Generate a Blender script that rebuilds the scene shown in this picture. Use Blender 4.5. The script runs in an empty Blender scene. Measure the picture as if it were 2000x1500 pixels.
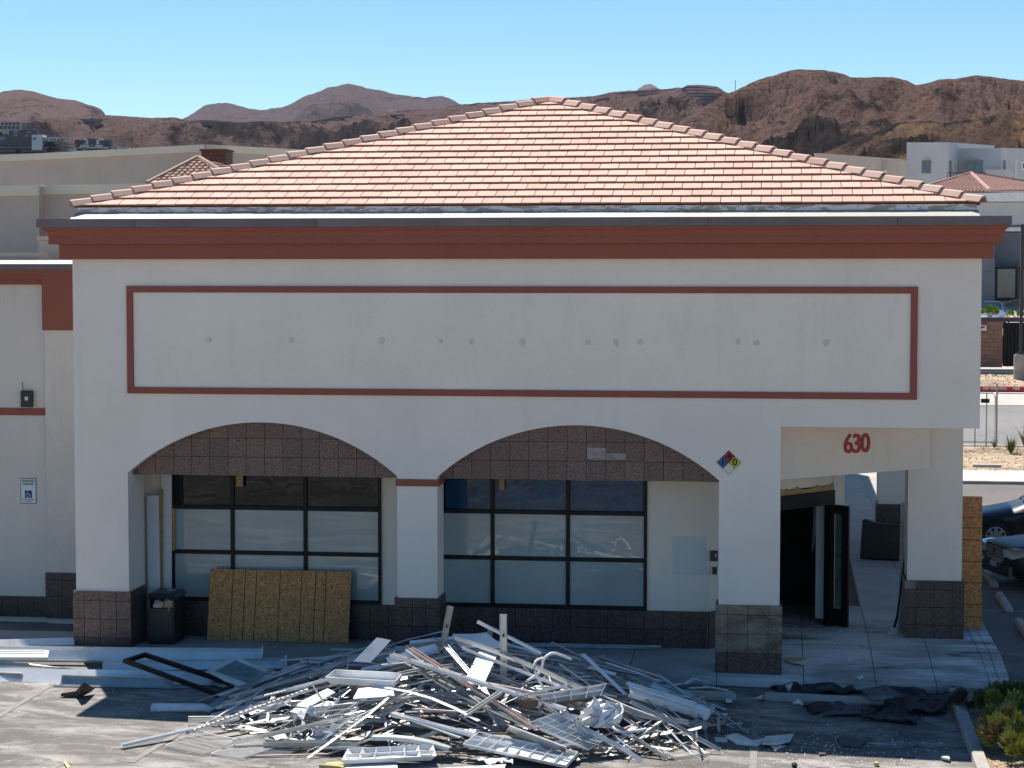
import bpy, bmesh, math, random
import numpy as np
from mathutils import Vector, Matrix, noise

random.seed(7)
C = bpy.context.scene.collection
R = math.radians
sc = bpy.context.scene

# ------------------------------------------------------------------ camera
CAM = Vector((0.0, -33.0, 6.4))
YAW, PITCH, FPX = R(-7.55), R(3.177), 4000.0
FW = Vector((math.sin(YAW)*math.cos(PITCH), math.cos(YAW)*math.cos(PITCH), -math.sin(PITCH)))
RT = Vector((math.cos(YAW), -math.sin(YAW), 0.0))
UP = RT.cross(FW)
cd = bpy.data.cameras.new('camera'); co = bpy.data.objects.new('camera', cd); C.objects.link(co)
co.location = CAM
co.matrix_world = Matrix.Translation(CAM) @ Matrix((RT, UP, -FW)).transposed().to_4x4()
cd.sensor_width = 36.0; cd.lens = FPX/2000*36.0
cd.clip_start = 0.5; cd.clip_end = 40000
sc.camera = co

# ------------------------------------------------------------------ light
SUN = Vector((-2.07, 4.15, 7.25)).normalized()
w = bpy.data.worlds.new('World'); sc.world = w; w.use_nodes = True
nt = w.node_tree; bg = nt.nodes['Background']
sky = nt.nodes.new('ShaderNodeTexSky'); sky.sky_type = 'NISHITA'; sky.sun_disc = False
sky.sun_elevation = math.asin(SUN.z); sky.sun_rotation = math.atan2(SUN.x, SUN.y)
sky.altitude = 1500; sky.air_density = 0.8; sky.dust_density = 0.0; sky.ozone_density = 0.8
hs = nt.nodes.new('ShaderNodeHueSaturation'); hs.inputs['Saturation'].default_value = 1.28; hs.inputs['Hue'].default_value = .494
nt.links.new(sky.outputs[0], hs.inputs['Color']); nt.links.new(hs.outputs[0], bg.inputs[0]); bg.inputs[1].default_value = 0.054
sl = bpy.data.lights.new('sun', 'SUN'); so = bpy.data.objects.new('sun', sl); C.objects.link(so)
sl.energy = 3.2; sl.angle = R(0.5); sl.color = (1.0, 0.94, 0.86)
so.rotation_euler = SUN.to_track_quat('Z', 'Y').to_euler(); so.location = (0, 20, 40)
sc.view_settings.view_transform = 'Standard'; sc.view_settings.look = 'None'
sc.view_settings.gamma = 1.0; sc.view_settings.use_curve_mapping = False
sc.view_settings.exposure = 1.42

# ------------------------------------------------------------------ surveying: a photo pixel to a place
def pray(px, py): return FW + RT*((px-1000)/FPX) - UP*((py-750)/FPX)
def atY(px, py, y): d = pray(px, py); return CAM + d*((y-CAM.y)/d.y)
def atX(px, py, x): d = pray(px, py); return CAM + d*((x-CAM.x)/d.x)
def atZ(px, py, z): d = pray(px, py); return CAM + d*((z-CAM.z)/d.z)
def clamp(v, a, b): return max(a, min(b, v))
def pave(x, y):                      # height of the pavement round the shop
    return -.0185*(clamp(x, -18, 5)+6.4)*(1-clamp(y/1.7, 0, 1))
def lot(x, y): return pave(x, y)-.15
MC, MR = (-4.55, -3.35), (3.75, 2.9)  # debris heap
def heap(x, y):
    q = 1-((x-MC[0])/MR[0])**2-((y-MC[1])/MR[1])**2
    return lot(x, y)+(1.0*q**.9 if q > 0 else 0)
def onsurf(px, py, fn, lift=0.0):
    d = pray(px, py); t = 24.0
    for i in range(4000):
        p = CAM+d*t
        if p.z <= fn(p.x, p.y)+lift: return p
        t += .01 if t < 60 else .05
    return p
def onlot(px, py, lift=0.0): return onsurf(px, py, lot, lift)
def onpave(px, py, lift=0.0): return onsurf(px, py, pave, lift)
def onheap(px, py, lift=0.0): return onsurf(px, py, heap, lift)

# ------------------------------------------------------------------ materials
def newmat(name):
    m = bpy.data.materials.new(name); m.use_nodes = True
    return m, m.node_tree, m.node_tree.nodes['Principled BSDF']
def N(nt, t, **kw):
    n = nt.nodes.new(t)
    for k, v in kw.items():
        if k.startswith('i_'): n.inputs[k[2:].replace('_', ' ')].default_value = v
        elif k.startswith('n'): n.inputs[int(k[1:])].default_value = v
        else: setattr(n, k, v)
    return n
def L(nt, a, b): nt.links.new(a, b)
def c4(c): return (c[0], c[1], c[2], 1)
def mixc(nt, fac, a, b, mode='MIX'):
    m = nt.nodes.new('ShaderNodeMix'); m.data_type = 'RGBA'; m.blend_type = mode
    for s, v in ((0, fac), (6, a), (7, b)):
        if hasattr(v, 'links'): L(nt, v, m.inputs[s])
        elif s == 0: m.inputs[0].default_value = v
        else: m.inputs[s].default_value = c4(v)
    return m.outputs[2]
def ramp(nt, src, a, b, ca=(0,0,0), cb=(1,1,1)):
    r = nt.nodes.new('ShaderNodeValToRGB'); L(nt, src, r.inputs[0])
    e = r.color_ramp.elements; e[0].position = a; e[1].position = b; e[0].color = c4(ca); e[1].color = c4(cb)
    return r.outputs[0]
def world_vec(nt, scale=(1,1,1), loc=(0,0,0)):
    g = nt.nodes.new('ShaderNodeNewGeometry'); mp = nt.nodes.new('ShaderNodeMapping')
    L(nt, g.outputs['Position'], mp.inputs[0]); mp.inputs[3].default_value = scale; mp.inputs[1].default_value = loc
    return mp.outputs[0]
def obj_vec(nt, scale=(1,1,1), rnd=True):
    g = nt.nodes.new('ShaderNodeTexCoord'); mp = nt.nodes.new('ShaderNodeMapping')
    L(nt, g.outputs['Object'], mp.inputs[0]); mp.inputs[3].default_value = scale
    if rnd:
        oi = nt.nodes.new('ShaderNodeObjectInfo'); mu = N(nt, 'ShaderNodeMath', operation='MULTIPLY', n1=37.0)
        L(nt, oi.outputs['Random'], mu.inputs[0]); L(nt, mu.outputs[0], mp.inputs[1])
    return mp.outputs[0]
def noise_out(nt, vec, scale, detail=4, rough=.55, dist=0.0):
    n = N(nt, 'ShaderNodeTexNoise', i_Scale=scale, i_Detail=detail, i_Roughness=rough, i_Distortion=dist)
    L(nt, vec, n.inputs['Vector']); return n.outputs[0]
def bump(nt, bs, h, dist, strength=1.0, prev=None):
    b = N(nt, 'ShaderNodeBump', i_Strength=strength, i_Distance=dist); L(nt, h, b.inputs['Height'])
    if prev: L(nt, prev, b.inputs['Normal'])
    L(nt, b.outputs[0], bs.inputs['Normal']); return b.outputs[0]
def simple(name, col, rough=.6, metal=0.0, var=.12, scale=3.0, bscale=0, bdist=.001, spec=None, rnd=0.0, coat=0.0, world=False, dirt=None, dscale=1.2):
    """colour with soft mottling, optional per-piece tone, dirt patches and fine relief"""
    m, nt, bs = newmat(name)
    v = world_vec(nt) if world else obj_vec(nt)
    f = noise_out(nt, v, scale, 5, .6)
    lo = tuple(c*(1-var) for c in col); hi = tuple(min(1, c*(1+var)) for c in col)
    out = mixc(nt, ramp(nt, f, .3, .7), lo, hi)
    if dirt:
        d = ramp(nt, noise_out(nt, v, dscale, 6, .7, .4), .52, .72)
        out = mixc(nt, d, out, dirt)
    if rnd:
        oi = nt.nodes.new('ShaderNodeObjectInfo')
        hsv = nt.nodes.new('ShaderNodeHueSaturation'); mr = N(nt, 'ShaderNodeMapRange', n3=1-rnd, n4=1+rnd)
        L(nt, oi.outputs['Random'], mr.inputs[0]); L(nt, mr.outputs[0], hsv.inputs['Value']); L(nt, out, hsv.inputs['Color'])
        out = hsv.outputs[0]
    L(nt, out, bs.inputs['Base Color'])
    bs.inputs['Roughness'].default_value = rough; bs.inputs['Metallic'].default_value = metal
    if spec is not None: bs.inputs['Specular IOR Level'].default_value = spec
    if coat: bs.inputs['Coat Weight'].default_value = coat; bs.inputs['Coat Roughness'].default_value = .03
    if bscale: bump(nt, bs, noise_out(nt, v, bscale, 3, .6), bdist)
    return m
def stucco(name, col, stain=(.35,.31,.27), amt=.25):
    m, nt, bs = newmat(name); v = world_vec(nt)
    f = noise_out(nt, v, .7, 5, .6); out = mixc(nt, ramp(nt, f, .3, .7), tuple(c*.94 for c in col), tuple(c*1.04 for c in col))
    f2 = ramp(nt, noise_out(nt, world_vec(nt, (1.6, 1.6, .35)), 1.3, 6, .65), .55, .85)
    mu = N(nt, 'ShaderNodeMath', operation='MULTIPLY', n1=amt); L(nt, f2, mu.inputs[0])
    out = mixc(nt, mu.outputs[0], out, stain)
    f3 = noise_out(nt, v, 45, 3, .7)
    out = mixc(nt, .10, out, ramp(nt, f3, .35, .65), 'OVERLAY')
    L(nt, out, bs.inputs['Base Color']); bs.inputs['Roughness'].default_value = .9; bs.inputs['Specular IOR Level'].default_value = .2
    bump(nt, bs, noise_out(nt, v, 38, 4, .7), .006, .8)
    return m
def granite(name, a, b, c, dust=None):
    m, nt, bs = newmat(name); v = world_vec(nt)
    sp = noise_out(nt, v, 30, 4, .8)
    out = mixc(nt, ramp(nt, sp, .40, .60), a, b)
    vo = N(nt, 'ShaderNodeTexVoronoi', i_Scale=38.0); L(nt, v, vo.inputs['Vector'])
    out = mixc(nt, ramp(nt, vo.outputs['Distance'], .12, .28, (1,1,1), (0,0,0)), out, c)
    oi = nt.nodes.new('ShaderNodeObjectInfo'); hsv = nt.nodes.new('ShaderNodeHueSaturation')
    mr = N(nt, 'ShaderNodeMapRange', n3=.84, n4=1.16); L(nt, oi.outputs['Random'], mr.inputs[0]); L(nt, mr.outputs[0], hsv.inputs['Value'])
    L(nt, out, hsv.inputs['Color']); out = hsv.outputs[0]
    if dust:
        d = ramp(nt, noise_out(nt, world_vec(nt, (1, 1, 2.2)), 1.6, 5, .7, .5), .42, .7)
        mu = N(nt, 'ShaderNodeMath', operation='MULTIPLY', n1=.75); L(nt, d, mu.inputs[0])
        out = mixc(nt, mu.outputs[0], out, dust)
    L(nt, out, bs.inputs['Base Color']); bs.inputs['Roughness'].default_value = .38
    bump(nt, bs, sp, .0015, .6)
    return m
def osb_mat(name):
    m, nt, bs = newmat(name)
    tone = None; hs_ = []
    for k, (rz, sl, sw, th) in enumerate(((.15, 7, 46, .50), (.75, 8, 52, .56), (-.6, 8, 50, .56), (1.35, 7, 48, .58), (-1.2, 9, 60, .60), (-.15, 9, 66, .60))):
        g = nt.nodes.new('ShaderNodeTexCoord'); mp = nt.nodes.new('ShaderNodeMapping'); mp.vector_type = 'TEXTURE'
        L(nt, g.outputs['Object'], mp.inputs[0]); mp.inputs[2].default_value = (0, rz, 0); mp.inputs[3].default_value = (1/sl, 1, 1/sw); mp.inputs[1].default_value = (k*.37, k*2.0, k*.21)
        f = noise_out(nt, mp.outputs[0], 1.0, 2, .5); hs_.append(f)
        lo, hi = (((.47,.19,.055), (.65,.295,.10)), ((.33,.12,.03), (.53,.215,.065)), ((.61,.28,.095), (.81,.43,.18)), ((.22,.085,.02), (.40,.17,.045)), ((.66,.35,.125), (.84,.50,.23)), ((.13,.05,.012), (.26,.105,.028)))[k]
        c_ = ramp(nt, noise_out(nt, mp.outputs[0], 2.3, 2), .3, .7, lo, hi)
        tone = c_ if tone is None else mixc(nt, ramp(nt, f, th, th+.05), tone, c_)
    L(nt, tone, bs.inputs['Base Color']); bs.inputs['Roughness'].default_value = .75
    bump(nt, bs, hs_[1], .003, .8)
    return m

M = {}
M['stucco'] = stucco('stucco_cream', (.85, .755, .66), (.52,.44,.37))
M['stucco_panel'] = stucco('stucco_panel', (.86, .775, .665), (.5,.44,.37), amt=.3)
M['stucco_wing'] = stucco('stucco_wing', (.75, .665, .575), (.42,.36,.3), amt=.35)
M['red_trim'] = stucco('red_trim_paint', (.315, .105, .073), (.24,.08,.056), .3)
M['brown_metal'] = simple('coping_metal', (.15, .115, .115), .5, .0, .18, 1.5, rnd=.06)
M['white_membrane'] = simple('white_membrane', (.36, .34, .30), .6, 0, .05)
M['granite'] = granite('granite_dark', (.022,.013,.013), (.115,.072,.066), (.21,.14,.13))
M['granite_brown'] = granite('granite_brown', (.045,.024,.018), (.21,.12,.095), (.32,.21,.18))
M['granite_dusty'] = granite('granite_dusty', (.04,.026,.02), (.17,.12,.09), (.27,.2,.16), dust=(.34,.29,.23))
M['black_metal'] = simple('black_aluminium', (.007,.007,.0075), .45, 0, .3, spec=.25)
M['black_plastic'] = simple('black_plastic', (.010,.010,.012), .4, 0, .3, 3, dirt=(.03,.028,.026))
M['osb'] = osb_mat('osb_board')
M['ink'] = simple('ink_black', (.012,.010,.008), .8)
M['white_paint'] = simple('white_painted_metal', (.74,.745,.75), .42, 0, .06, 4, dirt=(.50,.47,.42), rnd=.08)
M['white_dull'] = simple('dull_white_metal', (.50,.51,.52), .45, 0, .12, 5, dirt=(.34,.31,.27), rnd=.2)
M['white_board'] = simple('white_board', (.72,.72,.72), .55, 0, .05, 4)
M['galv'] = simple('galvanised_steel', (.50,.51,.51), .38, .7, .14, 8, rnd=.12, bscale=12, bdist=.002)
M['galv_dull'] = simple('dull_galvanised_steel', (.40,.41,.40), .5, .55, .2, 6, rnd=.2, dirt=(.25,.19,.14))
M['rust'] = simple('pinkish_bare_pipe', (.60,.47,.42), .5, .2, .2, 8, dirt=(.36,.22,.17))
M['wire_white'] = simple('white_coated_wire', (.72,.69,.64), .5)
M['wood'] = simple('pale_wood', (.42,.26,.11), .7, 0, .2, 12)
M['felt'] = simple('black_roofing_felt', (.018,.019,.022), .8, 0, .35, 4, bscale=26, bdist=.004, dirt=(.10,.10,.105), dscale=3.0)
M['slab_dark'] = simple('dark_flat_sheet', (.07,.072,.08), .8, 0, .25, 4, dirt=(.25,.25,.25))
M['concrete'] = simple('concrete', (.36,.34,.31), .88, 0, .16, 2.2, bscale=40, bdist=.002, dirt=(.24,.22,.20), world=True)
M['drywall'] = simple('broken_plasterboard', (.72,.66,.57), .85, 0, .12, 6, bscale=14, bdist=.004, dirt=(.40,.30,.22), dscale=4)
M['yellow_foam'] = simple('yellow_foam', (.62,.48,.20), .9, 0, .2)
M['teal_glass'] = simple('wired_glass', (.10,.25,.255), .45, 0, .35, 5, dirt=(.30,.40,.41), dscale=2.5)
M['blue_paint'] = simple('blue_painted_metal', (.012,.03,.13), .35, 0, .25, 5, dirt=(.30,.34,.42), dscale=5)
M['sign_red'] = simple('sign_red', (.33,.018,.016), .5, 0, .1)
M['brown_vinyl'] = simple('dark_brown_scrap', (.085,.06,.045), .7, 0, .3)
M['glue'] = simple('glue_residue', (.36,.30,.27), .8, 0, .2, 20, dirt=(.15,.10,.085), dscale=12)
M['roof_gravel'] = simple('roof_gravel', (.22,.20,.18), .95, 0, .2, 6)
M['leaf'] = simple('leaf_green', (.085,.105,.022), .6, 0, .35, 9)
M['leaf_bright'] = simple('leaf_yellow_green', (.26,.27,.05), .6, 0, .3, 9)
M['leaf_dry'] = simple('leaf_dry_brown', (.21,.16,.075), .7, 0, .35, 9)
M['leaf_vivid'] = simple('leaf_vivid', (.14,.26,.02), .6, 0, .3, 9)
M['twig'] = simple('twig', (.10,.07,.045), .8)
M['grey_stucco'] = stucco('grey_stucco', (.50,.51,.52))
M['dark_stucco'] = stucco('dark_stucco', (.17,.18,.20), (.13,.13,.14))
M['beige_stucco'] = stucco('beige_stucco', (.50,.43,.365), (.40,.34,.29), .5)
M['tan_stucco'] = stucco('tan_stucco', (.48,.43,.36), (.4,.34,.28), .4)
M['house_white'] = simple('house_white', (.72,.72,.70), .8)
M['house_dark'] = simple('house_dark', (.07,.06,.065), .8, 0, .3)
M['glass_far'] = simple('far_window_glass', (.03,.075,.10), .08, 0, .3, spec=.8)
M['frame_grey'] = simple('grey_window_trim', (.19,.19,.18), .6)
M['brick_dark'] = simple('dark_brick', (.12,.055,.04), .9, 0, .25, 8, rnd=.15)
M['cmu'] = simple('brown_block', (.30,.165,.115), .9, 0, .15, 6, rnd=.08, bscale=30, bdist=.004)
M['red_kerb'] = simple('red_kerb_paint', (.42,.035,.035), .7, 0, .15, 4, dirt=(.36,.22,.2))
M['white_line'] = simple('line_paint', (.62,.61,.58), .8, 0, .1, 5, dirt=(.22,.21,.2), dscale=9)
M['worn_line'] = simple('worn_line_paint', (.215,.205,.19), .85, 0, .15, 5, dirt=(.125,.117,.108), dscale=6)
M['sg_line'] = simple('kerb_lettering_paint', (.66,.62,.58), .8, 0, .1)
M['chain'] = simple('fence_wire', (.32,.32,.31), .5, .5)
M['post_dark'] = simple('dark_bronze_paint', (.035,.03,.028), .5)
M['tyre'] = simple('tyre_rubber', (.014,.014,.015), .8)
M['rim'] = simple('alloy_rim', (.55,.55,.56), .3, .8)
M['navy_car'] = simple('dark_navy_car_paint', (.006,.007,.012), .35, .0, .1, coat=.2, spec=.3)
M['grey_car'] = simple('dark_blue_grey_car_paint', (.008,.010,.014), .4, .0, .1, coat=.08, spec=.25)
M['silver_car'] = simple('silver_car_paint', (.30,.31,.33), .25, .5, .05, coat=.6)
M['car_glass'] = simple('car_glass', (.012,.02,.03), .03, 0, .1, spec=.9)
M['chrome'] = simple('chrome', (.75,.75,.76), .12, 1.0, .05)
M['lens'] = simple('headlamp_lens', (.42,.43,.40), .1, 0, .3, spec=.8, coat=1)
M['tail_red'] = simple('tail_lamp_red', (.30,.01,.012), .2, coat=1)
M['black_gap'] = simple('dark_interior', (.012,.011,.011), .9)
def roof_mat(name, island=False):
    m, nt, bs = newmat(name); v = obj_vec(nt, rnd=not island)
    if island:
        g = nt.nodes.new('ShaderNodeNewGeometry'); rv = g.outputs['Random Per Island']
    else:
        oi = nt.nodes.new('ShaderNodeObjectInfo'); rv = oi.outputs['Random']
    out = ramp(nt, rv, 0, 1, (.50,.295,.23), (.58,.385,.31))
    f = ramp(nt, noise_out(nt, world_vec(nt, (1, .5, .5)), 5, 6, .7, .6), .40, .68)
    mu = N(nt, 'ShaderNodeMath', operation='MULTIPLY', n1=.55); L(nt, f, mu.inputs[0])
    out = mixc(nt, mu.outputs[0], out, (.56,.41,.33))
    f = ramp(nt, noise_out(nt, world_vec(nt), 11, 5, .7), .60, .74)
    mu = N(nt, 'ShaderNodeMath', operation='MULTIPLY', n1=.45); L(nt, f, mu.inputs[0])
    out = mixc(nt, mu.outputs[0], out, (.42,.25,.175))
    L(nt, out, bs.inputs['Base Color']); bs.inputs['Roughness'].default_value = .85
    bump(nt, bs, noise_out(nt, world_vec(nt), 60, 3, .7), .003)
    return m
M['roof_butt'] = simple('tile_edge_bounce_tint', (.40,.135,.075), .9, 0, .2, 8)  # butt faces: warm bounce light from sunlit tiles below put into the colour
M['roof'] = roof_mat('clay_roof_tile'); M['roof_is'] = roof_mat('clay_roof_tile_joined', True)
M['roof_edge'] = simple('tile_underlay', (.16,.07,.045), .9)
M['far_roof'] = simple('far_clay_tile', (.42,.25,.20), .85, 0, .25, 8)
M['far_roof_brown'] = simple('far_brown_tile', (.30,.18,.13), .85, 0, .3, 8)
def peel_mat():
    m, nt, bs = newmat('peeling_fascia_paint')
    f = ramp(nt, noise_out(nt, world_vec(nt, (.5, 1, 2)), 5, 7, .75, 1.0), .47, .52)
    L(nt, mixc(nt, f, (.42,.33,.26), (.80,.77,.70)), bs.inputs['Base Color']); bs.inputs['Roughness'].default_value = .8
    return m
M['peel'] = peel_mat()
def frosted():
    m, nt, bs = newmat('frosted_window_film')
    v = world_vec(nt, (1, 1, .6)); f = noise_out(nt, v, .8, 4)
    L(nt, mixc(nt, ramp(nt, f, .35, .7), (.29,.345,.345), (.37,.43,.425)), bs.inputs['Base Color'])
    bs.inputs['Roughness'].default_value = .5; bs.inputs['Coat Weight'].default_value = 1; bs.inputs['Coat Roughness'].default_value = .02
    bs.inputs['Coat IOR'].default_value = 1.7
    return m
M['frosted'] = frosted()
def glass():
    m, nt, bs = newmat('clear_shop_glass')
    o = nt.nodes['Material Output']; tr = N(nt, 'ShaderNodeBsdfTransparent'); tr.inputs[0].default_value = (.62,.70,.68,1)
    gl = N(nt, 'ShaderNodeBsdfGlossy'); gl.inputs['Roughness'].default_value = .015
    fr = N(nt, 'ShaderNodeFresnel', i_IOR=1.45); mx = nt.nodes.new('ShaderNodeMixShader')
    wv = noise_out(nt, world_vec(nt), 1.1, 2)
    b = N(nt, 'ShaderNodeBump', i_Strength=.25, i_Distance=.02); L(nt, wv, b.inputs['Height']); L(nt, b.outputs[0], gl.inputs['Normal'])
    L(nt, fr.outputs[0], mx.inputs[0]); L(nt, tr.outputs[0], mx.inputs[1]); L(nt, gl.outputs[0], mx.inputs[2]); L(nt, mx.outputs[0], o.inputs[0])
    return m
M['glass'] = glass()
M['tarp'] = simple('blue_tarpaulin', (.05,.28,.95), .3, 0, .35, 2.5, bscale=3, bdist=.06)
def asphalt():
    m, nt, bs = newmat('worn_asphalt')
    v = world_vec(nt)
    out = mixc(nt, ramp(nt, noise_out(nt, v, .45, 6, .65), .3, .7), (.145,.135,.125), (.235,.218,.198))
    out = mixc(nt, ramp(nt, noise_out(nt, v, 130, 2, .8), .35, .75), tuple(.6*x for x in (.11,.10,.095)), out)
    # tyre scuffs
    sc_ = ramp(nt, noise_out(nt, world_vec(nt, (.35, 2.2, 1), (3, 1, 0)), .8, 6, .7, .8), .56, .72)
    mu = N(nt, 'ShaderNodeMath', operation='MULTIPLY', n1=.7); L(nt, sc_, mu.inputs[0])
    out = mixc(nt, mu.outputs[0], out, (.085,.078,.073))
    # chalky plaster dust, thick in patches
    d = ramp(nt, noise_out(nt, world_vec(nt, (.8, 1.7, 1), (11, 4, 0)), .75, 7, .72, .5),   .46, .66)
    g = nt.nodes.new('ShaderNodeNewGeometry'); sp = nt.nodes.new('ShaderNodeSeparateXYZ'); L(nt, g.outputs['Position'], sp.inputs[0])
    mr = N(nt, 'ShaderNodeMapRange', n1=6.0, n2=-2.0, n3=0.0, n4=.75); L(nt, sp.outputs[1], mr.inputs[0])
    mu = N(nt, 'ShaderNodeMath', operation='MULTIPLY'); L(nt, d, mu.inputs[0]); L(nt, mr.outputs[0], mu.inputs[1])
    out = mixc(nt, mu.outputs[0], out, (.42,.395,.36))
    d2 = ramp(nt, noise_out(nt, world_vec(nt, (1, 1.7, 1), (2, 9, 0)), 2.2, 6, .75, .6), .61, .70)
    mu = N(nt, 'ShaderNodeMath', operation='MULTIPLY'); L(nt, d2, mu.inputs[0]); L(nt, mr.outputs[0], mu.inputs[1])
    out = mixc(nt, mu.outputs[0], out, (.6,.57,.53))
    # cracks
    vo = N(nt, 'ShaderNodeTexVoronoi', feature='DISTANCE_TO_EDGE', i_Scale=.28)
    vv = nt.nodes.new('ShaderNodeVectorMath'); vv.operation = 'ADD'
    nz = N(nt, 'ShaderNodeTexNoise', i_Scale=1.3, i_Detail=5.0); L(nt, v, nz.inputs['Vector']); L(nt, v, vv.inputs[0]); L(nt, nz.outputs['Color'], vv.inputs[1])
    L(nt, vv.outputs[0], vo.inputs['Vector'])
    cr = ramp(nt, vo.outputs['Distance'], .002, .008, (1,1,1), (0,0,0))
    mu = N(nt, 'ShaderNodeMath', operation='MULTIPLY', n1=.6); L(nt, cr, mu.inputs[0])
    out = mixc(nt, mu.outputs[0], out, (.03,.03,.03))
    L(nt, out, bs.inputs['Base Color']); bs.inputs['Roughness'].default_value = .85
    bump(nt, bs, noise_out(nt, v, 90, 3, .8), .006, .8)
    return m
M['asphalt'] = asphalt()
def slab_mat():
    m, nt, bs = newmat('pavement_concrete'); v = world_vec(nt)
    out = mixc(nt, ramp(nt, noise_out(nt, v, .8, 6, .65), .3, .7), (.29,.275,.255), (.41,.39,.365))
    g = nt.nodes.new('ShaderNodeNewGeometry'); sp = nt.nodes.new('ShaderNodeSeparateXYZ'); L(nt, g.outputs['Position'], sp.inputs[0])
    # dragged grime and plaster dust by the entrance (diagonal streaks)
    mp = nt.nodes.new('ShaderNodeMapping'); L(nt, g.outputs['Position'], mp.inputs[0]); mp.inputs[2].default_value = (0, 0, R(64)); mp.inputs[3].default_value = (.30, 1.1, 1)
    st = noise_out(nt, mp.outputs[0], .9, 6, .65, .35)
    near = N(nt, 'ShaderNodeMapRange', n1=-2.0, n2=.2, n3=0.0, n4=1.0); L(nt, sp.outputs[0], near.inputs[0])
    far = N(nt, 'ShaderNodeMapRange', n1=6.0, n2=3.2, n3=0.0, n4=1.0); L(nt, sp.outputs[1], far.inputs[0])
    mk = N(nt, 'ShaderNodeMath', operation='MULTIPLY'); L(nt, near.outputs[0], mk.inputs[0]); L(nt, far.outputs[0], mk.inputs[1])
    a = N(nt, 'ShaderNodeMath', operation='MULTIPLY'); L(nt, ramp(nt, st, .44, .56), a.inputs[0]); L(nt, mk.outputs[0], a.inputs[1])
    out = mixc(nt, a.outputs[0], out, (.70,.68,.65))
    b = N(nt, 'ShaderNodeMath', operation='MULTIPLY'); L(nt, ramp(nt, st, .33, .41, (1,1,1), (0,0,0)), b.inputs[0]); L(nt, mk.outputs[0], b.inputs[1])
    out = mixc(nt, b.outputs[0], out, (.03,.03,.034))
    oi = nt.nodes.new('ShaderNodeObjectInfo'); hsv = nt.nodes.new('ShaderNodeHueSaturation')
    mr = N(nt, 'ShaderNodeMapRange', n3=.93, n4=1.07); L(nt, oi.outputs['Random'], mr.inputs[0]); L(nt, mr.outputs[0], hsv.inputs['Value']); L(nt, out, hsv.inputs['Color'])
    L(nt, hsv.outputs[0], bs.inputs['Base Color']); bs.inputs['Roughness'].default_value = .85
    bump(nt, bs, noise_out(nt, v, 50, 3, .7), .003)
    return m
M['slab'] = slab_mat()
M['pale_concrete'] = simple('pale_far_concrete', (.50,.47,.42), .9, 0, .08, .6, world=True)
M['street'] = simple('far_street_asphalt', (.20,.195,.19), .9, 0, .12, .3, world=True, dirt=(.14,.135,.13), dscale=.5)
def gravel_mat(name, a, b, scale):
    m, nt, bs = newmat(name); v = world_vec(nt)
    vo = N(nt, 'ShaderNodeTexVoronoi', i_Scale=scale); L(nt, v, vo.inputs['Vector'])
    sep = nt.nodes.new('ShaderNodeSeparateColor'); L(nt, vo.outputs['Color'], sep.inputs[0])
    out = mixc(nt, sep.outputs[0], a, b)
    out = mixc(nt, ramp(nt, noise_out(nt, v, .9, 5), .45, .7), out, tuple(.6*x for x in a))
    L(nt, out, bs.inputs['Base Color']); bs.inputs['Roughness'].default_value = .95
    bump(nt, bs, vo.outputs['Distance'], .03, -1.0 if False else 1.0)
    return m
M['gravel'] = gravel_mat('tan_gravel', (.27,.19,.115), (.48,.37,.25), 26)
M['gravel_far'] = gravel_mat('tan_gravel_bank', (.30,.22,.14), (.50,.39,.27), 6)
M['stone_bit'] = simple('gravel_stone', (.42,.32,.22), .9, 0, .3, 30)
M['rubble'] = simple('plaster_crumb', (.66,.62,.55), .9, 0, .2, 20)
M['dirt'] = simple('desert_dirt', (.40,.335,.27), .95, 0, .2, .02, world=True)
def hill_mat(name, rock, scree, grass, gamt, scale=1.0):
    m, nt, bs = newmat(name); v = world_vec(nt)
    at = nt.nodes.new('ShaderNodeAttribute'); at.attribute_name = 'rock'
    f = noise_out(nt, v, .06*scale, 9, .75, .3)
    ad = N(nt, 'ShaderNodeMath', operation='ADD'); L(nt, f, ad.inputs[0]); am = N(nt, 'ShaderNodeMath', operation='MULTIPLY', n1=.42); L(nt, at.outputs['Fac'], am.inputs[0]); L(nt, am.outputs[0], ad.inputs[1])
    out = mixc(nt, ramp(nt, ad.outputs[0], .56, .66), scree, rock)
    f2 = ramp(nt, noise_out(nt, v, .014*scale, 6, .7), .5, .66)
    mu = N(nt, 'ShaderNodeMath', operation='MULTIPLY', n1=gamt); L(nt, f2, mu.inputs[0])
    m2 = N(nt, 'ShaderNodeMath', operation='MULTIPLY'); L(nt, mu.outputs[0], m2.inputs[0]); L(nt, ramp(nt, ad.outputs[0], .60, .80, (1,1,1), (0,0,0)), m2.inputs[1])
    out = mixc(nt, m2.outputs[0], out, grass)
    # scrub and boulders as fine dark specks, pale outcrops
    sp = noise_out(nt, v, .42*scale, 4, .8)
    mu = N(nt, 'ShaderNodeMath', operation='MULTIPLY', n1=.75); L(nt, ramp(nt, sp, .40, .47, (1,1,1), (0,0,0)), mu.inputs[0])
    out = mixc(nt, mu.outputs[0], out, tuple(.7*x for x in rock))
    mu = N(nt, 'ShaderNodeMath', operation='MULTIPLY', n1=.5); L(nt, ramp(nt, sp, .58, .70), mu.inputs[0])
    out = mixc(nt, mu.outputs[0], out, tuple(min(1, 1.35*x) for x in scree))
    L(nt, out, bs.inputs['Base Color']); bs.inputs['Roughness'].default_value = .95; bs.inputs['Specular IOR Level'].default_value = .1
    vo = N(nt, 'ShaderNodeTexVoronoi', i_Scale=.16*scale); L(nt, v, vo.inputs['Vector'])
    b1 = bump(nt, bs, vo.outputs['Distance'], 3.0/scale, .5)
    bump(nt, bs, noise_out(nt, v, .12*scale, 9, .8), 14.0/scale, 1.0, b1)
    return m

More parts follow.
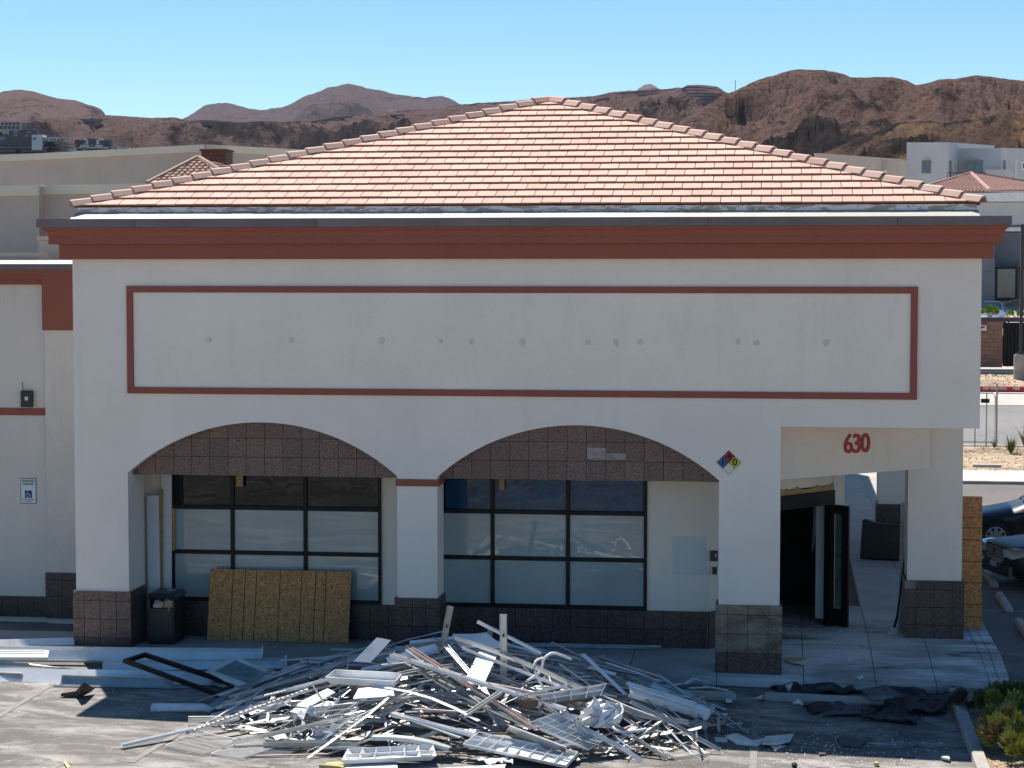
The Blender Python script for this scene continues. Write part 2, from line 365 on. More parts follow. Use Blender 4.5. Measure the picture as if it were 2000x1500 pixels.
# ------------------------------------------------------------------ mesh building
class MB:
    def __init__(s): s.v = []; s.f = []
    def add(s, vs, fs):
        o = len(s.v); s.v += [tuple(v) for v in vs]; s.f += [tuple(i+o for i in f) for f in fs]; return s
    def box(s, x0, x1, y0, y1, z0, z1):
        v = [(x0,y0,z0),(x1,y0,z0),(x1,y1,z0),(x0,y1,z0),(x0,y0,z1),(x1,y0,z1),(x1,y1,z1),(x0,y1,z1)]
        return s.add(v, [(0,3,2,1),(4,5,6,7),(0,1,5,4),(1,2,6,5),(2,3,7,6),(3,0,4,7)])
    def quad(s, a, b, c, d): return s.add([a,b,c,d], [(0,1,2,3)])
    def extrude(s, prof, path, frame=None, cap=True):
        """closed profile (u,v pairs) swept along a list of points"""
        n = len(prof); rings = []
        P = [Vector(p) for p in path]
        for i, p in enumerate(P):
            d = (P[min(i+1, len(P)-1)]-P[max(i-1, 0)]).normalized()
            upv = Vector(frame) if frame else Vector((0,0,1))
            if abs(d.dot(upv)) > .97: upv = Vector((0,1,0))
            sd = d.cross(upv).normalized(); u2 = sd.cross(d).normalized()
            rings.append([p+sd*a+u2*b for a, b in prof])
        o = len(s.v)
        for r in rings: s.v += [tuple(q) for q in r]
        for i in range(len(rings)-1):
            for k in range(n):
                k2 = (k+1) % n
                s.f.append((o+i*n+k, o+i*n+k2, o+(i+1)*n+k2, o+(i+1)*n+k))
        if cap:
            s.f.append(tuple(o+k for k in reversed(range(n)))); s.f.append(tuple(o+(len(rings)-1)*n+k for k in range(n)))
        return s
    def tube(s, path, r, n=6): return s.extrude([(r*math.cos(2*math.pi*k/n), r*math.sin(2*math.pi*k/n)) for k in range(n)], path)
    def bar(s, a, b, w, t, frame=None): return s.extrude([(-w/2,-t/2),(w/2,-t/2),(w/2,t/2),(-w/2,t/2)], [a, b], frame)
    def prism_xz(s, poly, y0, y1):
        n = len(poly)
        v = [(x, y0, z) for x, z in poly]+[(x, y1, z) for x, z in poly]
        f = [tuple(range(n)), tuple(reversed(range(n, 2*n)))]+[(i, i+n, (i+1) % n+n, (i+1) % n) for i in range(n)]
        return s.add(v, f)
    def prism_xy(s, poly, z0, z1):
        n = len(poly)
        v = [(x, y, z0) for x, y in poly]+[(x, y, z1) for x, y in poly]
        f = [tuple(reversed(range(n))), tuple(range(n, 2*n))]+[(i, (i+1) % n, (i+1) % n+n, i+n) for i in range(n)]
        return s.add(v, f)
    def slab(s, a, b, c, d, t):
        """flat sheet through four corners (counter-clockwise from outside) with thickness t below"""
        P = [Vector(q) for q in (a,b,c,d)]; n = (P[1]-P[0]).cross(P[3]-P[0]).normalized()
        v = P+[q-n*t for q in P]
        return s.add(v, [(0,1,2,3),(7,6,5,4),(0,4,5,1),(1,5,6,2),(2,6,7,3),(3,7,4,0)])
    def mesh(s, name, smooth=False, recalc=True):
        me = bpy.data.meshes.new(name); me.from_pydata(s.v, [], s.f)
        if recalc:
            bm = bmesh.new(); bm.from_mesh(me); bmesh.ops.recalc_face_normals(bm, faces=bm.faces); bm.to_mesh(me); bm.free()
        if smooth: me.polygons.foreach_set('use_smooth', [True]*len(me.polygons))
        me.update(); return me
    def build(s, name, mat, parent=None, smooth=False, base=None, recalc=True):
        """link as one object; own origin at its base centre"""
        A = np.array(s.v, dtype=float); lo, hi = A.min(0), A.max(0)
        o = Vector(base) if base else Vector(((lo[0]+hi[0])/2, (lo[1]+hi[1])/2, lo[2]))
        s.v = [(x-o.x, y-o.y, z-o.z) for x, y, z in s.v]
        ob = bpy.data.objects.new(name, s.mesh(name, smooth, recalc)); ob.data.materials.append(M[mat] if isinstance(mat, str) else mat)
        C.objects.link(ob); attach(ob, o, parent); return ob
WORLD = {}
def attach(ob, loc, parent):
    WORLD[ob.name] = Vector(loc)
    if parent is None: ob.location = loc
    else:
        ob.parent = parent; ob.location = Vector(loc)-WORLD[parent.name]
def bevel(ob, w, seg=2):
    md = ob.modifiers.new('bevel', 'BEVEL'); md.width = w; md.segments = seg; md.limit_method = 'ANGLE'; md.angle_limit = R(40)
    return ob
def tag(o, label=None, cat=None, group=None, kind=None):
    if label: o['label'] = label
    if cat: o['category'] = cat
    if group: o['group'] = group
    if cat and not kind: kind = 'thing'
    if kind: o['kind'] = kind
    return o
def thing(name, loc, label, cat, group=None):
    o = bpy.data.objects.new(name, None); C.objects.link(o); o.location = loc; o.empty_display_size = .2
    WORLD[o.name] = Vector(loc); return tag(o, label, cat, group)
def copy_tree(o, parent=None):
    c = o.copy(); C.objects.link(c)
    if parent: c.parent = parent
    for ch in list(o.children): copy_tree(ch, c)
    return c
def inst(name, me, mat, loc, rot=None, parent=None):
    ob = bpy.data.objects.new(name, me)
    if not me.materials: me.materials.append(M[mat] if isinstance(mat, str) else mat)
    C.objects.link(ob); attach(ob, loc, parent)
    if rot is not None: ob.rotation_mode = 'QUATERNION'; ob.rotation_quaternion = rot
    return ob
FONT_CACHE = {}
def text_mesh(string, size, extrude=.004, bold=0.0, sx=1.0, align='CENTER'):
    cu = bpy.data.curves.new('lettering', 'FONT'); cu.body = string; cu.size = size; cu.extrude = extrude; cu.offset = bold
    cu.align_x = align; cu.align_y = 'CENTER'; cu.resolution_u = 4
    ob = bpy.data.objects.new('lettering', cu); C.objects.link(ob)
    me = bpy.data.meshes.new_from_object(ob.evaluated_get(bpy.context.evaluated_depsgraph_get()))
    bpy.data.objects.remove(ob); bpy.data.curves.remove(cu)
    me.transform(Matrix.Diagonal((sx, 1, 1, 1)))
    return me
FACE_Y = Matrix(((1,0,0),(0,0,-1),(0,1,0))).to_quaternion()      # text plane turned to face -y
def letters(name, string, size, loc, mat, parent, rotz=0, extrude=.002, bold=0.0, sx=1.0):
    me = text_mesh(string, size, extrude, bold, sx); me.materials.clear(); me.materials.append(M[mat])
    q = Matrix.Rotation(rotz, 3, 'Z').to_quaternion() @ FACE_Y
    return inst(name, me, mat, loc, q, parent)
def structure(o, label=None):
    o['kind'] = 'structure'
    if label: o['label'] = label
    return o
# ================================================================== SETTING
def grid_sheet(name, xs, ys, fn, mat):
    v = [(x, y, fn(x, y)) for y in ys for x in xs]; nx = len(xs)
    f = [(j*nx+i, j*nx+i+1, (j+1)*nx+i+1, (j+1)*nx+i) for j in range(len(ys)-1) for i in range(nx-1)]
    b = MB(); b.add(v, f); return structure(b.build(name, mat, base=(0,0,0), recalc=False))
PROF = [(-3000,-.9),(-60,-.9),(30,-.55),(41,-.2),(59,.75),(60,.85),(65,1.35),(92,3.9),(160,8.5),(400,17),(900,30),(2500,45),(20000,60)]
def prof(y, off=0):
    for (a, za), (b, zb) in zip(PROF, PROF[1:]):
        if y <= b: return za+(zb-za)*(y-a)/(b-a)+off
    return PROF[-1][1]+off
grid_sheet('desert_ground', [-9000,-3000,-600,-100,-40,0,40,100,600,3000,9000], [p[0] for p in PROF], lambda x, y: prof(y), 'dirt')
grid_sheet('parking_lot', [-60,-40,-18]+list(range(-17,6))+[30,60], [-29,-24,-18,-12,-6,0,.6,1.7,8,16,24,30.9], lot, 'asphalt')

# pavement: separate cast slabs round the shop
pv = MB()
walk = bpy.data.objects.new('pavement', None); C.objects.link(walk); structure(walk); walk.location = (0,0,0); WORLD[walk.name] = Vector((0,0,0))
def paver(x0, x1, y0, y1, nm='concrete_slab', mat='slab'):
    g = .006; b = MB(); nx = max(1, int((x1-x0)/1.2)); ny = max(1, int((y1-y0)/1.0))
    xs = np.linspace(x0+g, x1-g, nx+1); ys = np.linspace(y0+g, y1-g, ny+1)
    v = [(x, y, pave(x, y)) for y in ys for x in xs]; n = nx+1
    f = [(j*n+i, j*n+i+1, (j+1)*n+i+1, (j+1)*n+i) for j in range(ny) for i in range(nx)]
    k = len(v)
    edge = [i for i in range(n)]+[j*n+n-1 for j in range(1, ny+1)]+[ny*n+i for i in range(n-2, -1, -1)]+[j*n for j in range(ny-1, 0, -1)]
    v += [(v[e][0], v[e][1], v[e][2]-.14) for e in edge]
    m = len(edge); f += [(edge[i], k+i, k+(i+1) % m, edge[(i+1) % m]) for i in range(m)]
    b.add(v, f); o = b.build(nm, mat, walk, recalc=True); return o
xs = [-18.2,-16.6,-15.0,-13.4,-11.85,-10.25,-8.72,-7.1,-5.5,-3.95,-2.45,-1.02,.36,1.5,2.45,3.30]
for a, b in zip(xs, xs[1:]):
    paver(a, b, -.17, 1.7); paver(a, b, -.36, -.17, 'kerb_stone')
paver(3.30, 3.46, -.36, 1.7); paver(3.46, 3.64, -.36, 1.7, 'kerb_stone')
for a, b in zip([-1.0,.36,1.5,2.45,3.30,3.46], [.36,1.5,2.45,3.30,3.46,3.64]):
    for y0, y1 in zip([1.7,4.1,6.3,8.4,10.5,12.6,14.7,16.8,19.5,22.5,25.5,28.5,31], [4.1,6.3,8.4,10.5,12.6,14.7,16.8,19.5,22.5,25.5,28.5,31,34.2]):
        if a < .9 and y0 > 5: continue
        paver(a, b, y0, y1, 'kerb_stone' if a == 3.46 else 'concrete_slab')
# far side of the aisle: kerb, pavement, gravel bank, street
def strip(name, y0, y1, z0, z1, mat, x0=3.66, x1=70):
    b = MB(); b.add([(x0,y0,z0),(x1,y0,z0),(x1,y1,z1),(x0,y1,z1),(x0,y0,z0-.5),(x1,y0,z0-.5),(x1,y1,z1-.5),(x0,y1,z1-.5)],
                    [(0,1,2,3),(0,4,5,1),(2,6,7,3),(3,7,4,0),(1,5,6,2)]); return structure(b.build(name, mat))
strip('far_kerb', 30.9, 31.15, -.055, -.055, 'concrete')
strip('far_pavement', 31.16, 34.3, -.06, -.05, 'pale_concrete')
strip('gravel_bank', 34.31, 40.6, -.06, .2, 'gravel_far')
strip('far_kerb', 40.62, 40.9, .23, .23, 'concrete', -4)
strip('far_street', 40.92, 54, .10, .78, 'street', -20)
strip('concrete_apron', 54.02, 58.9, .80, 1.06, 'pale_concrete', -20)
rk = strip('red_kerb', 58.92, 59.12, 1.30, 1.30, 'red_kerb', -20)
strip('gravel_strip', 59.14, 64.2, 1.28, 1.62, 'gravel_far', -20)
strip('concrete_curbing', 64.22, 65.3, 1.74, 1.76, 'pale_concrete', -20)
p = atY(1941, 748, 58.9)
for s, px in (('NO PARKING', 1943), ('FIRE', 1985)):
    q = atY(px, 749.0, 58.91); letters('lettering', s, .165, (q.x, 58.905, 1.21), 'sg_line', rk, 0, .004, .003, 1.0)
# painted stall lines, 4 mm above the asphalt
def line(p, q, wd, parent=None):
    p, q = Vector((p[0], p[1], 0)), Vector((q[0], q[1], 0)); d = (q-p).normalized(); s = Vector((-d.y, d.x, 0))*wd/2
    b = MB(); n = 8; v = []
    for i in range(n+1):
        c = p.lerp(q, i/n)
        for e in (-1, 1): v.append((c.x+s.x*e, c.y+s.y*e, lot(c.x, c.y)+.006))
    b.add(v, [(2*i, 2*i+1, 2*i+3, 2*i+2) for i in range(n)])
    o = b.build('stall_line', 'worn_line', recalc=False); structure(o); return o
a, b_ = onlot(104, 1336), onlot(0, 1398); d = (b_-a); line(a, a+d*2.6, .10)
a, b_ = onlot(1478, 1368), onlot(1475, 1420); line(a, a+(b_-a)*3.5, .10)
a, b_ = onlot(395, 1405), onlot(255, 1490); line(a, b_, .10)
a = onlot(1918, 1193); line(a, (a.x+5.2, a.y+.2), .10)
a = onlot(1925, 1148); line(a, (a.x+5.2, a.y+.2), .10)

# planter at the right with its kerb and gravel
KA, KB = onlot(1856, 1372), onlot(1902, 1500); KB = KA+(KB-KA)*1.6
kx = lambda y: KA.x+(KB.x-KA.x)*(y-KA.y)/(KB.y-KA.y)
pk = MB(); n = 10; vs = []
for i in range(n+1):
    y = KA.y+.55+(KB.y-KA.y-.55)*i/n; x = kx(y); z = lot(x, y)
    vs += [(x, y, z-.05), (x, y, z+.12), (x+.025, y, z+.14), (x+.16, y, z+.14), (x+.16, y, z-.05)]
fs = [(5*i+k, 5*i+k+1, 5*i+5+k+1, 5*i+5+k) for i in range(n) for k in range(4)]+[(0,1,2,3,4)]
pk.add(vs, fs); structure(pk.build('planter_kerb', 'concrete'))
gb = MB(); ys_ = np.linspace(KA.y+.7, KB.y, 24); gx = 20
vs = [(kx(y)+.16+(6.5-.16)*i/gx, y, lot(kx(y), y)+.06+.10*i/gx+.03*noise.noise((i*.6, y*1.3, 0))) for y in ys_ for i in range(gx+1)]
gb.add(vs, [(j*(gx+1)+i, j*(gx+1)+i+1, (j+1)*(gx+1)+i+1, (j+1)*(gx+1)+i) for j in range(23) for i in range(gx)])
structure(gb.build('planter_bed', 'gravel', smooth=True))
def planter_z(x, y): return lot(kx(y), y)+.06+.10*clamp((x-kx(y)-.16)/6.34, 0, 1)
def scatter(name, mat, pts, smin, smax):
    b = MB()
    for x, y, z in pts:
        s = random.uniform(smin, smax); h = s*random.uniform(.35, .8); t = random.random()*6.28
        k = random.choice((3, 4, 5)); ring = [(x+s*math.cos(t+6.28*i/k)*random.uniform(.6, 1.2), y+s*math.sin(t+6.28*i/k)*random.uniform(.6, 1.2), z-.004) for i in range(k)]
        b.add(ring+[(x+random.uniform(-.3,.3)*s, y+random.uniform(-.3,.3)*s, z+h)], [(i, (i+1) % k, k) for i in range(k)])
    return tag(b.build(name, mat, recalc=False), kind='stuff')
pts = []
for i in range(5200):
    y = random.uniform(-7.5, KA.y+.5); x = kx(y)+.17+random.random()**1.3*3.2; pts.append((x, y, planter_z(x, y)))
scatter('planter_stones', 'stone_bit', pts, .012, .03)

# ------------------------------------------------------------------ hills
def interp(tab, u):
    if u <= tab[0][0]: return tab[0][1]
    for (a, va), (b, vb) in zip(tab, tab[1:]):
        if u <= b:
            t = (u-a)/(b-a); return va+(vb-va)*t
    return tab[-1][1]
from mathutils.bvhtree import BVHTree
BVHS = []
def onhill(u, py):
    for k in range(60):
        d = pray(u, py+k*.5).normalized(); best = None
        for b in BVHS:
            h = b.ray_cast(CAM, d)
            if h[0] is not None and (best is None or h[3] < best[1]): best = (h[0], h[3])
        if best: return best[0]
    return atY(u, py, 1000)
def hill(name, ridge, D0, D1, mat, amp, seed, crg=1.0, *, nu=240, nv=70, fscale=.012, power=.8, ubase=None, back=.35, rough=1.0):
    if ridge[0][0] < 0: ridge = [(ridge[0][0]-700, 440), (ridge[0][0]-250, ridge[0][1]+45)]+ridge; nu = int(nu*1.3)
    if ridge[-1][0] > 2000: ridge = ridge+[(ridge[-1][0]+250, ridge[-1][1]+45), (ridge[-1][0]+700, 440)]; nu = int(nu*1.3)
    u0, u1 = ridge[0][0], ridge[-1][0]; v = []; rk_ = []; off = Vector((seed*13.7, seed*7.1, seed*3.3))
    for j in range(nv+1):
        t = j/nv*(1+back)
        for i in range(nu+1):
            u = u0+(u1-u0)*i/nu
            edge = min(1, (i/nu)/.06, (1-i/nu)/.06)
            dr = D1*(1+.10*noise.noise(Vector((u*.004, seed, 0))))
            d = D0+(dr-D0)*t
            top = (atY(u, interp(ridge, u), CAM.y+dr)).z
            zb = prof(CAM.y+D0)-8
            if t <= 1: z = zb+(top-zb)*(t**power)
            else: z = top-(top-zb)*((t-1)/back)**1.3*.9
            q = atY(u, 500, CAM.y+d); P = Vector((q.x, q.y, 0))
            e = math.sin(min(1, t)*math.pi)**.7 if t < 1 else .15
            h = noise.ridged_multi_fractal(P*fscale+off, .9, 2.1, 6, 1.0, 2.0, noise_basis='PERLIN_ORIGINAL')-1.0
            g = noise.fractal(P*fscale*.35+off*2, .8, 2.1, 4)
            fine = noise.fractal(P*fscale*7+off, .7, 2.2, 4)
            e = e*max(.05, clamp((1-t)*4, 0, 1)) if t < 1 else .02
            mk = clamp(noise.fractal(P*fscale*.9+off*1.5, .9, 2.1, 4)*1.1+.25*h+.06, 0, 1); crag = noise.ridged_multi_fractal(P*fscale*5.5+off, .75, 2.2, 5, 1.0, 2.0, noise_basis='PERLIN_ORIGINAL')-.9
            z += amp*(h*.36*rough+g*.9+.22*noise.fractal(P*fscale*2.2+off, .8, 2.1, 3))*max(e, .03)+amp*(.03*fine+crg*(.14+.20*mk)*crag*max(e, .02)*.8)
            if t <= 1:
                lim = CAM.z+(top-CAM.z)*d/dr-amp*.02*(1-t)+amp*.018*fine
                if z > lim: z = lim+(z-lim)*.06
            v.append((q.x, q.y, z)); rk_.append(mk*min(1, crg+.15))
    n = nu+1; f = [(j*n+i, j*n+i+1, (j+1)*n+i+1, (j+1)*n+i) for j in range(nv) for i in range(nu)]
    BVHS.append(BVHTree.FromPolygons(v, f)); b = MB(); b.add(v, f); o = b.build(name, mat, smooth=True, recalc=False)
    at = o.data.attributes.new('rock', 'FLOAT', 'POINT'); at.data.foreach_set('value', rk_); return structure(o)
h_far = hill_mat('hill_far', (.085,.06,.078), (.20,.14,.15), (.24,.16,.16), .3, .35)
h_mid = hill_mat('hill_mid', (.026,.016,.02), (.225,.14,.13), (.28,.175,.15), .35, 1.0)
h_near = hill_mat('hill_near', (.016,.010,.012), (.235,.138,.112), (.33,.205,.125), .30, 1.3)
h_grass = hill_mat('hill_grass', (.020,.012,.012), (.15,.085,.06), (.46,.29,.12), .8, 2.2)
hill('butte', [(1205,196),(1235,182),(1246,171),(1258,163),(1270,162),(1281,168),(1298,184),(1330,196)], 5200, 6800, hill_mat('butte_rock', (.20,.16,.19), (.28,.22,.24), (.3,.24,.24), .2, .3), 20, 2, .4, nu=60, nv=30, fscale=.004)
hill('far_mountain', [(990,230),(1060,205),(1112,190),(1140,187),(1165,189),(1200,205),(1260,230)], 5000, 6200, h_far, 25, 3, .3, nu=60, nv=30, fscale=.004)
hill('far_mountain', [(1900,200),(1960,172),(1990,160),(2030,152),(2120,165),(2260,200)], 5000, 6200, h_far, 25, 4, .3, nu=60, nv=30, fscale=.004)
hill('purple_mountain', [(290,262),(340,240),(372,222),(400,205),(430,199),(470,206),(520,213),(560,203),(600,186),(640,170),(672,164),(690,163),(715,170),(745,178),(790,186),(832,190),(860,186),(880,192),(900,203),(960,225),(1040,255)], 2600, 3900, h_far, 90, 5, .22, nu=220, nv=70, fscale=.0032, power=.9)
hill('brown_hill', [(-400,215),(-260,190),(-140,185),(-60,186),(0,181),(20,176),(45,174),(70,178),(110,189),(150,196),(185,205),(203,214),(212,228),(240,262),(300,285)], 1500, 2300, h_mid, 30, 6, .5, nu=240, nv=70, fscale=.008, power=.85)
hill('foothill_ridge', [(-300,262),(-60,252),(60,238),(100,229),(160,230),(215,227),(260,229),(300,232),(345,231),(372,238),(420,236),(470,240),(510,238),(560,239),(610,235),(660,228),(700,225),(750,219),(800,216),(850,212),(890,206),(940,201),(990,198),(1040,194),(1100,193),(1160,188),(1190,181),(1260,174),(1320,171),(1400,174),(1440,186),(1500,215),(1600,260)], 850, 1500, h_mid, 30, 7, nu=520, nv=110, fscale=.011, power=.8)
hill('rocky_hill', [(1290,262),(1340,235),(1385,205),(1412,186),(1437,177),(1460,165),(1482,156),(1505,149),(1525,143),(1550,137),(1570,136),(1600,138),(1625,141),(1645,146),(1658,152),(1690,152),(1725,151),(1750,154),(1770,160),(1786,169),(1805,165),(1830,157),(1860,156),(1890,151),(1920,150),(1950,154),(1985,158),(2040,165),(2150,180),(2320,205),(2500,250)], 640, 1250, h_near, 34, 8, nu=520, nv=130, fscale=.0125, power=.72)
hill('rocky_spur', [(1500,325),(1560,318),(1600,302),(1650,282),(1700,262),(1745,243),(1800,236),(1850,240),(1900,230),(1950,222),(2000,215),(2080,212),(2200,220),(2400,260)], 420, 760, h_grass, 14, 9, nu=360, nv=90, fscale=.026, power=.75)

# the dry air between: far slopes pale a little
hz_ = MB(); hz_.box(-8200, 8200, -70, 7600, -3.2, 720); hzo = hz_.build('haze', 'dirt'); hzo['kind'] = 'stuff'
hm_ = bpy.data.materials.new('air'); hm_.use_nodes = True; hn = hm_.node_tree; hn.nodes.remove(hn.nodes['Principled BSDF'])
pv_ = hn.nodes.new('ShaderNodeVolumePrincipled'); pv_.inputs['Color'].default_value = (.80,.86,1,1); pv_.inputs['Density'].default_value = 2.4e-5; hn.links.new(pv_.outputs[0], hn.nodes['Material Output'].inputs['Volume'])
hzo.data.materials.clear(); hzo.data.materials.append(hm_)
# terraced mesa and the retaining walls on the slopes
def retaining(u_pts, Y, h, label, mat='house_dark'):
    U = []
    for (u, y), (u2, y2) in zip(u_pts, u_pts[1:]): U += [(u+(u2-u)*k/3, y+(y2-y)*k/3) for k in range(3)]
    U = [(u, y+3.5) for u, y in U]; u_pts = [(u, y+3.5) for u, y in u_pts]; P = [onhill(u, y+1) for u, y in U+[u_pts[-1]]]; b = MB(); ym = sorted(p.y for p in P)[len(P)//2]
    P = [atY(*uv, ym-3) for uv in U+[u_pts[-1]]]
    for p, q in zip(P, P[1:]): b.bar(p+Vector((0,0,-h*.5)), q+Vector((0,0,-h*.5)), 1.2, h, (0,0,1))
    return tag(b.build('retaining_wall', mat), label, 'retaining wall', 'retaining walls on the hills')
M['ret'] = simple('retaining_block', (.20,.15,.16), .9, 0, .3, .3, world=True)
hill('stepped_knoll', [(1290,200),(1325,174),(1340,165),(1370,164),(1400,168),(1413,177),(1435,200)], 900, 1280, h_mid, 3, 14, nu=60, nv=30, fscale=.02)
mesa = [([(1160,190),(1172,184),(1185,181),(1230,176),(1270,173),(1320,170)], 'long top retaining wall curving along the mesa edge behind the roof peak'),
        ([(1157,196),(1172,189),(1230,182),(1280,178),(1322,174)], 'long lower retaining wall under the mesa edge wall'),
        ([(1330,169),(1345,165),(1370,166),(1398,170),(1411,177)], 'topmost retaining wall of the stepped knoll'),
        ([(1334,172),(1350,171),(1380,173),(1412,180)], 'second retaining wall down the stepped knoll'),
        ([(1340,178),(1362,177),(1392,178),(1420,181)], 'third retaining wall down the stepped knoll'),
        ([(1352,184),(1375,183),(1418,184)], 'fourth retaining wall down the stepped knoll'),
        ([(1362,190),(1385,189),(1412,190)], 'fifth retaining wall down the stepped knoll'),
        ([(1372,196),(1390,195),(1404,196)], 'lowest and shortest retaining wall of the stepped knoll')]
for k, (u, lb) in enumerate(mesa): retaining(u, 1150-k*9, 1.35, lb, 'ret')
retaining([(155,229),(200,229)], 1080, 1.8, 'upper retaining wall in the saddle beside the brown hill', 'ret')
retaining([(152,234),(175,239),(196,234)], 1060, 2.4, 'lower sagging retaining wall in the saddle beside the brown hill', 'ret')
retaining([(365,236),(434,236)], 1180, 2.0, 'retaining wall below the purple mountain, left of the tiled roof', 'ret')
retaining([(530,238),(600,235),(660,225),(700,222),(790,220)], 1200, 1.2, 'long thin retaining wall crossing the ridge under the purple mountain', 'ret')
for k in range(6):
    y = 236+k*6.5; u0 = 62+(-4 if k % 2 else 0)-k*2
    retaining([(u0, y), (u0+22+(k % 3)*6, y-.5)], 930-k*14, 1.0, 'short terrace wall on the brown hillside, %s from the top' % ('first','second','third','fourth','fifth','sixth')[k], 'ret')
for k in range(4):
    y = 277+k*6; retaining([(-60, y), (150-k*8, y+.7)], 800-k*16, .95, 'long terrace wall below the hillside houses, %s from the top' % ('first','second','third','fourth')[k], 'ret')
pole = MB(); q = onhill(1436, 177); pole.tube([q, q+Vector((0,0,4.6))], .16, 5)
tag(pole.build('utility_pole', 'post_dark'), 'thin lone pole standing on the ridge left of the rocky hill', 'pole')

# ================================================================== FAR BUILDINGS
def window(parent, x0, x1, z0, z1, y, panes=1, fr=.10, frame='frame_grey', pane='glass_far', deep=.10):
    b = MB()
    b.box(x0, x1, y-deep*.6, y+.02, z1-fr, z1).box(x0, x1, y-deep*.6, y+.02, z0, z0+fr)
    b.box(x0, x0+fr, y-deep*.6, y+.02, z0+fr, z1-fr).box(x1-fr, x1, y-deep*.6, y+.02, z0+fr, z1-fr)
    for k in range(1, panes):
        xm = x0+fr+(x1-x0-2*fr)*k/panes; b.box(xm-fr*.3, xm+fr*.3, y-deep*.5, y+.02, z0+fr, z1-fr)
    f = b.build('window', frame, parent)
    for k in range(panes):
        wd = (x1-x0-2*fr)/panes; g = fr*.3
        MB().box(x0+fr+wd*k+(g if k else 0), x0+fr+wd*(k+1)-(g if k < panes-1 else 0), y-.03, y+.01, z0+fr, z1-fr).build('pane', pane, f)
    return f
# left: beige store with a long parapet
def px_wall(us, Y, top, bot_z, th, name, mat, parent, fascia=None, fmat=None):
    pass
bl = thing('retail_building', atY(200, 400, 42), 'long beige flat roofed building with a bent parapet, left behind the tiled roof', 'building')
def wall_run(parent, pts, z0, mat, th=.4, name='wall', band=None):
    """pts: (pixel x, pixel y of the top, depth y)"""
    P = [atY(*p) for p in pts]
    for a, b in zip(P, P[1:]):
        d = Vector((b.x-a.x, b.y-a.y, 0)).normalized(); n = Vector((-d.y, d.x, 0))*th
        MB().add([(a.x,a.y,z0),(b.x,b.y,z0),(b.x,b.y,b.z),(a.x,a.y,a.z),(a.x+n.x,a.y+n.y,z0),(b.x+n.x,b.y+n.y,z0),(b.x+n.x,b.y+n.y,b.z),(a.x+n.x,a.y+n.y,a.z)],
                 [(0,1,2,3),(7,6,5,4),(3,2,6,7),(0,3,7,4),(1,5,6,2),(0,4,5,1)]).build(name, mat, parent)
        if band:
            h, out, bm = band; m = -Vector((-d.y, d.x, 0))*out; e = d*.02
            MB().add([tuple(Vector(q)) for q in (a-e+m-Vector((0,0,h)), b+e+m-Vector((0,0,h)), b+e+m+Vector((0,0,.03)), a-e+m+Vector((0,0,.03)),
                      a-e-m*.2-Vector((0,0,h)), b+e-m*.2-Vector((0,0,h)), b+e-m*.2+Vector((0,0,.03)), a-e-m*.2+Vector((0,0,.03)))],
                     [(0,1,2,3),(7,6,5,4),(3,2,6,7),(0,3,7,4),(1,5,6,2),(0,4,5,1)]).build('parapet_band', bm, parent)
M['cream_band'] = simple('cream_parapet', (.66,.60,.48), .8, 0, .06, .6, world=True)
wall_run(bl, [(-160,309,46),(61,302,43),(402,284,38),(640,297,41)], -.2, 'beige_stucco', band=(.22, .10, 'cream_band'))
# brick chimney block and its small tiled pyramid roof
bc = thing('brick_tower', atY(417, 330, 37), 'dark brick chimney block rising behind the small tiled roof', 'chimney')
p, q = atY(394, 330, 37), atY(441, 295, 37)
nrow = 12; hh = (q.z-p.z+1.2)/nrow
for r_ in range(nrow):
    k = 5; wd = (q.x-p.x)/k; o = (r_ % 2)*wd/2
    for c in range(k+1):
        a_, b__ = clamp(p.x+c*wd-o, p.x, q.x), clamp(p.x+(c+1)*wd-o, p.x, q.x)
        if b__-a_ < .03: continue
        MB().box(a_+.006, b__-.006, 36.95+random.uniform(0, .012), 37.4, p.z-1.2+r_*hh+.006, p.z-1.2+(r_+1)*hh-.006).build('brick', 'brick_dark', bc)
MB().box(p.x, q.x, 37.0, 37.9, -.2, q.z-.01).build('core', 'brown_vinyl', bc)
MB().box(p.x-.04, q.x+.04, 36.88, 37.95, q.z, q.z+.07).build('cap', 'brick_dark', bc)
st = thing('tiled_pavilion_roof', atY(370, 360, 30), 'small brown clay tiled pyramid roof left of the big roof', 'roof')
def barrel_roof(parent, A, B, Cc, name, mat, rows, pitch, r):
    """tiles as half-round barrels on triangle/quad: eave A-B, apex Cc"""
    b = MB(); A, B, Cc = Vector(A), Vector(B), Vector(Cc)
    e = (B-A); Ln = e.length; ed = e.normalized(); foot = A+ed*((Cc-A).dot(ed)); up = Cc-foot; H = up.length; ud = up.normalized(); nn = ed.cross(ud).normalized()
    fx = (Cc-A).dot(ed); rh = H/rows
    for j in range(rows):
        t0 = j/rows; xl = fx*t0; xr = Ln-(Ln-fx)*t0
        x = math.ceil(xl/pitch)*pitch
        while x < xr:
            t1 = min(t0+1.15/rows, 1)
            if fx*t1-pitch < x < Ln-(Ln-fx)*t1+pitch:
                p0 = A+ed*x+ud*(H*t0)+nn*.05; p1 = A+ed*x+ud*(H*t1)+nn*.01; vs = []
                for p_ in (p0, p1):
                    for k in range(4):
                        an = math.pi*k/3; vs.append(p_+ed*(-math.cos(an)*r)+nn*(math.sin(an)*r))
                b.add(vs, [(0,1,5,4),(1,2,6,5),(2,3,7,6),(0,3,2,1)])
            x += pitch
    b.add([A, B, Cc], [(0,1,2)])
    return tag(b.build(name, mat, parent, recalc=False), kind='stuff')
ap = atY(387, 314, 33.5); e0, e1 = atY(288, 362, 30.5), atY(470, 362, 30.5); e2 = Vector((e1.x+1.3, 36.5, e1.z)); e3 = Vector((e0.x+.4, 36.8, e0.z))
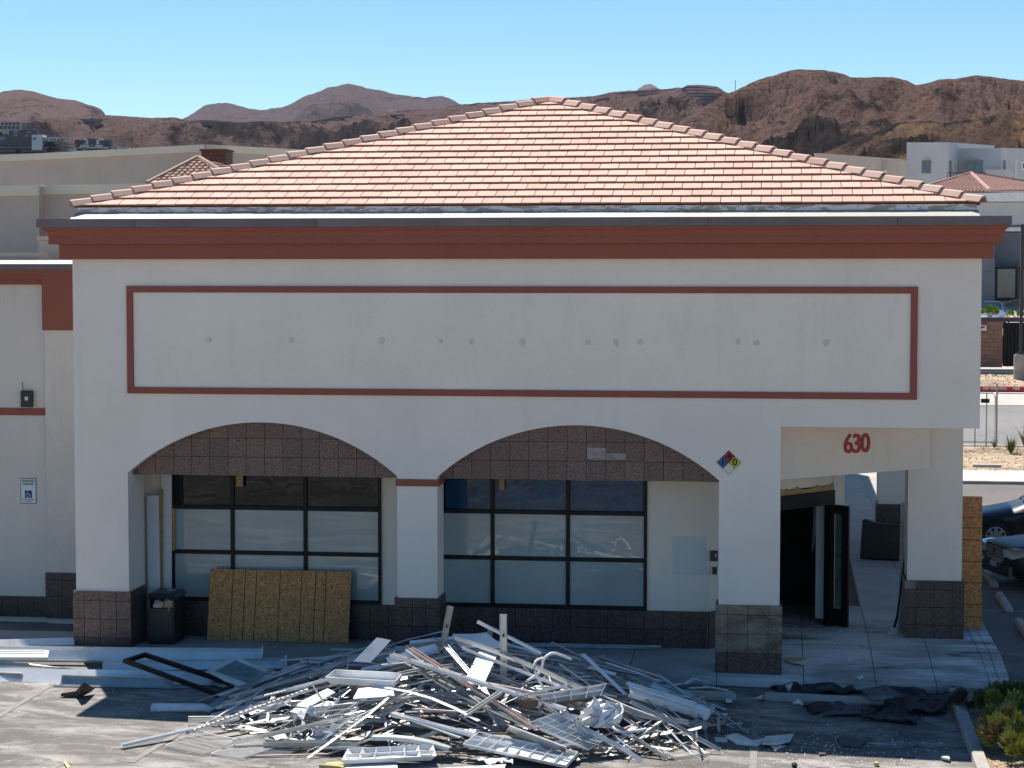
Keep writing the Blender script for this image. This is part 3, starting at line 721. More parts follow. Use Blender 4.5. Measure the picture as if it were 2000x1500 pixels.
barrel_roof(st, e0, e1, ap, 'tile_field', 'far_roof_brown', 9, .20, .085)
barrel_roof(st, e1, e2, ap, 'tile_field', 'far_roof_brown', 9, .20, .085)
barrel_roof(st, e3, e0, ap, 'tile_field', 'far_roof_brown', 9, .20, .085)
hp = MB(); hp.tube([e0+Vector((0,-.03,.05)), ap+Vector((0,0,.1))], .10, 6).tube([e1+Vector((0,-.03,.05)), ap+Vector((0,0,.1))], .10, 6); hp.build('hip_tile', 'far_roof_brown', st)
MB().box(e0.x+.2, e1.x-.2, 30.9, 36.4, -.2, e0.z-.03).build('wall', 'beige_stucco', st)
# nearer stepped building at the left
nb = thing('stepped_building', atY(40, 500, 19), 'taupe stepped building with a pale parapet band, far left behind the wing', 'building')
wall_run(nb, [(-120,368,19),(76,364,19)], -.1, 'beige_stucco', band=(.24, .12, 'cream_band'))
p = atY(76, 364, 19)
wall_run(nb, [(77,364,19.5),(300,361,19.2)], -.1, 'dark_taupe' if 'dark_taupe' in M else 'beige_stucco', band=(.22, .14, 'cream_band'))
for (u0, u1, v0, v1, Y) in ((72, 110, 461, 470, 16), (-80, 79, 493, 501, 15)):
    a_, b__ = atY(u0, v1, Y), atY(u1, v0, Y); MB().box(a_.x, b__.x, Y, Y+.5, a_.z, b__.z).build('ledge', 'beige_stucco', nb)
a_, b__ = atY(77, 500, 16.1), atY(120, 471, 16.1); MB().box(a_.x, b__.x, 16.05, 19, -.1, b__.z).build('wall', 'beige_stucco', nb)

# houses on the hillside, far left
def block_house(name, label, parts, base_px, Y):
    Y = onhill(base_px[0], min(base_px[1], 292)).y-5; t = thing(name, atY(base_px[0], base_px[1], Y), label, 'house', 'houses on the terraced hillside')
    for (u0, v0, u1, v1, dy, mat, nm) in parts:
        a_, b__ = atY(u0, v1, Y+dy), atY(u1, v0, Y+dy)
        MB().box(a_.x, b__.x, Y+dy, Y+dy+(8 if nm in ('wall','wing') else .3), a_.z-(6 if nm == 'wall' else 0), b__.z).build(nm, mat, t)
    return t
block_house('hillside_house', 'modern house with two white slanted fins and dark glass, lowest on the hillside', [
    (146,273,160,286,.5,'house_dark','wing'),(198,273,212,287,.5,'house_dark','wing'),(166,271,194,289,0,'house_dark','wall'),(163,270,170,274,-1,'house_white','fin'),(192,270,202,274,-1,'house_white','fin'),
    (168,273,172,282,-1,'house_white','fin'),(188,273,193,282,-1,'house_white','fin'),(156,283,174,287,-1.2,'house_white','balcony'),(186,283,200,287,-1.2,'house_white','balcony'),
    (163,278,172,283,-.6,'glass_far','window'),(188,278,197,283,-.6,'glass_far','window'),(176,281,184,286,-.6,'glass_far','window'),(148,287,212,290,-.8,'house_white','terrace')], (180,290), 640)
block_house('hillside_house', 'low white garage shaped house right of the finned house', [(214,287,248,293,0,'house_white','wall'),(222,289,228,293,-.3,'house_dark','door'),(236,289,246,293,-.3,'house_dark','door')], (231,293), 620)
block_house('hillside_house', 'low white house left of the finned house', [(112,288,140,294,0,'house_white','wall'),(116,290,122,294,-.3,'house_dark','door')], (126,294), 620)
block_house('hillside_house', 'wide pale house with a row of windows on the upper terrace', [(62,263,82,275,0,'house_white','wall'),(82,268,126,276,.6,'tan_stucco','wing'),(64,268,70,274,-.3,'glass_far','window'),(84,270,92,275,-.2,'glass_far','window'),(96,268,110,276,-.4,'house_white','frame'),(97,270,109,275,-.8,'glass_far','window'),(112,270,124,275,-.2,'glass_far','window')], (95,276), 700)
block_house('hillside_house', 'dark two storey house with blue windows on the terraces', [(18,254,72,270,0,'house_dark','wall'),(26,255,36,260,-.3,'glass_far','window'),(50,257,62,260,-.3,'glass_far','window'),(26,262,34,266,-.3,'glass_far','window'),(48,263,56,267,-.3,'glass_far','window')], (45,270), 740)
block_house('hillside_house', 'dark boxy house at the left edge below the pale block', [(-30,263,20,275,0,'house_dark','wall'),(-2,267,10,274,-.3,'glass_far','window'),(20,268,44,275,.3,'house_dark','wing'),(22,270,30,275,0,'glass_far','window'),(32,267,42,275,0,'frame_grey','door')], (10,275), 715)
block_house('hillside_house', 'uppermost grey apartment house at the left edge of the hillside', [(-40,238,42,253,0,'tan_stucco','wall')]+[(2+k*7.5,239,7+k*7.5,244,-.4,'house_dark','window') for k in range(5)]+[(0+k*8,246,5+k*8,252,-.4,'house_dark','window') for k in range(5)], (15,253), 790)

# right: beige and pale grey houses
hb = thing('beige_house', atY(1700, 370, 150), 'beige flat roofed house in front of the rocks, right of the tiled roof', 'house')
wall_run(hb, [(1590,299,166),(1760,311,158)], 4, 'tan_stucco', .3)
wall_run(hb, [(1652,312,152),(1722,312,150),(1772,313,158)], 4, 'tan_stucco', .3)
wp = atY(1726, 345, 150.4); 
for (u, v0, v1) in ((1729, 333, 350), (1695, 333, 350)):
    a_, b__ = atY(u-3.5, v1, 149.6), atY(u+3.5, v0, 149.6); window(hb, a_.x, b__.x, a_.z, b__.z, 149.5, 1, .12, 'house_white')
hg = thing('pale_house', atY(1880, 375, 150), 'pale grey stucco house with a sliding door and balcony at the right', 'house')
wall_run(hg, [(1771,278,150),(1850,278,146),(1873,279,152)], 4, 'grey_stucco', .3)
wall_run(hg, [(1873,290,152),(1956,289,150),(2040,291,156)], 4, 'grey_stucco', .3)
wall_run(hg, [(1850,278,151.5),(1942,284,156)], 10, 'grey_stucco', .5)
wall_run(hg, [(1924,331,147.5),(1972,331,147)], 4, 'grey_stucco', 2)
wall_run(hg, [(1985,312,145),(2060,312,145)], 4, 'grey_stucco', .3)
a_, b__ = atY(1799, 339, 148), atY(1821, 313, 148); window(hg, a_.x, b__.x, a_.z, b__.z, 147.6, 2, .14, 'frame_grey')
a_, b__ = atY(1886, 340, 151), atY(1936, 313, 151); window(hg, a_.x, b__.x, a_.z, b__.z, 150.9, 3, .14, 'frame_grey')
a_, b__ = atY(1853, 346, 146), atY(1860, 313, 146); window(hg, a_.x, b__.x, a_.z, b__.z, 146.2, 1, .10, 'frame_grey')
a_, b__ = atY(1960, 336, 149), atY(1966, 312, 149); window(hg, a_.x, b__.x, a_.z, b__.z, 149.6, 1, .10, 'frame_grey')
a_, b__ = atY(1994, 332, 145), atY(2010, 316, 145); window(hg, a_.x, b__.x, a_.z, b__.z, 144.9, 1, .12, 'house_white')
rl = MB(); a_, b__ = atY(1850, 352, 144), atY(1925, 337, 144)
rl.bar((a_.x,144,b__.z), (b__.x,144,b__.z), .06, .06).bar((a_.x,144,a_.z), (b__.x,144,a_.z), .06, .06)
for k in range(14):
    x = a_.x+(b__.x-a_.x)*k/13; rl.bar((x,144,a_.z), (x,144,b__.z), .04, .04)
rl.build('balcony_railing', 'post_dark', hg)
# tiled corner building, grey below
tb = thing('grey_corner_building', atY(1950, 600, 95), 'dark grey building with a pale fascia and clay tiled tower roof, right edge', 'building')
e0, e1 = atY(1784, 374, 103), atY(1932, 374, 100); e2 = atY(2090, 372, 108); ap = atY(1900, 340, 108)
ap = atY(1897, 341, 107)
barrel_roof(tb, e0, e1, ap, 'tile_field', 'far_roof', 14, .26, .11)
barrel_roof(tb, e1, e2, ap, 'tile_field', 'far_roof', 14, .26, .11)
hp = MB(); hp.tube([e1+Vector((0,-.05,.1)), ap+Vector((0,0,.1))], .12, 6).tube([e0+Vector((0,-.05,.1)), ap+Vector((0,0,.1))], .12, 6).tube([e2+Vector((0,-.05,.1)), ap+Vector((0,0,.1))], .12, 6); hp.build('hip_tile', 'far_roof', tb)
wall_run(tb, [(1770,376,101.5),(2100,374,101.5)], 3, 'grey_stucco', 8)
a_, b__ = atY(1880, 440, 98), atY(2120, 388, 98)
a_, b__ = atY(1860, 394, 97.4), atY(2120, 376, 97.4); MB().box(a_.x, b__.x, 97.4, 101, a_.z, b__.z).build('fascia', 'house_white', tb)
a_, b__ = atY(1860, 440, 98), atY(2120, 394.5, 98); MB().box(a_.x, b__.x, 98, 101, a_.z, b__.z).build('parapet', 'grey_stucco', tb)
a_, b__ = atY(1900, 400, 93), atY(1947, 397, 93)
a_, b__ = atY(1860, 452, 97.8), atY(2120, 441, 97.8); MB().box(a_.x, b__.x, 97.8, 99, a_.z, b__.z).build('canopy_edge', 'house_white', tb)
a_, b__ = atY(1930, 520, 97), atY(2120, 453, 97); MB().box(a_.x, b__.x, 98.2, 101, a_.z, b__.z).build('upper_wall', 'dark_stucco', tb)
for k in range(5):                                   # coursed pier at the left
    v0 = 504+k*26; a_, b__ = atY(1860, v0+25.4, 96), atY(1943, v0, 96); MB().box(a_.x, b__.x, 96+.02*(k % 2), 99, a_.z, b__.z).build('block_course', 'dark_stucco', tb)
a_, b__ = atY(1860, 640, 96.1), atY(1943, 456, 96.1); MB().box(a_.x, b__.x, 96.1, 99, a_.z, b__.z).build('pier', 'dark_stucco', tb)
a_, b__ = atY(1943, 586, 97), atY(2120, 521, 97)
window(tb, a_.x, atY(1988, 500, 97).x, a_.z, b__.z, 97.0, 1, .14, 'black_metal', 'glass_far'); window(tb, atY(1990, 500, 97).x, atY(2060, 500, 97).x, a_.z, b__.z, 97.0, 1, .14, 'black_metal', 'glass_far')
a_, b__ = atY(1943, 640, 97), atY(2120, 588, 97); MB().box(a_.x, b__.x, 97.1, 99, a_.z, b__.z).build('dado', 'cmu', tb)
rl = MB(); p0, p1, p2 = atY(1932, 598, 93), atY(1985, 586, 93), atY(2000, 584, 93)
rl.tube([p0, p1, p2], .05, 5)
for q in (p0, p1): rl.tube([q, q-Vector((0,0,1.0))], .04, 5)
tag(rl.build('handrail', 'post_dark'), 'thin black sloping handrail in front of the grey building', 'handrail')
# enclosure: block wall, black top band, gate
en = thing('block_enclosure', atY(1930, 716, 65.2), 'brown block enclosure wall with dark capping beside the lamp post', 'wall')
a_, b__ = atY(1880, 717, 65.3), atY(1959, 629, 65.3)
rows = 11; hz = (b__.z-a_.z)/rows; bw = .42; xr = b__.x; xl = a_.x-2
for r_ in range(rows):
    x = xr; k = 0
    while x > xl:
        wv = bw/2 if (k == 0 and r_ % 2) else bw
        MB().box(x-wv+.006, x-.006, 65.3+random.uniform(0, .008), 65.5, a_.z+r_*hz+.006, a_.z+(r_+1)*hz-.006).build('block', 'cmu', en); x -= wv; k += 1
MB().box(xl, xr-.01, 65.33, 65.62, a_.z, b__.z-.01).build('mortar_core', 'brown_vinyl', en)
MB().box(xl, xr+8, 65.22, 65.7, b__.z+.005, b__.z+.22).build('capping', 'house_dark', en)
gt = thing('metal_gate', atY(1980, 716, 65.4), 'black ribbed metal gate right of the block wall', 'gate')
zb = a_.z+.05; x = xr+.05
for k in range(17):
    MB().box(x, x+.14, 65.36, 65.40+.0, zb, b__.z-.02).build('slat', 'black_metal', gt); x += .17
MB().box(xr+.05, x, 65.41, 65.45, zb+.2, zb+.3).box(xr+.05, x, 65.41, 65.45, b__.z-.35, b__.z-.25).box(xr+.02, x, 65.46, 65.48, zb, b__.z-.03).build('frame', 'black_metal', gt)
ws_ = thing('warning_sign', atY(1921, 640, 65.2), 'small red and white notice with a black symbol on the block wall', 'sign')
a_, b__ = atY(1911, 648, 65.2), atY(1927, 631, 65.2); zc = (a_.z+b__.z)/2
MB().box(a_.x, b__.x, 65.22, 65.24, a_.z, b__.z).build('plate', 'house_white', ws_)
MB().box(a_.x, b__.x, 65.205, 65.218, b__.z-.10, b__.z).build('header', 'sign_red', ws_); MB().box(a_.x, b__.x, 65.205, 65.218, a_.z, a_.z+.045).build('footer', 'sign_red', ws_)
sy = MB(); sx = b__.x-.17; sy.prism_xz([(sx-.09,zc-.05),(sx-.02,zc-.05),(sx-.02,zc-.02),(sx+.08,zc+.0),(sx+.11,zc+.05),(sx-.07,zc+.05)], 65.206, 65.217); sy.build('symbol', 'black_metal', ws_)
lp = thing('street_lamp', atY(1990, 733, 62), 'dark square lamp post on a round concrete footing, right edge', 'street lamp')
a_ = atY(1992, 733, 62); zt = atY(1992, 692, 62).z; n = 14; cx = a_.x+.02
ft = MB(); ft.prism_xy([(cx+.31*math.cos(6.283*k/n), 62+.31*math.sin(6.283*k/n)) for k in range(n)], a_.z-.4, zt-.03); ft.prism_xy([(cx+.28*math.cos(6.283*k/n), 62+.28*math.sin(6.283*k/n)) for k in range(n)], zt-.03, zt); ft.build('footing', 'concrete', lp)
zz = atY(1990, 438, 62).z; MB().box(cx-.07, cx+.07, 61.93, 62.07, zt, zz).build('pole', 'post_dark', lp)
MB().box(cx-.17, cx+.17, 61.83, 62.17, zt, zt+.05).box(cx-.1, cx+.1, 61.9, 62.1, zt+.05, zt+.13).build('base_plate', 'post_dark', lp)
MB().box(cx-.9, cx-.07, 61.97, 62.03, zz-.14, zz-.09).build('arm', 'post_dark', lp); MB().box(cx-1.35, cx-.75, 61.85, 62.15, zz-.16, zz-.04).build('lamp_head', 'post_dark', lp)
# chain link fence beside the street
fe = thing('chain_link_fence', atY(1945, 868, 40), 'galvanised chain link fence with a gate frame beside the far street', 'fence')
z0, z1 = atY(1945, 868, 40).z, atY(1945, 768, 40).z
x0, x1 = 4.2, 12
for u, r_ in ((1946, .03), (1926, .022), (1904, .022)):
    x = atY(u, 868, 40).x; MB().tube([(x,40,z0-.1), (x,40,z1+(.35 if u == 1946 else 0))], r_, 6).build('post', 'chain', fe)
MB().tube([(x0,40,z1), (atY(1940,768,40).x,40,z1), (atY(1944,775,40).x,40,z1-.12), (atY(1944,775,40).x,40,z0+.08), (x0,40,z0+.08)], .02, 6).build('gate_frame', 'chain', fe)
MB().tube([(atY(1948,768,40).x,40,z1), (x1,40,z1-.05)], .018, 6).build('top_rail', 'chain', fe)
MB().tube([(atY(1946,770,40).x,40.02,z1), (atY(1960,752,40).x,42,z1+.3)], .012, 5).build('brace_wire', 'chain', fe)
wm = MB(); pitch = .075; H = z1-z0; k = x0-H
while k < x1:
    for s in (1, -1):
        a0, a1 = (k, k+H) if s == 1 else (k+H, k); p_, q_ = Vector((a0,40+.004*s,z0)), Vector((a1,40+.004*s,z1))
        t0, t1 = 0, 1
        if p_.x < x0: t0 = (x0-p_.x)/(q_.x-p_.x)
        if q_.x < x0: t1 = (x0-p_.x)/(q_.x-p_.x)
        if p_.x > x1: t0 = (x1-p_.x)/(q_.x-p_.x)
        if q_.x > x1: t1 = (x1-p_.x)/(q_.x-p_.x)
        if 0 <= t0 < t1 <= 1: wm.tube([p_.lerp(q_, t0), p_.lerp(q_, t1)], .0032, 3)
    k += pitch
tag(wm.build('wire_mesh', 'chain', fe), kind='stuff')
pl_ = MB(); a_, b__ = atY(1916, 787, 39.9), atY(1933, 779, 39.9); pl_.box(a_.x, b__.x, 39.93, 39.95, a_.z, b__.z)
tag(pl_.build('fence_plate', 'black_metal'), 'small dark plate hung on the chain link gate', 'plate')
# ================================================================== THE SHOP
XL, XR, ZS, ZT = -11.78, 3.09, 3.90, 6.62
BL_ = 20.0
shop = thing('store_building', (-4.35, 0, 0), 'gutted corner shop with two arches, red trim and pink tiled hip roof', 'building')
arches = ((-10.86, -6.28, 3.02, 3.885), (-5.61, -1.01, 3.02, 3.89))
def arch_pts(x0, x1, zs, za, n=28):
    c = (x0+x1)/2; hw = (x1-x0)/2; r = za-zs; rad = (hw*hw+r*r)/(2*r); out = []
    for i in range(n+1):
        x = x1-(x1-x0)*i/n; out.append((x, za-rad+math.sqrt(rad*rad-(x-c)**2)))
    return out
poly = [(XL,-.6), (XL,ZT), (XR,ZT), (XR,ZS), (-.03,ZS), (-.03,-.6), (-1.01,-.6)]
poly += arch_pts(*arches[1])+[(-5.61,-.6), (-6.28,-.6)]+arch_pts(*arches[0])+[(-10.86,-.6)]
MB().prism_xz(poly, 0, .26).build('facade_wall', 'stucco', shop)
MB().box(XL, -10.86, .26, .86, -.6, 3.9).build('pillar', 'stucco', shop)
MB().box(-6.28, -5.61, .26, .62, -.6, 3.9).build('pillar', 'stucco', shop)
MB().box(-1.01, -.03, .26, .55, -.6, 3.9).build('pillar', 'stucco', shop)
MB().box(2.17, 3.10, 3.05, 3.95, -.6, 3.899).build('pillar', 'stucco', shop)
MB().box(2.20, 3.08, 14.8, 15.7, -.6, 3.899).build('pillar', 'stucco', shop)
# side, back walls, soffit, flat roof
MB().box(2.80, XR, .26, BL_, ZS, ZT).build('side_wall', 'stucco', shop)
MB().box(XL, XL+.3, .86, BL_, -.6, ZT).build('side_wall', 'stucco', shop)
MB().box(XL+.3, 2.8, BL_-.3, BL_, ZS, ZT).build('back_wall', 'stucco', shop)
MB().box(XL+.3, 2.80, .47, BL_-.3, 3.903, 3.98).build('soffit', 'stucco', shop)
MB().box(XL+.31, 2.79, .27, BL_-.31, 6.9, 6.98).build('flat_roof', 'roof_gravel', shop)
# main body behind: window wall, splayed entrance wall, long side wall
WY = 1.60
MB().box(-11.47, -10.60, WY, WY+.15, -.6, 3.89).build('window_wall', 'stucco_panel', shop)
MB().box(-6.86, -6.22, WY, WY+.15, -.6, 3.89).build('window_wall', 'stucco_panel', shop)
MB().box(-2.27, -1.22, WY, WY+.15, -.6, 3.89).build('window_wall', 'stucco_panel', shop)
MB().box(-10.60, -6.86, WY+.01, WY+.15, -.6, .60).build('sill_wall', 'stucco', shop)
MB().box(-6.22, -2.27, WY+.01, WY+.15, -.6, .60).build('sill_wall', 'stucco', shop)
# splayed wall: from (-1.22,1.6) to (1.08,4.05)
SA, SB = Vector((-1.22, WY, 0)), Vector((1.10, 4.35, 0)); sd = (SB-SA).normalized(); sn = Vector((sd.y, -sd.x, 0)); SL = (SB-SA).length
def splay(t0, t1, z0, z1, o0, o1, name, mat, parent=shop):
    """box on the splayed wall: t along it in metres, o outwards"""
    q = [SA+sd*t0+sn*o1, SA+sd*t1+sn*o1, SA+sd*t1+sn*o0, SA+sd*t0+sn*o0]
    return MB().prism_xy([(v.x, v.y) for v in q], z0, z1).build(name, mat, parent)
splay(0, .30, -.6, 3.89, -.15, 0, 'entrance_wall', 'stucco_panel'); splay(-.03, .15, -.2, .31, .005, .04, 'granite_tile', 'granite'); splay(-.03, .15, .316, .625, .005, .04, 'granite_tile', 'granite'); splay(.155, .305, -.2, .31, .005, .04, 'granite_tile', 'granite'); splay(.155, .305, .316, .625, .005, .04, 'granite_tile', 'granite')
splay(.30, SL-.30, 2.55, 3.89, -.15, 0, 'entrance_wall', 'stucco_panel')
splay(SL-.30, SL, -.6, 3.89, -.15, .02, 'entrance_pilaster', 'stucco_panel')
splay(.30, SL-.30, 2.20, 2.46, -.12, .05, 'door_header', 'black_metal')
jb = MB(); tt = .3; top = []; 
while tt < SL-.3: top.append((tt, 2.50+random.uniform(-.03, .04))); tt += .09
v = []; 
for t_, z_ in top:
    q = SA+sd*t_+sn*.03; v += [(q.x, q.y, 2.44), (q.x, q.y, z_+.05)]
    q = SA+sd*t_-sn*.02; v += [(q.x, q.y, 2.44), (q.x, q.y, z_+.05)]
m_ = len(top)
jb.add(v, [(4*i, 4*i+4, 4*i+5, 4*i+1) for i in range(m_-1)]+[(4*i+1, 4*i+5, 4*i+7, 4*i+3) for i in range(m_-1)]+[(4*i+2, 4*i+3, 4*i+7, 4*i+6) for i in range(m_-1)]); jb.build('torn_sheathing', 'wood', shop)
splay(.30, .42, -.1, 2.2, -.10, .04, 'door_jamb', 'black_metal'); splay(SL-.42, SL-.30, -.1, 2.2, -.10, .04, 'door_jamb', 'black_metal')
MB().box(.95, 1.10, 4.36, 34.6, -.6, 3.89).build('long_wall', 'stucco', shop)
MB().box(-11.4, 1.10, 20.02, 34.6, 3.90, 5.5).build('rear_block', 'stucco', shop)
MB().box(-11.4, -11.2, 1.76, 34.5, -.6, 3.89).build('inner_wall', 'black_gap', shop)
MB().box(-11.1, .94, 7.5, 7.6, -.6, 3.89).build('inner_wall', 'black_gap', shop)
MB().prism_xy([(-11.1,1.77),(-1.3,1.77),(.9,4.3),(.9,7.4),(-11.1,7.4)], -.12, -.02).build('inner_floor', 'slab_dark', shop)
MB().box(-.42, -.30, 5.2, 5.32, -.02, 3.88).build('inner_post', 'galv_dull', shop)
# red band round the slim pillar, cornice, coping
MB().box(-6.30, -5.59, -.025, .64, 2.86, 2.975).build('red_band', 'red_trim', shop)
def ring(z0, z1, out, name, mat, inset=.35):
    b = MB(); x0, x1, y0 = XL-out, XR+out, -out
    b.prism_xy([(x0,y0),(x1,y0),(x1,BL_+out),(x1-out-inset,BL_+out),(x1-out-inset,y0+out+inset),(x0+out+inset,y0+out+inset),(x0+out+inset,.95),(x0,.95)], z0, z1)
    return b.build(name, mat, shop)
ring(6.585, 6.83, .165, 'cornice', 'red_trim')
ring(6.832, 6.945, .30, 'cornice', 'red_trim')
# swept cyma course between
cy = MB(); prof_ = [(.30,6.947),(.305,6.985),(.32,7.02),(.345,7.05),(.375,7.068),(.385,7.10)]
vs = []
for o_, z_ in prof_: vs += [(XL-o_, .95, z_), (XL-o_, -o_, z_), (XR+o_, -o_, z_), (XR+o_, BL_+o_, z_)]
vs += [(XL+.3, .95, 7.10), (XL+.3, .3, 7.10), (XR-.3, .3, 7.10), (XR-.3, BL_, 7.10)]
k = len(prof_)
cy.add(vs, [(4*i+j, 4*i+j+1, 4*i+j+5, 4*i+j+4) for i in range(k) for j in range(3)]); cy.build('cornice', 'red_trim', shop)
xs_ = [-12.24,-10.55,-7.5,-4.35,-1.2,1.75,3.50]
for a, b in zip(xs_, xs_[1:]):
    MB().box(a+(.003 if a > -12 else 0), b-(.003 if b < 3.4 else 0), -.43, .05, 7.103, 7.245).build('coping', 'brown_metal', shop)
MB().box(-12.24, -11.7, .053, .97, 7.103, 7.243).build('coping', 'brown_metal', shop); MB().box(3.0, 3.50, .053, BL_+.4, 7.103, 7.243).build('coping', 'brown_metal', shop)
# pale sloping membrane between coping and eave, then the flaking fascia
EY, EZ = .64, 7.475
el, er = -11.86, 3.03
MB().add([(el-.06,.06,7.18),(er+.06,.06,7.18),(er+.04,EY-.07,7.370),(el-.04,EY-.07,7.380),(el-.06,.06,7.0),(er+.06,.06,7.0),(er+.04,EY-.07,7.0),(el-.04,EY-.07,7.0)],
         [(0,1,2,3),(0,4,5,1),(1,5,6,2),(3,7,4,0),(2,6,7,3)]).build('roof_membrane', 'white_membrane', shop)
MB().box(el-.02, er+.02, EY-.066, EY+.05, 7.20, 7.462).build('fascia', 'peel', shop)
# sign panel: frame and recessed field
sx0, sx1, sz0, sz1, fw_ = -10.84, 2.105, 4.35, 6.14, .105
MB().box(sx0, sx1, -.045, -.002, sz1-fw_, sz1).build('sign_frame', 'red_trim', shop); MB().box(sx0, sx1, -.045, -.002, sz0, sz0+fw_).build('sign_frame', 'red_trim', shop)
MB().box(sx0, sx0+fw_, -.045, -.002, sz0+fw_+.002, sz1-fw_-.002).build('sign_frame', 'red_trim', shop); MB().box(sx1-fw_, sx1, -.045, -.002, sz0+fw_+.002, sz1-fw_-.002).build('sign_frame', 'red_trim', shop)
MB().box(sx0+fw_+.004, sx1-fw_-.004, -.012, -.002, sz0+fw_+.004, sz1-fw_-.004).build('sign_field', 'stucco_panel', shop)
# filled anchor holes left by removed letters
M['patch'] = simple('filler_patch', (.68,.61,.53), .9, 0, .12, 14, dirt=(.50,.44,.38), dscale=18)
for u, vy in ((409,663),(569,665),(746,666),(861,666),(922,667),(1020,667),(1148,669),(1204,668),(1250,669),(1442,667),(1478,670),(1614,669)):
    q = atY(u, vy, -.014); r_ = random.uniform(.040, .062); b = MB()
    b.prism_xz([(q.x+r_*math.cos(6.283*k/9)*random.uniform(.7,1.2), q.z+r_*math.sin(6.283*k/9)*random.uniform(.8,1.5)) for k in range(9)], -.0145, -.0125); b.build('filled_hole', 'patch', shop)

# granite facing --------------------------------------------------------
def tile(x0, x1, z0, z1, y, mat, d=.028, nm='granite_tile'):
    g = .0035; yy = y-random.uniform(0, .003)
    return MB().box(x0+g, x1-g, yy, y+d, z0+g, z1-g).build(nm, mat, shop)
def face_tiles(xs, zs, y, mats):
    for i, (a, b) in enumerate(zip(xs, xs[1:])):
        for j, (c, d) in enumerate(zip(zs, zs[1:])):
            if mats(i, j): tile(a, b, c, d, y, mats(i, j))
# tympana in the arches
for (x0, x1, zs, za), first, pit in ((arches[0], atY(373.3, 900, .2).x, .3135), (arches[1], atY(958, 900, .2).x, .3155)):
    MB().box(x0+.003, x1-.003, .265, .42, 2.972, 3.88).build('arch_backing', 'black_gap', shop)
    c = (x0+x1)/2; hw = (x1-x0)/2; r = za-zs; rad = (hw*hw+r*r)/(2*r)
    x = first-8*pit
    while x < x1:
        for j in range(3):
            z = 2.968+j*.315; a, b = max(x, x0+.004), min(x+pit, x1-.004)
            if b-a > .02:
                xm = min(max(c, a), b); zz = za-rad+math.sqrt(max(0, rad*rad-(xm-c)**2))
                if z < zz+.03: tile(a, b, z, min(z+.315, 3.885) if j == 2 else z+.315, .232, 'granite_brown')
        x += pit
# worn pale patches where labels were torn off two tiles
for u0, u1, v0, v1 in ((1147, 1184, 875, 897), (1185, 1222, 886, 898)):
    a_, b__ = atY(u0, v1, .22), atY(u1, v0, .22); MB().box(a_.x, b__.x, .2255, .2278, a_.z, b__.z).build('glue_patch', 'glue', shop)
# pillar bases
BZ = 1.015
def base(x0, x1, y0, y1, zb, cols, mat_front, mat_side='granite', rows=(.16,.47,.78)):
    o = .045; xs = [x0-o]+cols+[x1+o]; zt = BZ; zs = [zb]+sorted([zt-r_ for r_ in rows if zt-r_ > zb+.05])+[zt]
    face_tiles(xs, zs, y0-o, lambda i, j: mat_front(i, j, len(zs)-1))
    for xf, s in ((x1+o, 1), (x0-o, -1)):
        ys = [y0-o]+[y0-o+.31*k for k in range(1, int((y1-y0+o)/.31)+1)]+[y1]
        for a, b in zip(ys, ys[1:]):
            if b-a < .02: continue
            for c, d in zip(zs, zs[1:]):
                MB().box(min(xf, xf-s*.028), max(xf, xf-s*.028), a+.0035, b-.0035, c+.0035, d-.0035).build('granite_tile', mat_side, shop)
    MB().box(x0-o+.03, x1+o-.03, y0-o+.03, y1, zb, zt-.004).build('base_core', 'black_gap', shop)
base(XL, -10.86, 0, .82, -.06, [-11.63,-11.35,-11.07], lambda i, j, n: 'granite_brown' if j > 0 else 'granite')
base(-6.28, -5.61, 0, .60, -.12, [-6.02,-5.80], lambda i, j, n: 'granite')
base(-1.01, -.03, 0, .53, -.22, [-.86,-.54,-.21], lambda i, j, n: 'granite_dusty' if j > 0 else 'granite')
base(2.17, 3.10, 3.05, 3.9, -.2, [2.32,2.63,2.94], lambda i, j, n: 'granite_dusty' if (i < 1 and j > 2) else 'granite')
base(2.20, 3.08, 14.8, 15.6, -.2, [2.36,2.67,2.98], lambda i, j, n: 'granite')
for a, b in ((-10.84, -1.25),):
    xs = [a]; 
    while xs[-1] < b-.1: xs.append(min(xs[-1]+.316, b))
    face_tiles(xs, [-.2, -.01, .31, .625], WY-.045, lambda i, j: 'granite')
MB().box(-10.84, -1.25, WY-.018, WY+.008, -.2, .62).build('base_core', 'black_gap', shop)

# shop windows -----------------------------------------------------------
def shop_window(x0, x1, mull, z0, zr, z1, upper):
    f = MB(); y0, y1 = WY-.05, WY+.07; t = .055
    f.box(x0, x1, y0, y1, z0, z0+.075).box(x0, x1, y0, y1, z1-.06, z1).box(x0, x0+t, y0, y1, z0+.076, z1-.061).box(x1-t, x1, y0, y1, z0+.076, z1-.061)
    for m in mull: f.box(m-t/2-.005, m+t/2+.005, y0+.002, y1-.002, z0+.076, z1-.061)
    xs = [x0+t]+[q for m in mull for q in (m-t/2-.006, m+t/2+.006)]+[x1-t]
    for z in zr:
        for a, b in zip(xs[::2], xs[1::2]): f.box(a, b, y0+.006, y1-.006, z-.035, z+.035)
    fo = f.build('window', 'black_metal', shop); bevel(fo, .006, 1)
    zs = [z0+.075, zr[1]-.035, zr[1]+.035, zr[0]-.035, zr[0]+.035, z1-.06]
    for a, b in zip(xs[::2], xs[1::2]):
        for k in range(3):
            MB().box(a, b, WY+.002, WY+.010, zs[2*k], zs[2*k+1]).build('pane', 'glass' if k == 2 else 'frosted', fo)
    return fo
w1 = shop_window(-10.60, -6.86, (-9.5, -8.2), .615, (2.27, 1.485), 3.3, 0)
w2 = shop_window(-6.22, -2.27, (-4.92, -3.62), .615, (2.27, 1.475), 3.3, 1)

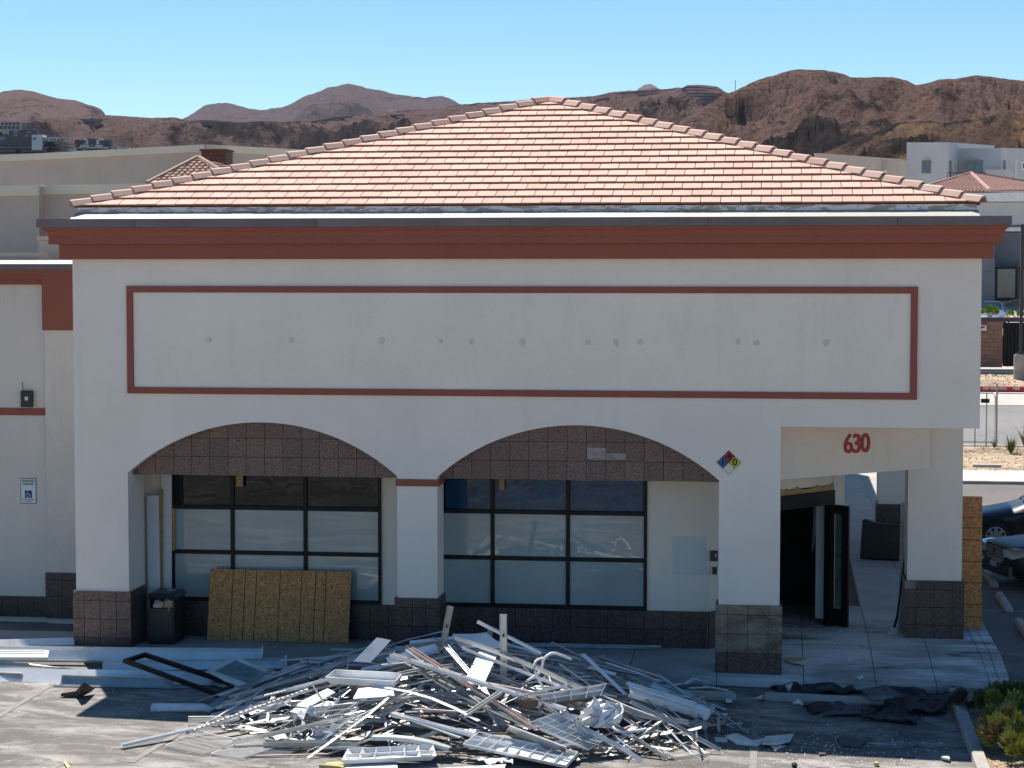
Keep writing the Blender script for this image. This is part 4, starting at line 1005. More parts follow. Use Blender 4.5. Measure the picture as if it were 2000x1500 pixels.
# roof ---------------------------------------------------------------------
APX = Vector((atY(1075, 196, 6.3).x, 6.3, atY(1075, 196, 6.3).z)); RB = 13.6
E = [Vector((el-.12, EY-.05, EZ)), Vector((er+.10, EY-.05, EZ)), Vector((er+.10, BL_-.6, EZ)), Vector((el-.12, BL_-.6, EZ))]
RG = Vector((APX.x, RB, APX.z))
dk = MB(); dn = Vector((0, 0, -.015))
dk.add([E[0]+dn, E[1]+dn, E[2]+dn, E[3]+dn, APX+dn, RG+dn], [(0,1,4), (1,2,5,4), (2,3,5), (3,0,4,5), (3,2,1,0)]); dk.build('roof_deck', 'roof_edge', shop)
fe_ = (E[1]-E[0]).normalized(); foot = E[0]+fe_*((APX-E[0]).dot(fe_)); fu = (APX-foot); FH = fu.length; fu = fu.normalized(); fn = fe_.cross(fu).normalized()
ROWS = 17; rh = FH/ROWS; TW = .327; fx = (APX-E[0]).dot(fe_); FL = (E[1]-E[0]).length
def clip_poly(pl, a, b, c):
    """keep a*x+b*y<=c"""
    out = []
    for i in range(len(pl)):
        p, q = pl[i], pl[(i+1) % len(pl)]; dp, dq = a*p[0]+b*p[1]-c, a*q[0]+b*q[1]-c
        if dp <= 0: out.append(p)
        if dp*dq < 0: t = dp/(dp-dq); out.append((p[0]+(q[0]-p[0])*t, p[1]+(q[1]-p[1])*t))
    return out
def to3(x, t, h): return E[0]+fe_*x+fu*t+fn*h
TH = .034; built = 0; rest = MB(); whole = {}
for j in range(ROWS):
    off = (j % 2)*TW*.5+random.uniform(-.01, .01); x = -TW*1.5+off
    while x < FL+TW:
        g = .006; t0, t1 = j*rh, min((j+1)*rh+.02, FH)
        jit = random.uniform(-.006, .006); sag = .008*math.sin(x*.9+j*.5)
        pl = [(x+g, t0+jit+sag), (x+TW-g, t0+jit+sag), (x+TW-g, t1), (x+g, t1)]
        sk = -.035 if False else 0
        full = True
        cl = clip_poly(pl, -FH/fx*1.0, 1.0, 0.0) if True else pl         # left hip: t <= FH/fx*x
        cl = clip_poly(cl, FH/(FL-fx), 1.0, FH/(FL-fx)*FL) if len(cl) > 2 else cl
        if len(cl) >= 3:
            hi, lo = TH+.004+random.uniform(0, .006), .006
            def hgt(t): u = (t-t0)/(t1-t0); return (hi+TH*.0)*(1-u)+.008*u+.0
            vs = [to3(a, t, hgt(t)) for a, t in cl]+[to3(a, t, hgt(t)-.032) for a, t in cl]; n = len(cl)
            fs = [tuple(range(n)), tuple(reversed(range(n, 2*n)))]+[(i, i+n, (i+1) % n+n, (i+1) % n) for i in range(n)]
            area = abs(sum(cl[i][0]*cl[(i+1) % n][1]-cl[(i+1) % n][0]*cl[i][1] for i in range(n)))/2
            if built < 300 and area > .05:
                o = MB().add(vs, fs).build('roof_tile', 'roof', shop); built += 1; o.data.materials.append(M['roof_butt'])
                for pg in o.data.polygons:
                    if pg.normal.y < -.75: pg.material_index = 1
            else: rest.add(vs, fs)
        x += TW
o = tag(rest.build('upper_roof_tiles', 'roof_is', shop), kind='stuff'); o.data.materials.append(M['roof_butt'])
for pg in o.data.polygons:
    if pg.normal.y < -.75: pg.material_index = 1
# other three slopes, coursed
oth = MB()
for A_, B_, Cc, D_ in ((E[1], E[2], RG, APX), (E[2], E[3], RG, RG), (E[3], E[0], APX, RG)):
    for j in range(ROWS):
        t0, t1 = j/ROWS, min((j+1.04)/ROWS, 1); n_ = (B_-A_).cross(D_-A_).normalized()
        oth.slab(A_.lerp(D_, t0)+n_*.036, B_.lerp(Cc, t0)+n_*.036, B_.lerp(Cc, t1)+n_*.006, A_.lerp(D_, t1)+n_*.006, .03)
tag(oth.build('side_roof_tiles', 'roof_is', shop), kind='stuff')
# hip tiles: overlapping angular caps
def hips(a, b, n, r=.135):
    d = (b-a); Ln = d.length/n; d = d.normalized(); sd_ = d.cross(Vector((0,0,1))).normalized(); u_ = sd_.cross(d)
    for k in range(n):
        p0 = a+d*(Ln*k-.02); p1 = a+d*(Ln*(k+1)+.045)
        h0, h1 = .105+random.uniform(0, .01), .062; vs = []
        for p, h in ((p0, h0), (p1, h1)):
            for s, z in ((-r, -.085), (-r*.45, .0), (0, .016), (r*.45, .0), (r, -.085)): vs.append(p+sd_*s+u_*(h+z))
            for s, z in ((r-.02, -.10), (r*.4, -.025), (0, -.01), (-r*.4, -.025), (-r+.02, -.10)): vs.append(p+sd_*s+u_*(h+z))
        MB().add(vs, [(i, (i+1) % 10, (i+1) % 10+10, i+10) for i in range(10)]+[tuple(reversed(range(10))), tuple(range(10, 20))]).build('hip_tile', 'roof', shop)
up_ = Vector((0,0,.0))
hips(E[0]+up_, APX+up_, 26); hips(E[1]+up_, APX+up_, 25)
hips(E[2], RG, 16); hips(E[3], RG, 16); hips(APX+Vector((0,.45,-.03)), RG, 16)

# splayed beam over the entrance, street number
BA, BB = Vector((-.35, .34, 0)), Vector((2.53, 2.90, 0)); bd = (BB-BA).normalized(); bn = Vector((bd.y, -bd.x, 0))
q = [BA, BB, BB-bn*.42, BA-bn*.42]
MB().prism_xy([(v.x, v.y) for v in q], 2.985, 3.90).build('entrance_beam', 'stucco_wing', shop)
num = thing('house_number', (1.0, 1.6, 3.3), 'red street number 630 on the slanting beam over the entrance', 'number')
def on_beam(px, py, out):
    d = pray(px, py); p0 = BA+bn*out; t = (p0-CAM).dot(bn)/d.dot(bn); return CAM+d*t
M['num_red'] = simple('number_red', (.36,.012,.012), .5, 0, .05)
ang = math.atan2(bd.y, bd.x)
for ch, u, vv in (('6', 1657, 868.5), ('3', 1674, 868), ('0', 1690.5, 867)):
    q = on_beam(u, vv, .012); me = text_mesh(ch, .45, .012, .006, .98)
    inst('digit', me, 'num_red', q, Matrix.Rotation(ang, 3, 'Z').to_quaternion() @ FACE_Y, num)

# hazard placard on the third pillar
hz = thing('hazard_placard', (-.855, -.01, 3.12), 'diamond hazard placard in red, blue, yellow and white beside the right arch', 'sign')
cx, cz, hw = -.855, 3.315, .195
MB().prism_xz([(cx,cz-hw),(cx+hw,cz),(cx,cz+hw),(cx-hw,cz)], -.012, -.002).build('backing', 'black_metal', hz)
M['pl_red'] = simple('placard_red', (.33,.012,.012), .5, 0, .05); M['pl_blue'] = simple('placard_blue', (.012,.10,.24), .5, 0, .05)
M['pl_yellow'] = simple('placard_yellow', (.60,.46,.008), .5, 0, .05); M['pl_white'] = simple('placard_white', (.68,.70,.52), .5, 0, .05)
for dx, dz, mt, ch in ((0, 1, 'pl_red', '4'), (-1, 0, 'pl_blue', '1'), (1, 0, 'pl_yellow', '0'), (0, -1, 'pl_white', '')):
    h2 = hw/2-.006; ox, oz = cx+dx*hw/2, cz+dz*hw/2
    MB().prism_xz([(ox,oz-h2),(ox+h2,oz),(ox,oz+h2),(ox-h2,oz)], -.016, -.0125).build('quadrant', mt, hz)
    if ch: letters('numeral', ch, .15, (ox, -.0165, oz), 'ink', hz, 0, .001, .004)

# outlets at the end of the window wall and a torn-off label mark
for u0, u1, v0, v1, lb in ((1387, 1402, 1076, 1096, 'black call box with a red light on the wall left of the third pillar'), (1391, 1400.5, 1108, 1122, 'small black outlet cover below the call box')):
    a_, b__ = atY(u0, v1, 1.54), atY(u1, v0, 1.54)
    o = MB().box(a_.x, b__.x, 1.54, 1.598, a_.z, b__.z).build('call_box' if 'call box with' in lb else 'outlet_cover', 'black_plastic'); tag(o, lb, 'wall box')
    if 'red' in lb:
        xm = (a_.x+b__.x)/2; MB().box(xm-.005, xm+.045, 1.532, 1.5385, a_.z+.05, a_.z+.065).build('light', 'sign_red', o); MB().box(xm+.02, xm+.04, 1.532, 1.5385, a_.z+.075, b__.z-.05).build('slot', 'galv', o)
M['pale_patch'] = stucco('pale_repaint', (.70,.69,.65), amt=.1)
a_, b__ = atY(1313, 1122, 1.598), atY(1381, 1048, 1.598); MB().box(a_.x, b__.x, 1.5965, 1.5995, a_.z, b__.z).build('repainted_patch', 'pale_patch', shop)
# wood scraps hung from the arches, blue tarp behind the right upper panes
for u0, u1, v1, vb, lb in ((462, 474, 925, 950, 'short wood scrap hanging under the left arch'), (975, 985, 930, 957, 'short wood scrap hanging under the right arch')):
    a_, b__ = atY(u0, vb, 1.5), atY(u1, v1, 1.5); o = MB().box(a_.x, b__.x, 1.49, 1.53, a_.z, b__.z+.35).build('wood_scrap', 'wood'); tag(o, lb, 'wood scrap')
tp = MB(); nx, nz = 60, 16; vs = []
for j in range(nz+1):
    for i in range(nx+1):
        x = -5.75+3.4*i/nx; z = 2.3+1.0*j/nz; vs.append((x, WY+.08+.05*noise.fractal(Vector((x*1.3, z*2.2, 3)), .8, 2, 4), z))
tp.add(vs, [(j*(nx+1)+i, j*(nx+1)+i+1, (j+1)*(nx+1)+i+1, (j+1)*(nx+1)+i) for j in range(nz) for i in range(nx)])
tag(tp.build('tarpaulin', 'tarp', smooth=True), 'blue tarpaulin hung behind the upper panes of the right window', 'tarpaulin')

# ------------------------------------------------------------------ left wing
LY = 3.30
wing = thing('side_wing', (-15, LY, 0), 'lower cream wing with red parapet joining the shop on the left', 'building')
def ax(u, y=LY): return atY(u, 800, y).x
zt = atY(100, 527, LY).z; xc = atY(90, 900, LY).x
WF = LY+.10
MB().box(-22, xc-.002, WF, WF+.3, -.6, zt).build('wall', 'stucco_wing', wing)
MB().box(xc, XL-.003, LY, LY+.4, -.6, zt).build('pilaster', 'stucco_wing', wing)
MB().box(-22, XL-.003, LY-.06, LY+.45, atY(60, 527, LY).z+.003, atY(60, 516, LY).z).build('coping', 'brown_metal', wing)
zc = atY(60, 516, LY).z; zm = atY(60, 508, LY+.5).z
MB().add([(-22,LY-.02,zc+.004),(XL-.003,LY-.02,zc+.004),(XL-.003,LY+.6,zm),(-22,LY+.6,zm),(-22,LY-.02,zc-.1),(XL-.003,LY-.02,zc-.1),(XL-.003,LY+.6,zc-.1),(-22,LY+.6,zc-.1)], [(0,1,2,3),(0,4,5,1),(1,5,6,2),(2,6,7,3),(3,7,4,0)]).build('roof_membrane', 'white_membrane', wing)
MB().box(-22, XL-.003, LY+.65, 18, zm-.3, zm-.12).build('flat_roof', 'roof_gravel', wing)
za = atY(60, 545, LY).z; zb_ = atY(60, 556, LY).z
MB().box(-22, xc+.02, LY-.03, WF+.02, za, zt).build('red_band', 'red_trim', wing); MB().box(-22, xc-.03, LY+.02, WF+.01, zb_, za-.002).build('red_band', 'red_trim', wing)
MB().box(xc-.03, XL-.003, LY-.035, LY-.002, atY(110, 645, LY).z, zt-.002).build('red_block', 'red_trim', wing)
MB().box(-22, xc-.004, WF-.035, WF-.002, atY(60, 811, WF).z, atY(60, 797, WF).z).build('red_band', 'red_trim', wing)
x = -22
zt1, zt2 = atY(60, 1165, WF).z, atY(120, 1118, LY).z
while x < xc-.05:
    b = min(x+.316, xc-.03)
    for c, d in ((-.05, .33), (.33, zt1)):
        MB().box(x+.0035, b-.0035, WF-.045, WF-.002, c+.0035, d-.0035).build('granite_tile', 'granite', wing)
    x = b if b < xc-.04 else xc
x = xc-.03
while x < XL-.05:
    b = min(x+.316, XL-.06)
    for c, d in ((-.05, .36), (.36, .67), (.67, zt2)):
        MB().box(x+.0035, b-.0035, LY-.045, LY-.002, c+.0035, d-.0035).build('granite_tile', 'granite', wing)
    x = b if b < XL-.07 else XL
# parking sign
ps = thing('parking_sign', atY(56, 983, WF), 'white and green RESERVED PARKING sign with wheelchair symbol on the wing wall', 'sign')
a_, b__ = atY(41, 983, WF), atY(71, 934, WF); cx = (a_.x+b__.x)/2; H_ = b__.z-a_.z; W_ = b__.x-a_.x
M['sg_green'] = simple('sign_green', (.012,.09,.06), .5, 0, .05); M['sg_white'] = simple('sign_white', (.72,.76,.75), .45, 0, .03); M['sg_blue'] = simple('sign_blue', (.012,.014,.20), .5, 0, .05)
bevel(MB().box(a_.x, b__.x, WF-.012, WF-.003, a_.z, b__.z).build('border', 'sg_green', ps), .003)
MB().box(a_.x+.012, b__.x-.012, WF-.0150, WF-.0125, a_.z+.012, b__.z-.012).build('face', 'sg_white', ps)
letters('lettering', 'RESERVED', .062, (cx, WF-.0165, b__.z-.055), 'sg_green', ps, 0, .001, .0012, .86)
letters('lettering', 'PARKING', .062, (cx, WF-.0165, b__.z-.112), 'sg_green', ps, 0, .001, .0012, .86)
bx = MB().box(cx-.068, cx+.068, WF-.0170, WF-.0155, a_.z+.108, a_.z+.108+.136).build('symbol_panel', 'sg_blue', ps)
wc = MB(); oz = a_.z+.108
wc.tube([(cx-.012,WF-.019,oz+.112),(cx-.012,WF-.019,oz+.072),(cx+.018,WF-.019,oz+.072)], .006, 5)
wc.tube([(cx-.008,WF-.019,oz+.082),(cx-.004,WF-.019,oz+.062),(cx+.022,WF-.019,oz+.060),(cx+.034,WF-.019,oz+.036),(cx+.046,WF-.019,oz+.040)], .006, 5)
wc.tube([(cx-.012+.034*math.cos(t), WF-.019, oz+.048+.034*math.sin(t)) for t in [R(110+30*k) for k in range(9)]], .005, 5)
wc.tube([(cx-.012,WF-.019,oz+.118),(cx-.012,WF-.019,oz+.124)], .009, 6); wc.build('wheelchair_symbol', 'sg_white', ps)
for zz, runs in ((.078, ((-.105,-.09),(-.08,-.035),(-.01,.035),(.045,.105))), (.042, ((-.05,-.02),(-.005,.02),(.03,.055)))):
    mk = MB()
    for u0, u1 in runs: mk.box(cx+u0, cx+u1, WF-.0165, WF-.0155, a_.z+zz-.008, a_.z+zz+.008)
    mk.build('small_print', 'sg_green', ps)
# alarm box with aerial
ab = thing('alarm_box', atY(51, 795, WF), 'black wall box with a short aerial on the red band of the wing', 'alarm box')
a_, b__ = atY(40, 795, WF-.1), atY(63, 763, WF-.1)
bevel(MB().box(a_.x, b__.x, WF-.10, WF-.037, a_.z, b__.z).build('housing', 'black_plastic', ab), .012)
MB().tube([(a_.x+.045, WF-.07, b__.z), (a_.x+.03, WF-.07, b__.z+.16)], .007, 6).build('aerial', 'black_metal', ab)
MB().box((a_.x+b__.x)/2-.03, (a_.x+b__.x)/2+.03, WF-.104, WF-.1005, (a_.z+b__.z)/2-.03, (a_.z+b__.z)/2+.04).build('label_plate', 'pl_white', ab)
# ================================================================== THINGS ROUND THE SHOP
def leaning_sheet(name, label, cat, a, b, h, lean, t, mat, lines=(), linemat='ink', group=None, vertical=True, lineaxis='x'):
    """sheet standing on the line a-b, leaning back by `lean` metres at the top"""
    a, b = Vector(a), Vector(b); d = (b-a); wd = d.length; d = d.normalized(); back = Vector((-d.y, d.x, 0)).normalized()
    up = (Vector((0,0,1))*math.sqrt(max(h*h-lean*lean, .01))+back*lean).normalized(); nrm = d.cross(up)
    loc = a; q = Matrix((d, nrm*-1 if False else back.cross(Vector((0,0,0))) if False else -nrm, up)).transposed()
    ob = MB().box(0, wd, 0, t, 0, h).build(name, mat, base=(0,0,0)); ob.location = a; ob.rotation_mode = 'QUATERNION'; ob.rotation_quaternion = q.to_quaternion(); WORLD[ob.name] = Vector((0,0,0))
    tag(ob, label, cat, group)
    for u in lines:
        if lineaxis == 'x': MB().box(u-.006, u+.006, -.0015, .001, .002, h-.002).build('drawn_line', linemat, ob)
        else: MB().box(.002, wd-.002, -.0015, .001, u-.006, u+.006).build('drawn_line', linemat, ob)
    return ob
# strand board sheet leaning under the left window, its two ends seven ink lines
A_ = onpave(406, 1248); B_ = onpave(680, 1250); Y_ = 1.12
A_ = atZ(406, 1248, pave(-9.8, Y_)); A_ = Vector((A_.x, Y_, pave(A_.x, Y_))); bx = atY(680, 1250, Y_).x
sw = bx-A_.x; zt_ = atY(407, 1107, 1.42).z
leaning_sheet('strand_board', 'strand board sheet with seven vertical lines leaning under the left window', 'board', A_, (bx, Y_, A_.z), zt_-A_.z, .28, .014, 'osb',
              [sw*k/274 for k in (45, 69, 91, 137, 179, 206, 226)])
# tall strand board beside the right pillar
A_ = Vector((2.46, 4.20, 0)); xr = atY(1917, 1222, 4.20).x; zt_ = atY(1926, 968, 4.45).z
zz = [atY(1900, v, 4.30).z-A_.z for v in (1203, 1179, 1137, 1096, 1054, 1031, 1011)]
leaning_sheet('strand_board', 'tall strand board sheet with horizontal lines standing right of the right pillar', 'board', A_, (xr, 4.17, A_.z), zt_-A_.z, .25, .014, 'osb', [z for z in zz if z < zt_-A_.z], lineaxis='z')
# white boards and the wood plank leaning in the left corner
z_ = pave(-10.6, 1.3)
def leanbar(name, label, cat, p0, p1, wd, t, mat, group=None):
    o = MB().bar(p0, p1, wd, t, (0,1,0)).build(name, mat); return tag(o, label, cat, group)
leanbar('white_board', 'shorter white board leaning in the left corner beside the window', 'board', (atY(303,1165,1.15).x,1.12,z_), (atY(297,970,1.3).x,1.34,atY(297,968,1.34).z), .215, .018, 'white_board')
leanbar('white_board', 'taller narrow white board against the wall left of the window', 'board', (atY(324,1165,1.4).x,1.42,z_), (atY(324,925,1.5).x,1.53,2.95), .19, .018, 'white_board')
leanbar('wood_plank', 'narrow dark wooden plank between the two white boards', 'plank', (atY(312,1165,1.25).x,1.27,z_), (atY(313,955,1.4).x,1.44,atY(313,955,1.44).z), .075, .022, 'wood')
o = MB().box(atY(335,1000,1.5).x, atY(340,1000,1.5).x, 1.52, 1.548, atY(340,1075,1.5).z, atY(340,993,1.5).z).build('edge_strip', 'osb'); tag(o, 'thin strand board strip on the left edge of the left window', 'wood strip')
# litter bin
x0, x1 = atY(291,1255,.45).x, atY(342,1255,.45).x; zb = pave(-10.4, .45); zt_ = atY(320,1166,.45).z; zl = zt_+.02
bn_ = thing('litter_bin', ((x0+x1)/2, .7, zb), 'black square litter bin stuffed with rubbish beside the left pillar', 'litter bin')
dp = .62; y0 = .42
bevel(MB().box(x0, x1, y0, y0+dp, zb, zb+.62).build('body', 'black_plastic', bn_), .015)
for a, b, c, d in ((x0, x0+.035, y0, y0+dp), (x1-.035, x1, y0, y0+dp), (x0+.036, x1-.036, y0+dp-.03, y0+dp)):
    MB().box(a, b, c, d, zb+.622, zt_-.03).build('side_panel', 'black_plastic', bn_)
MB().box(x0+.03, x1-.03, y0-.012, y0-.002, zb+.06, zb+.56).build('door', 'black_plastic', bn_)
lid = MB(); lid.add([(x0-.03,y0-.03,zt_-.02),(x1+.03,y0-.03,zt_-.02),(x1+.03,y0+dp+.03,zt_-.02),(x0-.03,y0+dp+.03,zt_-.02),(x0+.02,y0+.03,zt_+.06),(x1-.02,y0+.03,zt_+.06),(x1-.02,y0+dp-.03,zt_+.06),(x0+.02,y0+dp-.03,zt_+.06)],
    [(3,2,1,0),(4,5,6,7),(0,1,5,4),(1,2,6,5),(2,3,7,6),(3,0,4,7)]); lo_ = lid.build('lid', 'black_plastic', bn_)
MB().prism_xy([((x0+x1)/2+.05+.085*math.cos(6.283*k/10), y0+.42+.06*math.sin(6.283*k/10)) for k in range(10)], zt_+.0605, zt_+.064).build('paper', 'white_board', lo_)
def blob(name, label, cat, c, r, mat, seed, rough=.45, sub=2, sq=(1,1,1)):
    bm = bmesh.new(); bmesh.ops.create_icosphere(bm, subdivisions=sub, radius=1)
    for v in bm.verts:
        n = 1+rough*noise.noise(v.co*2.2+Vector((seed, 0, 0))); v.co = Vector((v.co.x*r*sq[0], v.co.y*r*sq[1], v.co.z*r*sq[2]))*n
    me = bpy.data.meshes.new(name); bm.to_mesh(me); bm.free(); o = inst(name, me, mat, c); return tag(o, label, cat)
M['bag'] = simple('stuffed_bag', (.55,.42,.40), .5, 0, .2, 6); M['card'] = simple('crushed_card', (.50,.36,.19), .7, 0, .2, 12)
blob('rubbish_bag', 'pinkish plastic bag stuffed in the left half of the litter bin mouth', 'bag', (x0+.15, y0+.12, zt_-.16), .105, 'bag', 1)
blob('crushed_cup', 'crushed tan cardboard in the right half of the litter bin mouth', 'cardboard', (x0+.33, y0+.10, zt_-.15), .10, 'card', 5, 1.0)

# entrance: open door leaf, jamb board, dark padded panel, shovel, grey sheet
def on_plane_y(px, py, y): return atY(px, py, y)
dl = thing('door', onpave(1640, 1226), 'black framed glass door standing loose in the shop entrance', 'door')
P0 = atY(1592, 1218, 4.35); P1 = atY(1655, 1228, 3.95); zb = pave(1, 4); d0 = Vector((P0.x, 4.35, zb)); d1 = Vector((P1.x, 3.95, zb)); dd = (d1-d0); dw = dd.length; dd = dd.normalized(); dnn = Vector((dd.y, -dd.x, 0)); dh = atY(1650, 988, 3.98).z-zb
def dbox(t0, t1, z0, z1, o0, o1, nm, mat, par):
    q = [d0+dd*t0+dnn*o1, d0+dd*t1+dnn*o1, d0+dd*t1+dnn*o0, d0+dd*t0+dnn*o0]; return MB().prism_xy([(v.x, v.y) for v in q], zb+z0, zb+z1).build(nm, mat, par)
s0 = dw*.30
dbox(s0, s0+.13, 0, dh, -.045, 0, 'stile', 'black_metal', dl); dbox(dw-.14, dw, 0, dh, -.045, 0, 'stile', 'black_metal', dl)
dbox(s0+.131, dw-.141, 0, .30, -.044, -.001, 'rail', 'black_metal', dl); dbox(s0+.131, dw-.141, dh-.16, dh, -.044, -.001, 'rail', 'black_metal', dl)
M['door_glass'] = simple('dusty_door_glass', (.10,.125,.125), .12, 0, .3, 3, dirt=(.22,.24,.24), dscale=2)
dbox(s0+.131, dw-.141, .301, dh-.161, -.028, -.020, 'pane', 'door_glass', dl)
dbox(dw-.10, dw-.08, 1.02, 1.10, .002, .02, 'lock', 'chrome', dl)
dbox(s0+.10, dw-.15, .325, .35, .003, .012, 'push_plate', 'galv', dl)
jb = dbox(0, s0-.03, .09, dh, -.02, 0, 'door_board', 'white_board', None); tag(jb, 'narrow white board standing left of the loose black door', 'board')
# wires hanging in the doorway
wr = MB(); q = atY(1590, 990, 4.0); 
for k in range(3): wr.tube([q+Vector((.02*k,0,0)), q+Vector((-.01+.02*k,.03,-.4)), q+Vector((.012*k-.03,0,-.75)), q+Vector((-.03+.012*k,.02,-.86+.05*k))], .004, 5)
tag(wr.build('loose_wires', 'galv_dull'), 'loose wires dangling in the dark doorway', 'wires')
bp = MB(); x0_, x1_ = atY(1680,1080,13).x, atY(1775,1090,12.4).x; zb = pave(2, 13); zt0, zt1 = atY(1684,1014,13).z, atY(1720,1022,12.7).z
bp.prism_xz([(x0_,zb+.02),(x0_+.03,zb),(x1_,zb),(x1_,zt1-.04),(x0_+.55,zt1-.02),(x0_+.30,zt0-.05),(x0_+.10,zt0+.02),(x0_+.03,zt0)], 12.6, 12.95)
o = bevel(bp.build('padded_board', 'black_plastic'), .05, 3); o.rotation_euler = (R(-6), 0, R(-14)); tag(o, 'black padded panel on its edge on the walkway behind the entrance', 'panel')
o = MB().box(-.10, .12, 0, .02, 0, 2.25).build('grey_sheet', 'galv_dull'); o.location = (atY(1766,1240,4.05).x, 4.02, pave(2,4)); o.rotation_euler = (R(-3), R(1.2), R(10)); tag(o, 'tall grey sheet leaning behind the right pillar', 'sheet')
sh = thing('shovel', onpave(1745, 1240), 'dark handled shovel leaning by the right pillar', 'shovel')
p0 = atY(1752, 1205, 3.55); p1 = atY(1768, 1080, 3.95); pb = atY(1744, 1243, 3.35)
MB().tube([p1, p0], .018, 7).build('handle', 'black_plastic', sh); MB().tube([p0, pb+Vector((.02,0,.16))], .024, 7).build('socket', 'black_metal', sh)
bl2 = MB(); u = (pb-p0).normalized(); s_ = u.cross(Vector((0,1,0))).normalized(); q0 = pb+Vector((.02,0,.17))
bl2.slab(q0-s_*.07, pb-s_*.09, pb+s_*.07, q0+s_*.06, .006); bl2.build('blade', 'galv_dull', sh)
# two long pipes lying on the pavement by the window wall
for u0, v0, u1, v1, lb in ((1000,1257,1291,1263,'longer grey pipe lying on the pavement below the right window'), (1030,1261,1270,1266,'shorter grey pipe in front of the longer one on the pavement')):
    a_, b__ = onpave(u0, v0, .03), onpave(u1, v1, .03); o = MB().tube([a_, b__], .024, 8).build('pipe', 'galv_dull'); tag(o, lb, 'pipe')

# wheel stops
def wheel_stop(p, yaw, label, L_=1.83):
    b = MB(); prof = [(-.085,0),(.085,0),(.085,.05),(.055,.125),(-.055,.125),(-.085,.05)]
    b.extrude(prof, [(-L_/2,0,0),(-L_/2+.04,0,0),(L_/2-.04,0,0),(L_/2,0,0)])
    n = 6
    for ring, k in ((0, .72), (3, .72)):
        for i in range(n): x, y, z = b.v[ring*n+i]; b.v[ring*n+i] = (x, y*k, z*k)
    o = b.build('wheel_stop', 'concrete', base=(0,0,0)); o.location = (p[0], p[1], lot(p[0], p[1])+.003); o.rotation_euler = (0, R(1.06) if abs(math.cos(yaw)) > .7 else 0, yaw)
    return tag(bevel(o, .012, 1), label, 'wheel stop', 'concrete wheel stops')
def stop_between(u0, v0, u1, v1, label):
    a_, b__ = onlot(u0, v0), onlot(u1, v1); m = (a_+b__)/2; wheel_stop(m, math.atan2(b__.y-a_.y, b__.x-a_.x), label)
p = onlot(38, 1331); wheel_stop((p.x-.88, p.y+.08), R(1), 'concrete wheel stop at the left edge in front of the metal sheets')
p = onlot(1372, 1367); wheel_stop((p.x-.4, p.y+.05), R(-1), 'concrete wheel stop half buried at the right end of the debris heap')
p = onlot(1500, 1371); wheel_stop((p.x+.85, p.y+.08), R(-1), 'concrete wheel stop partly covered by the black roofing felt')
stop_between(1924, 1120, 1945, 1152, 'farthest wheel stop, in front of the dark blue grey car')
stop_between(1950, 1165, 1972, 1199, 'middle of three wheel stops on the right, beside the tall strand board')
stop_between(1985, 1212, 2018, 1262, 'nearest of three wheel stops on the right, at the photo edge')

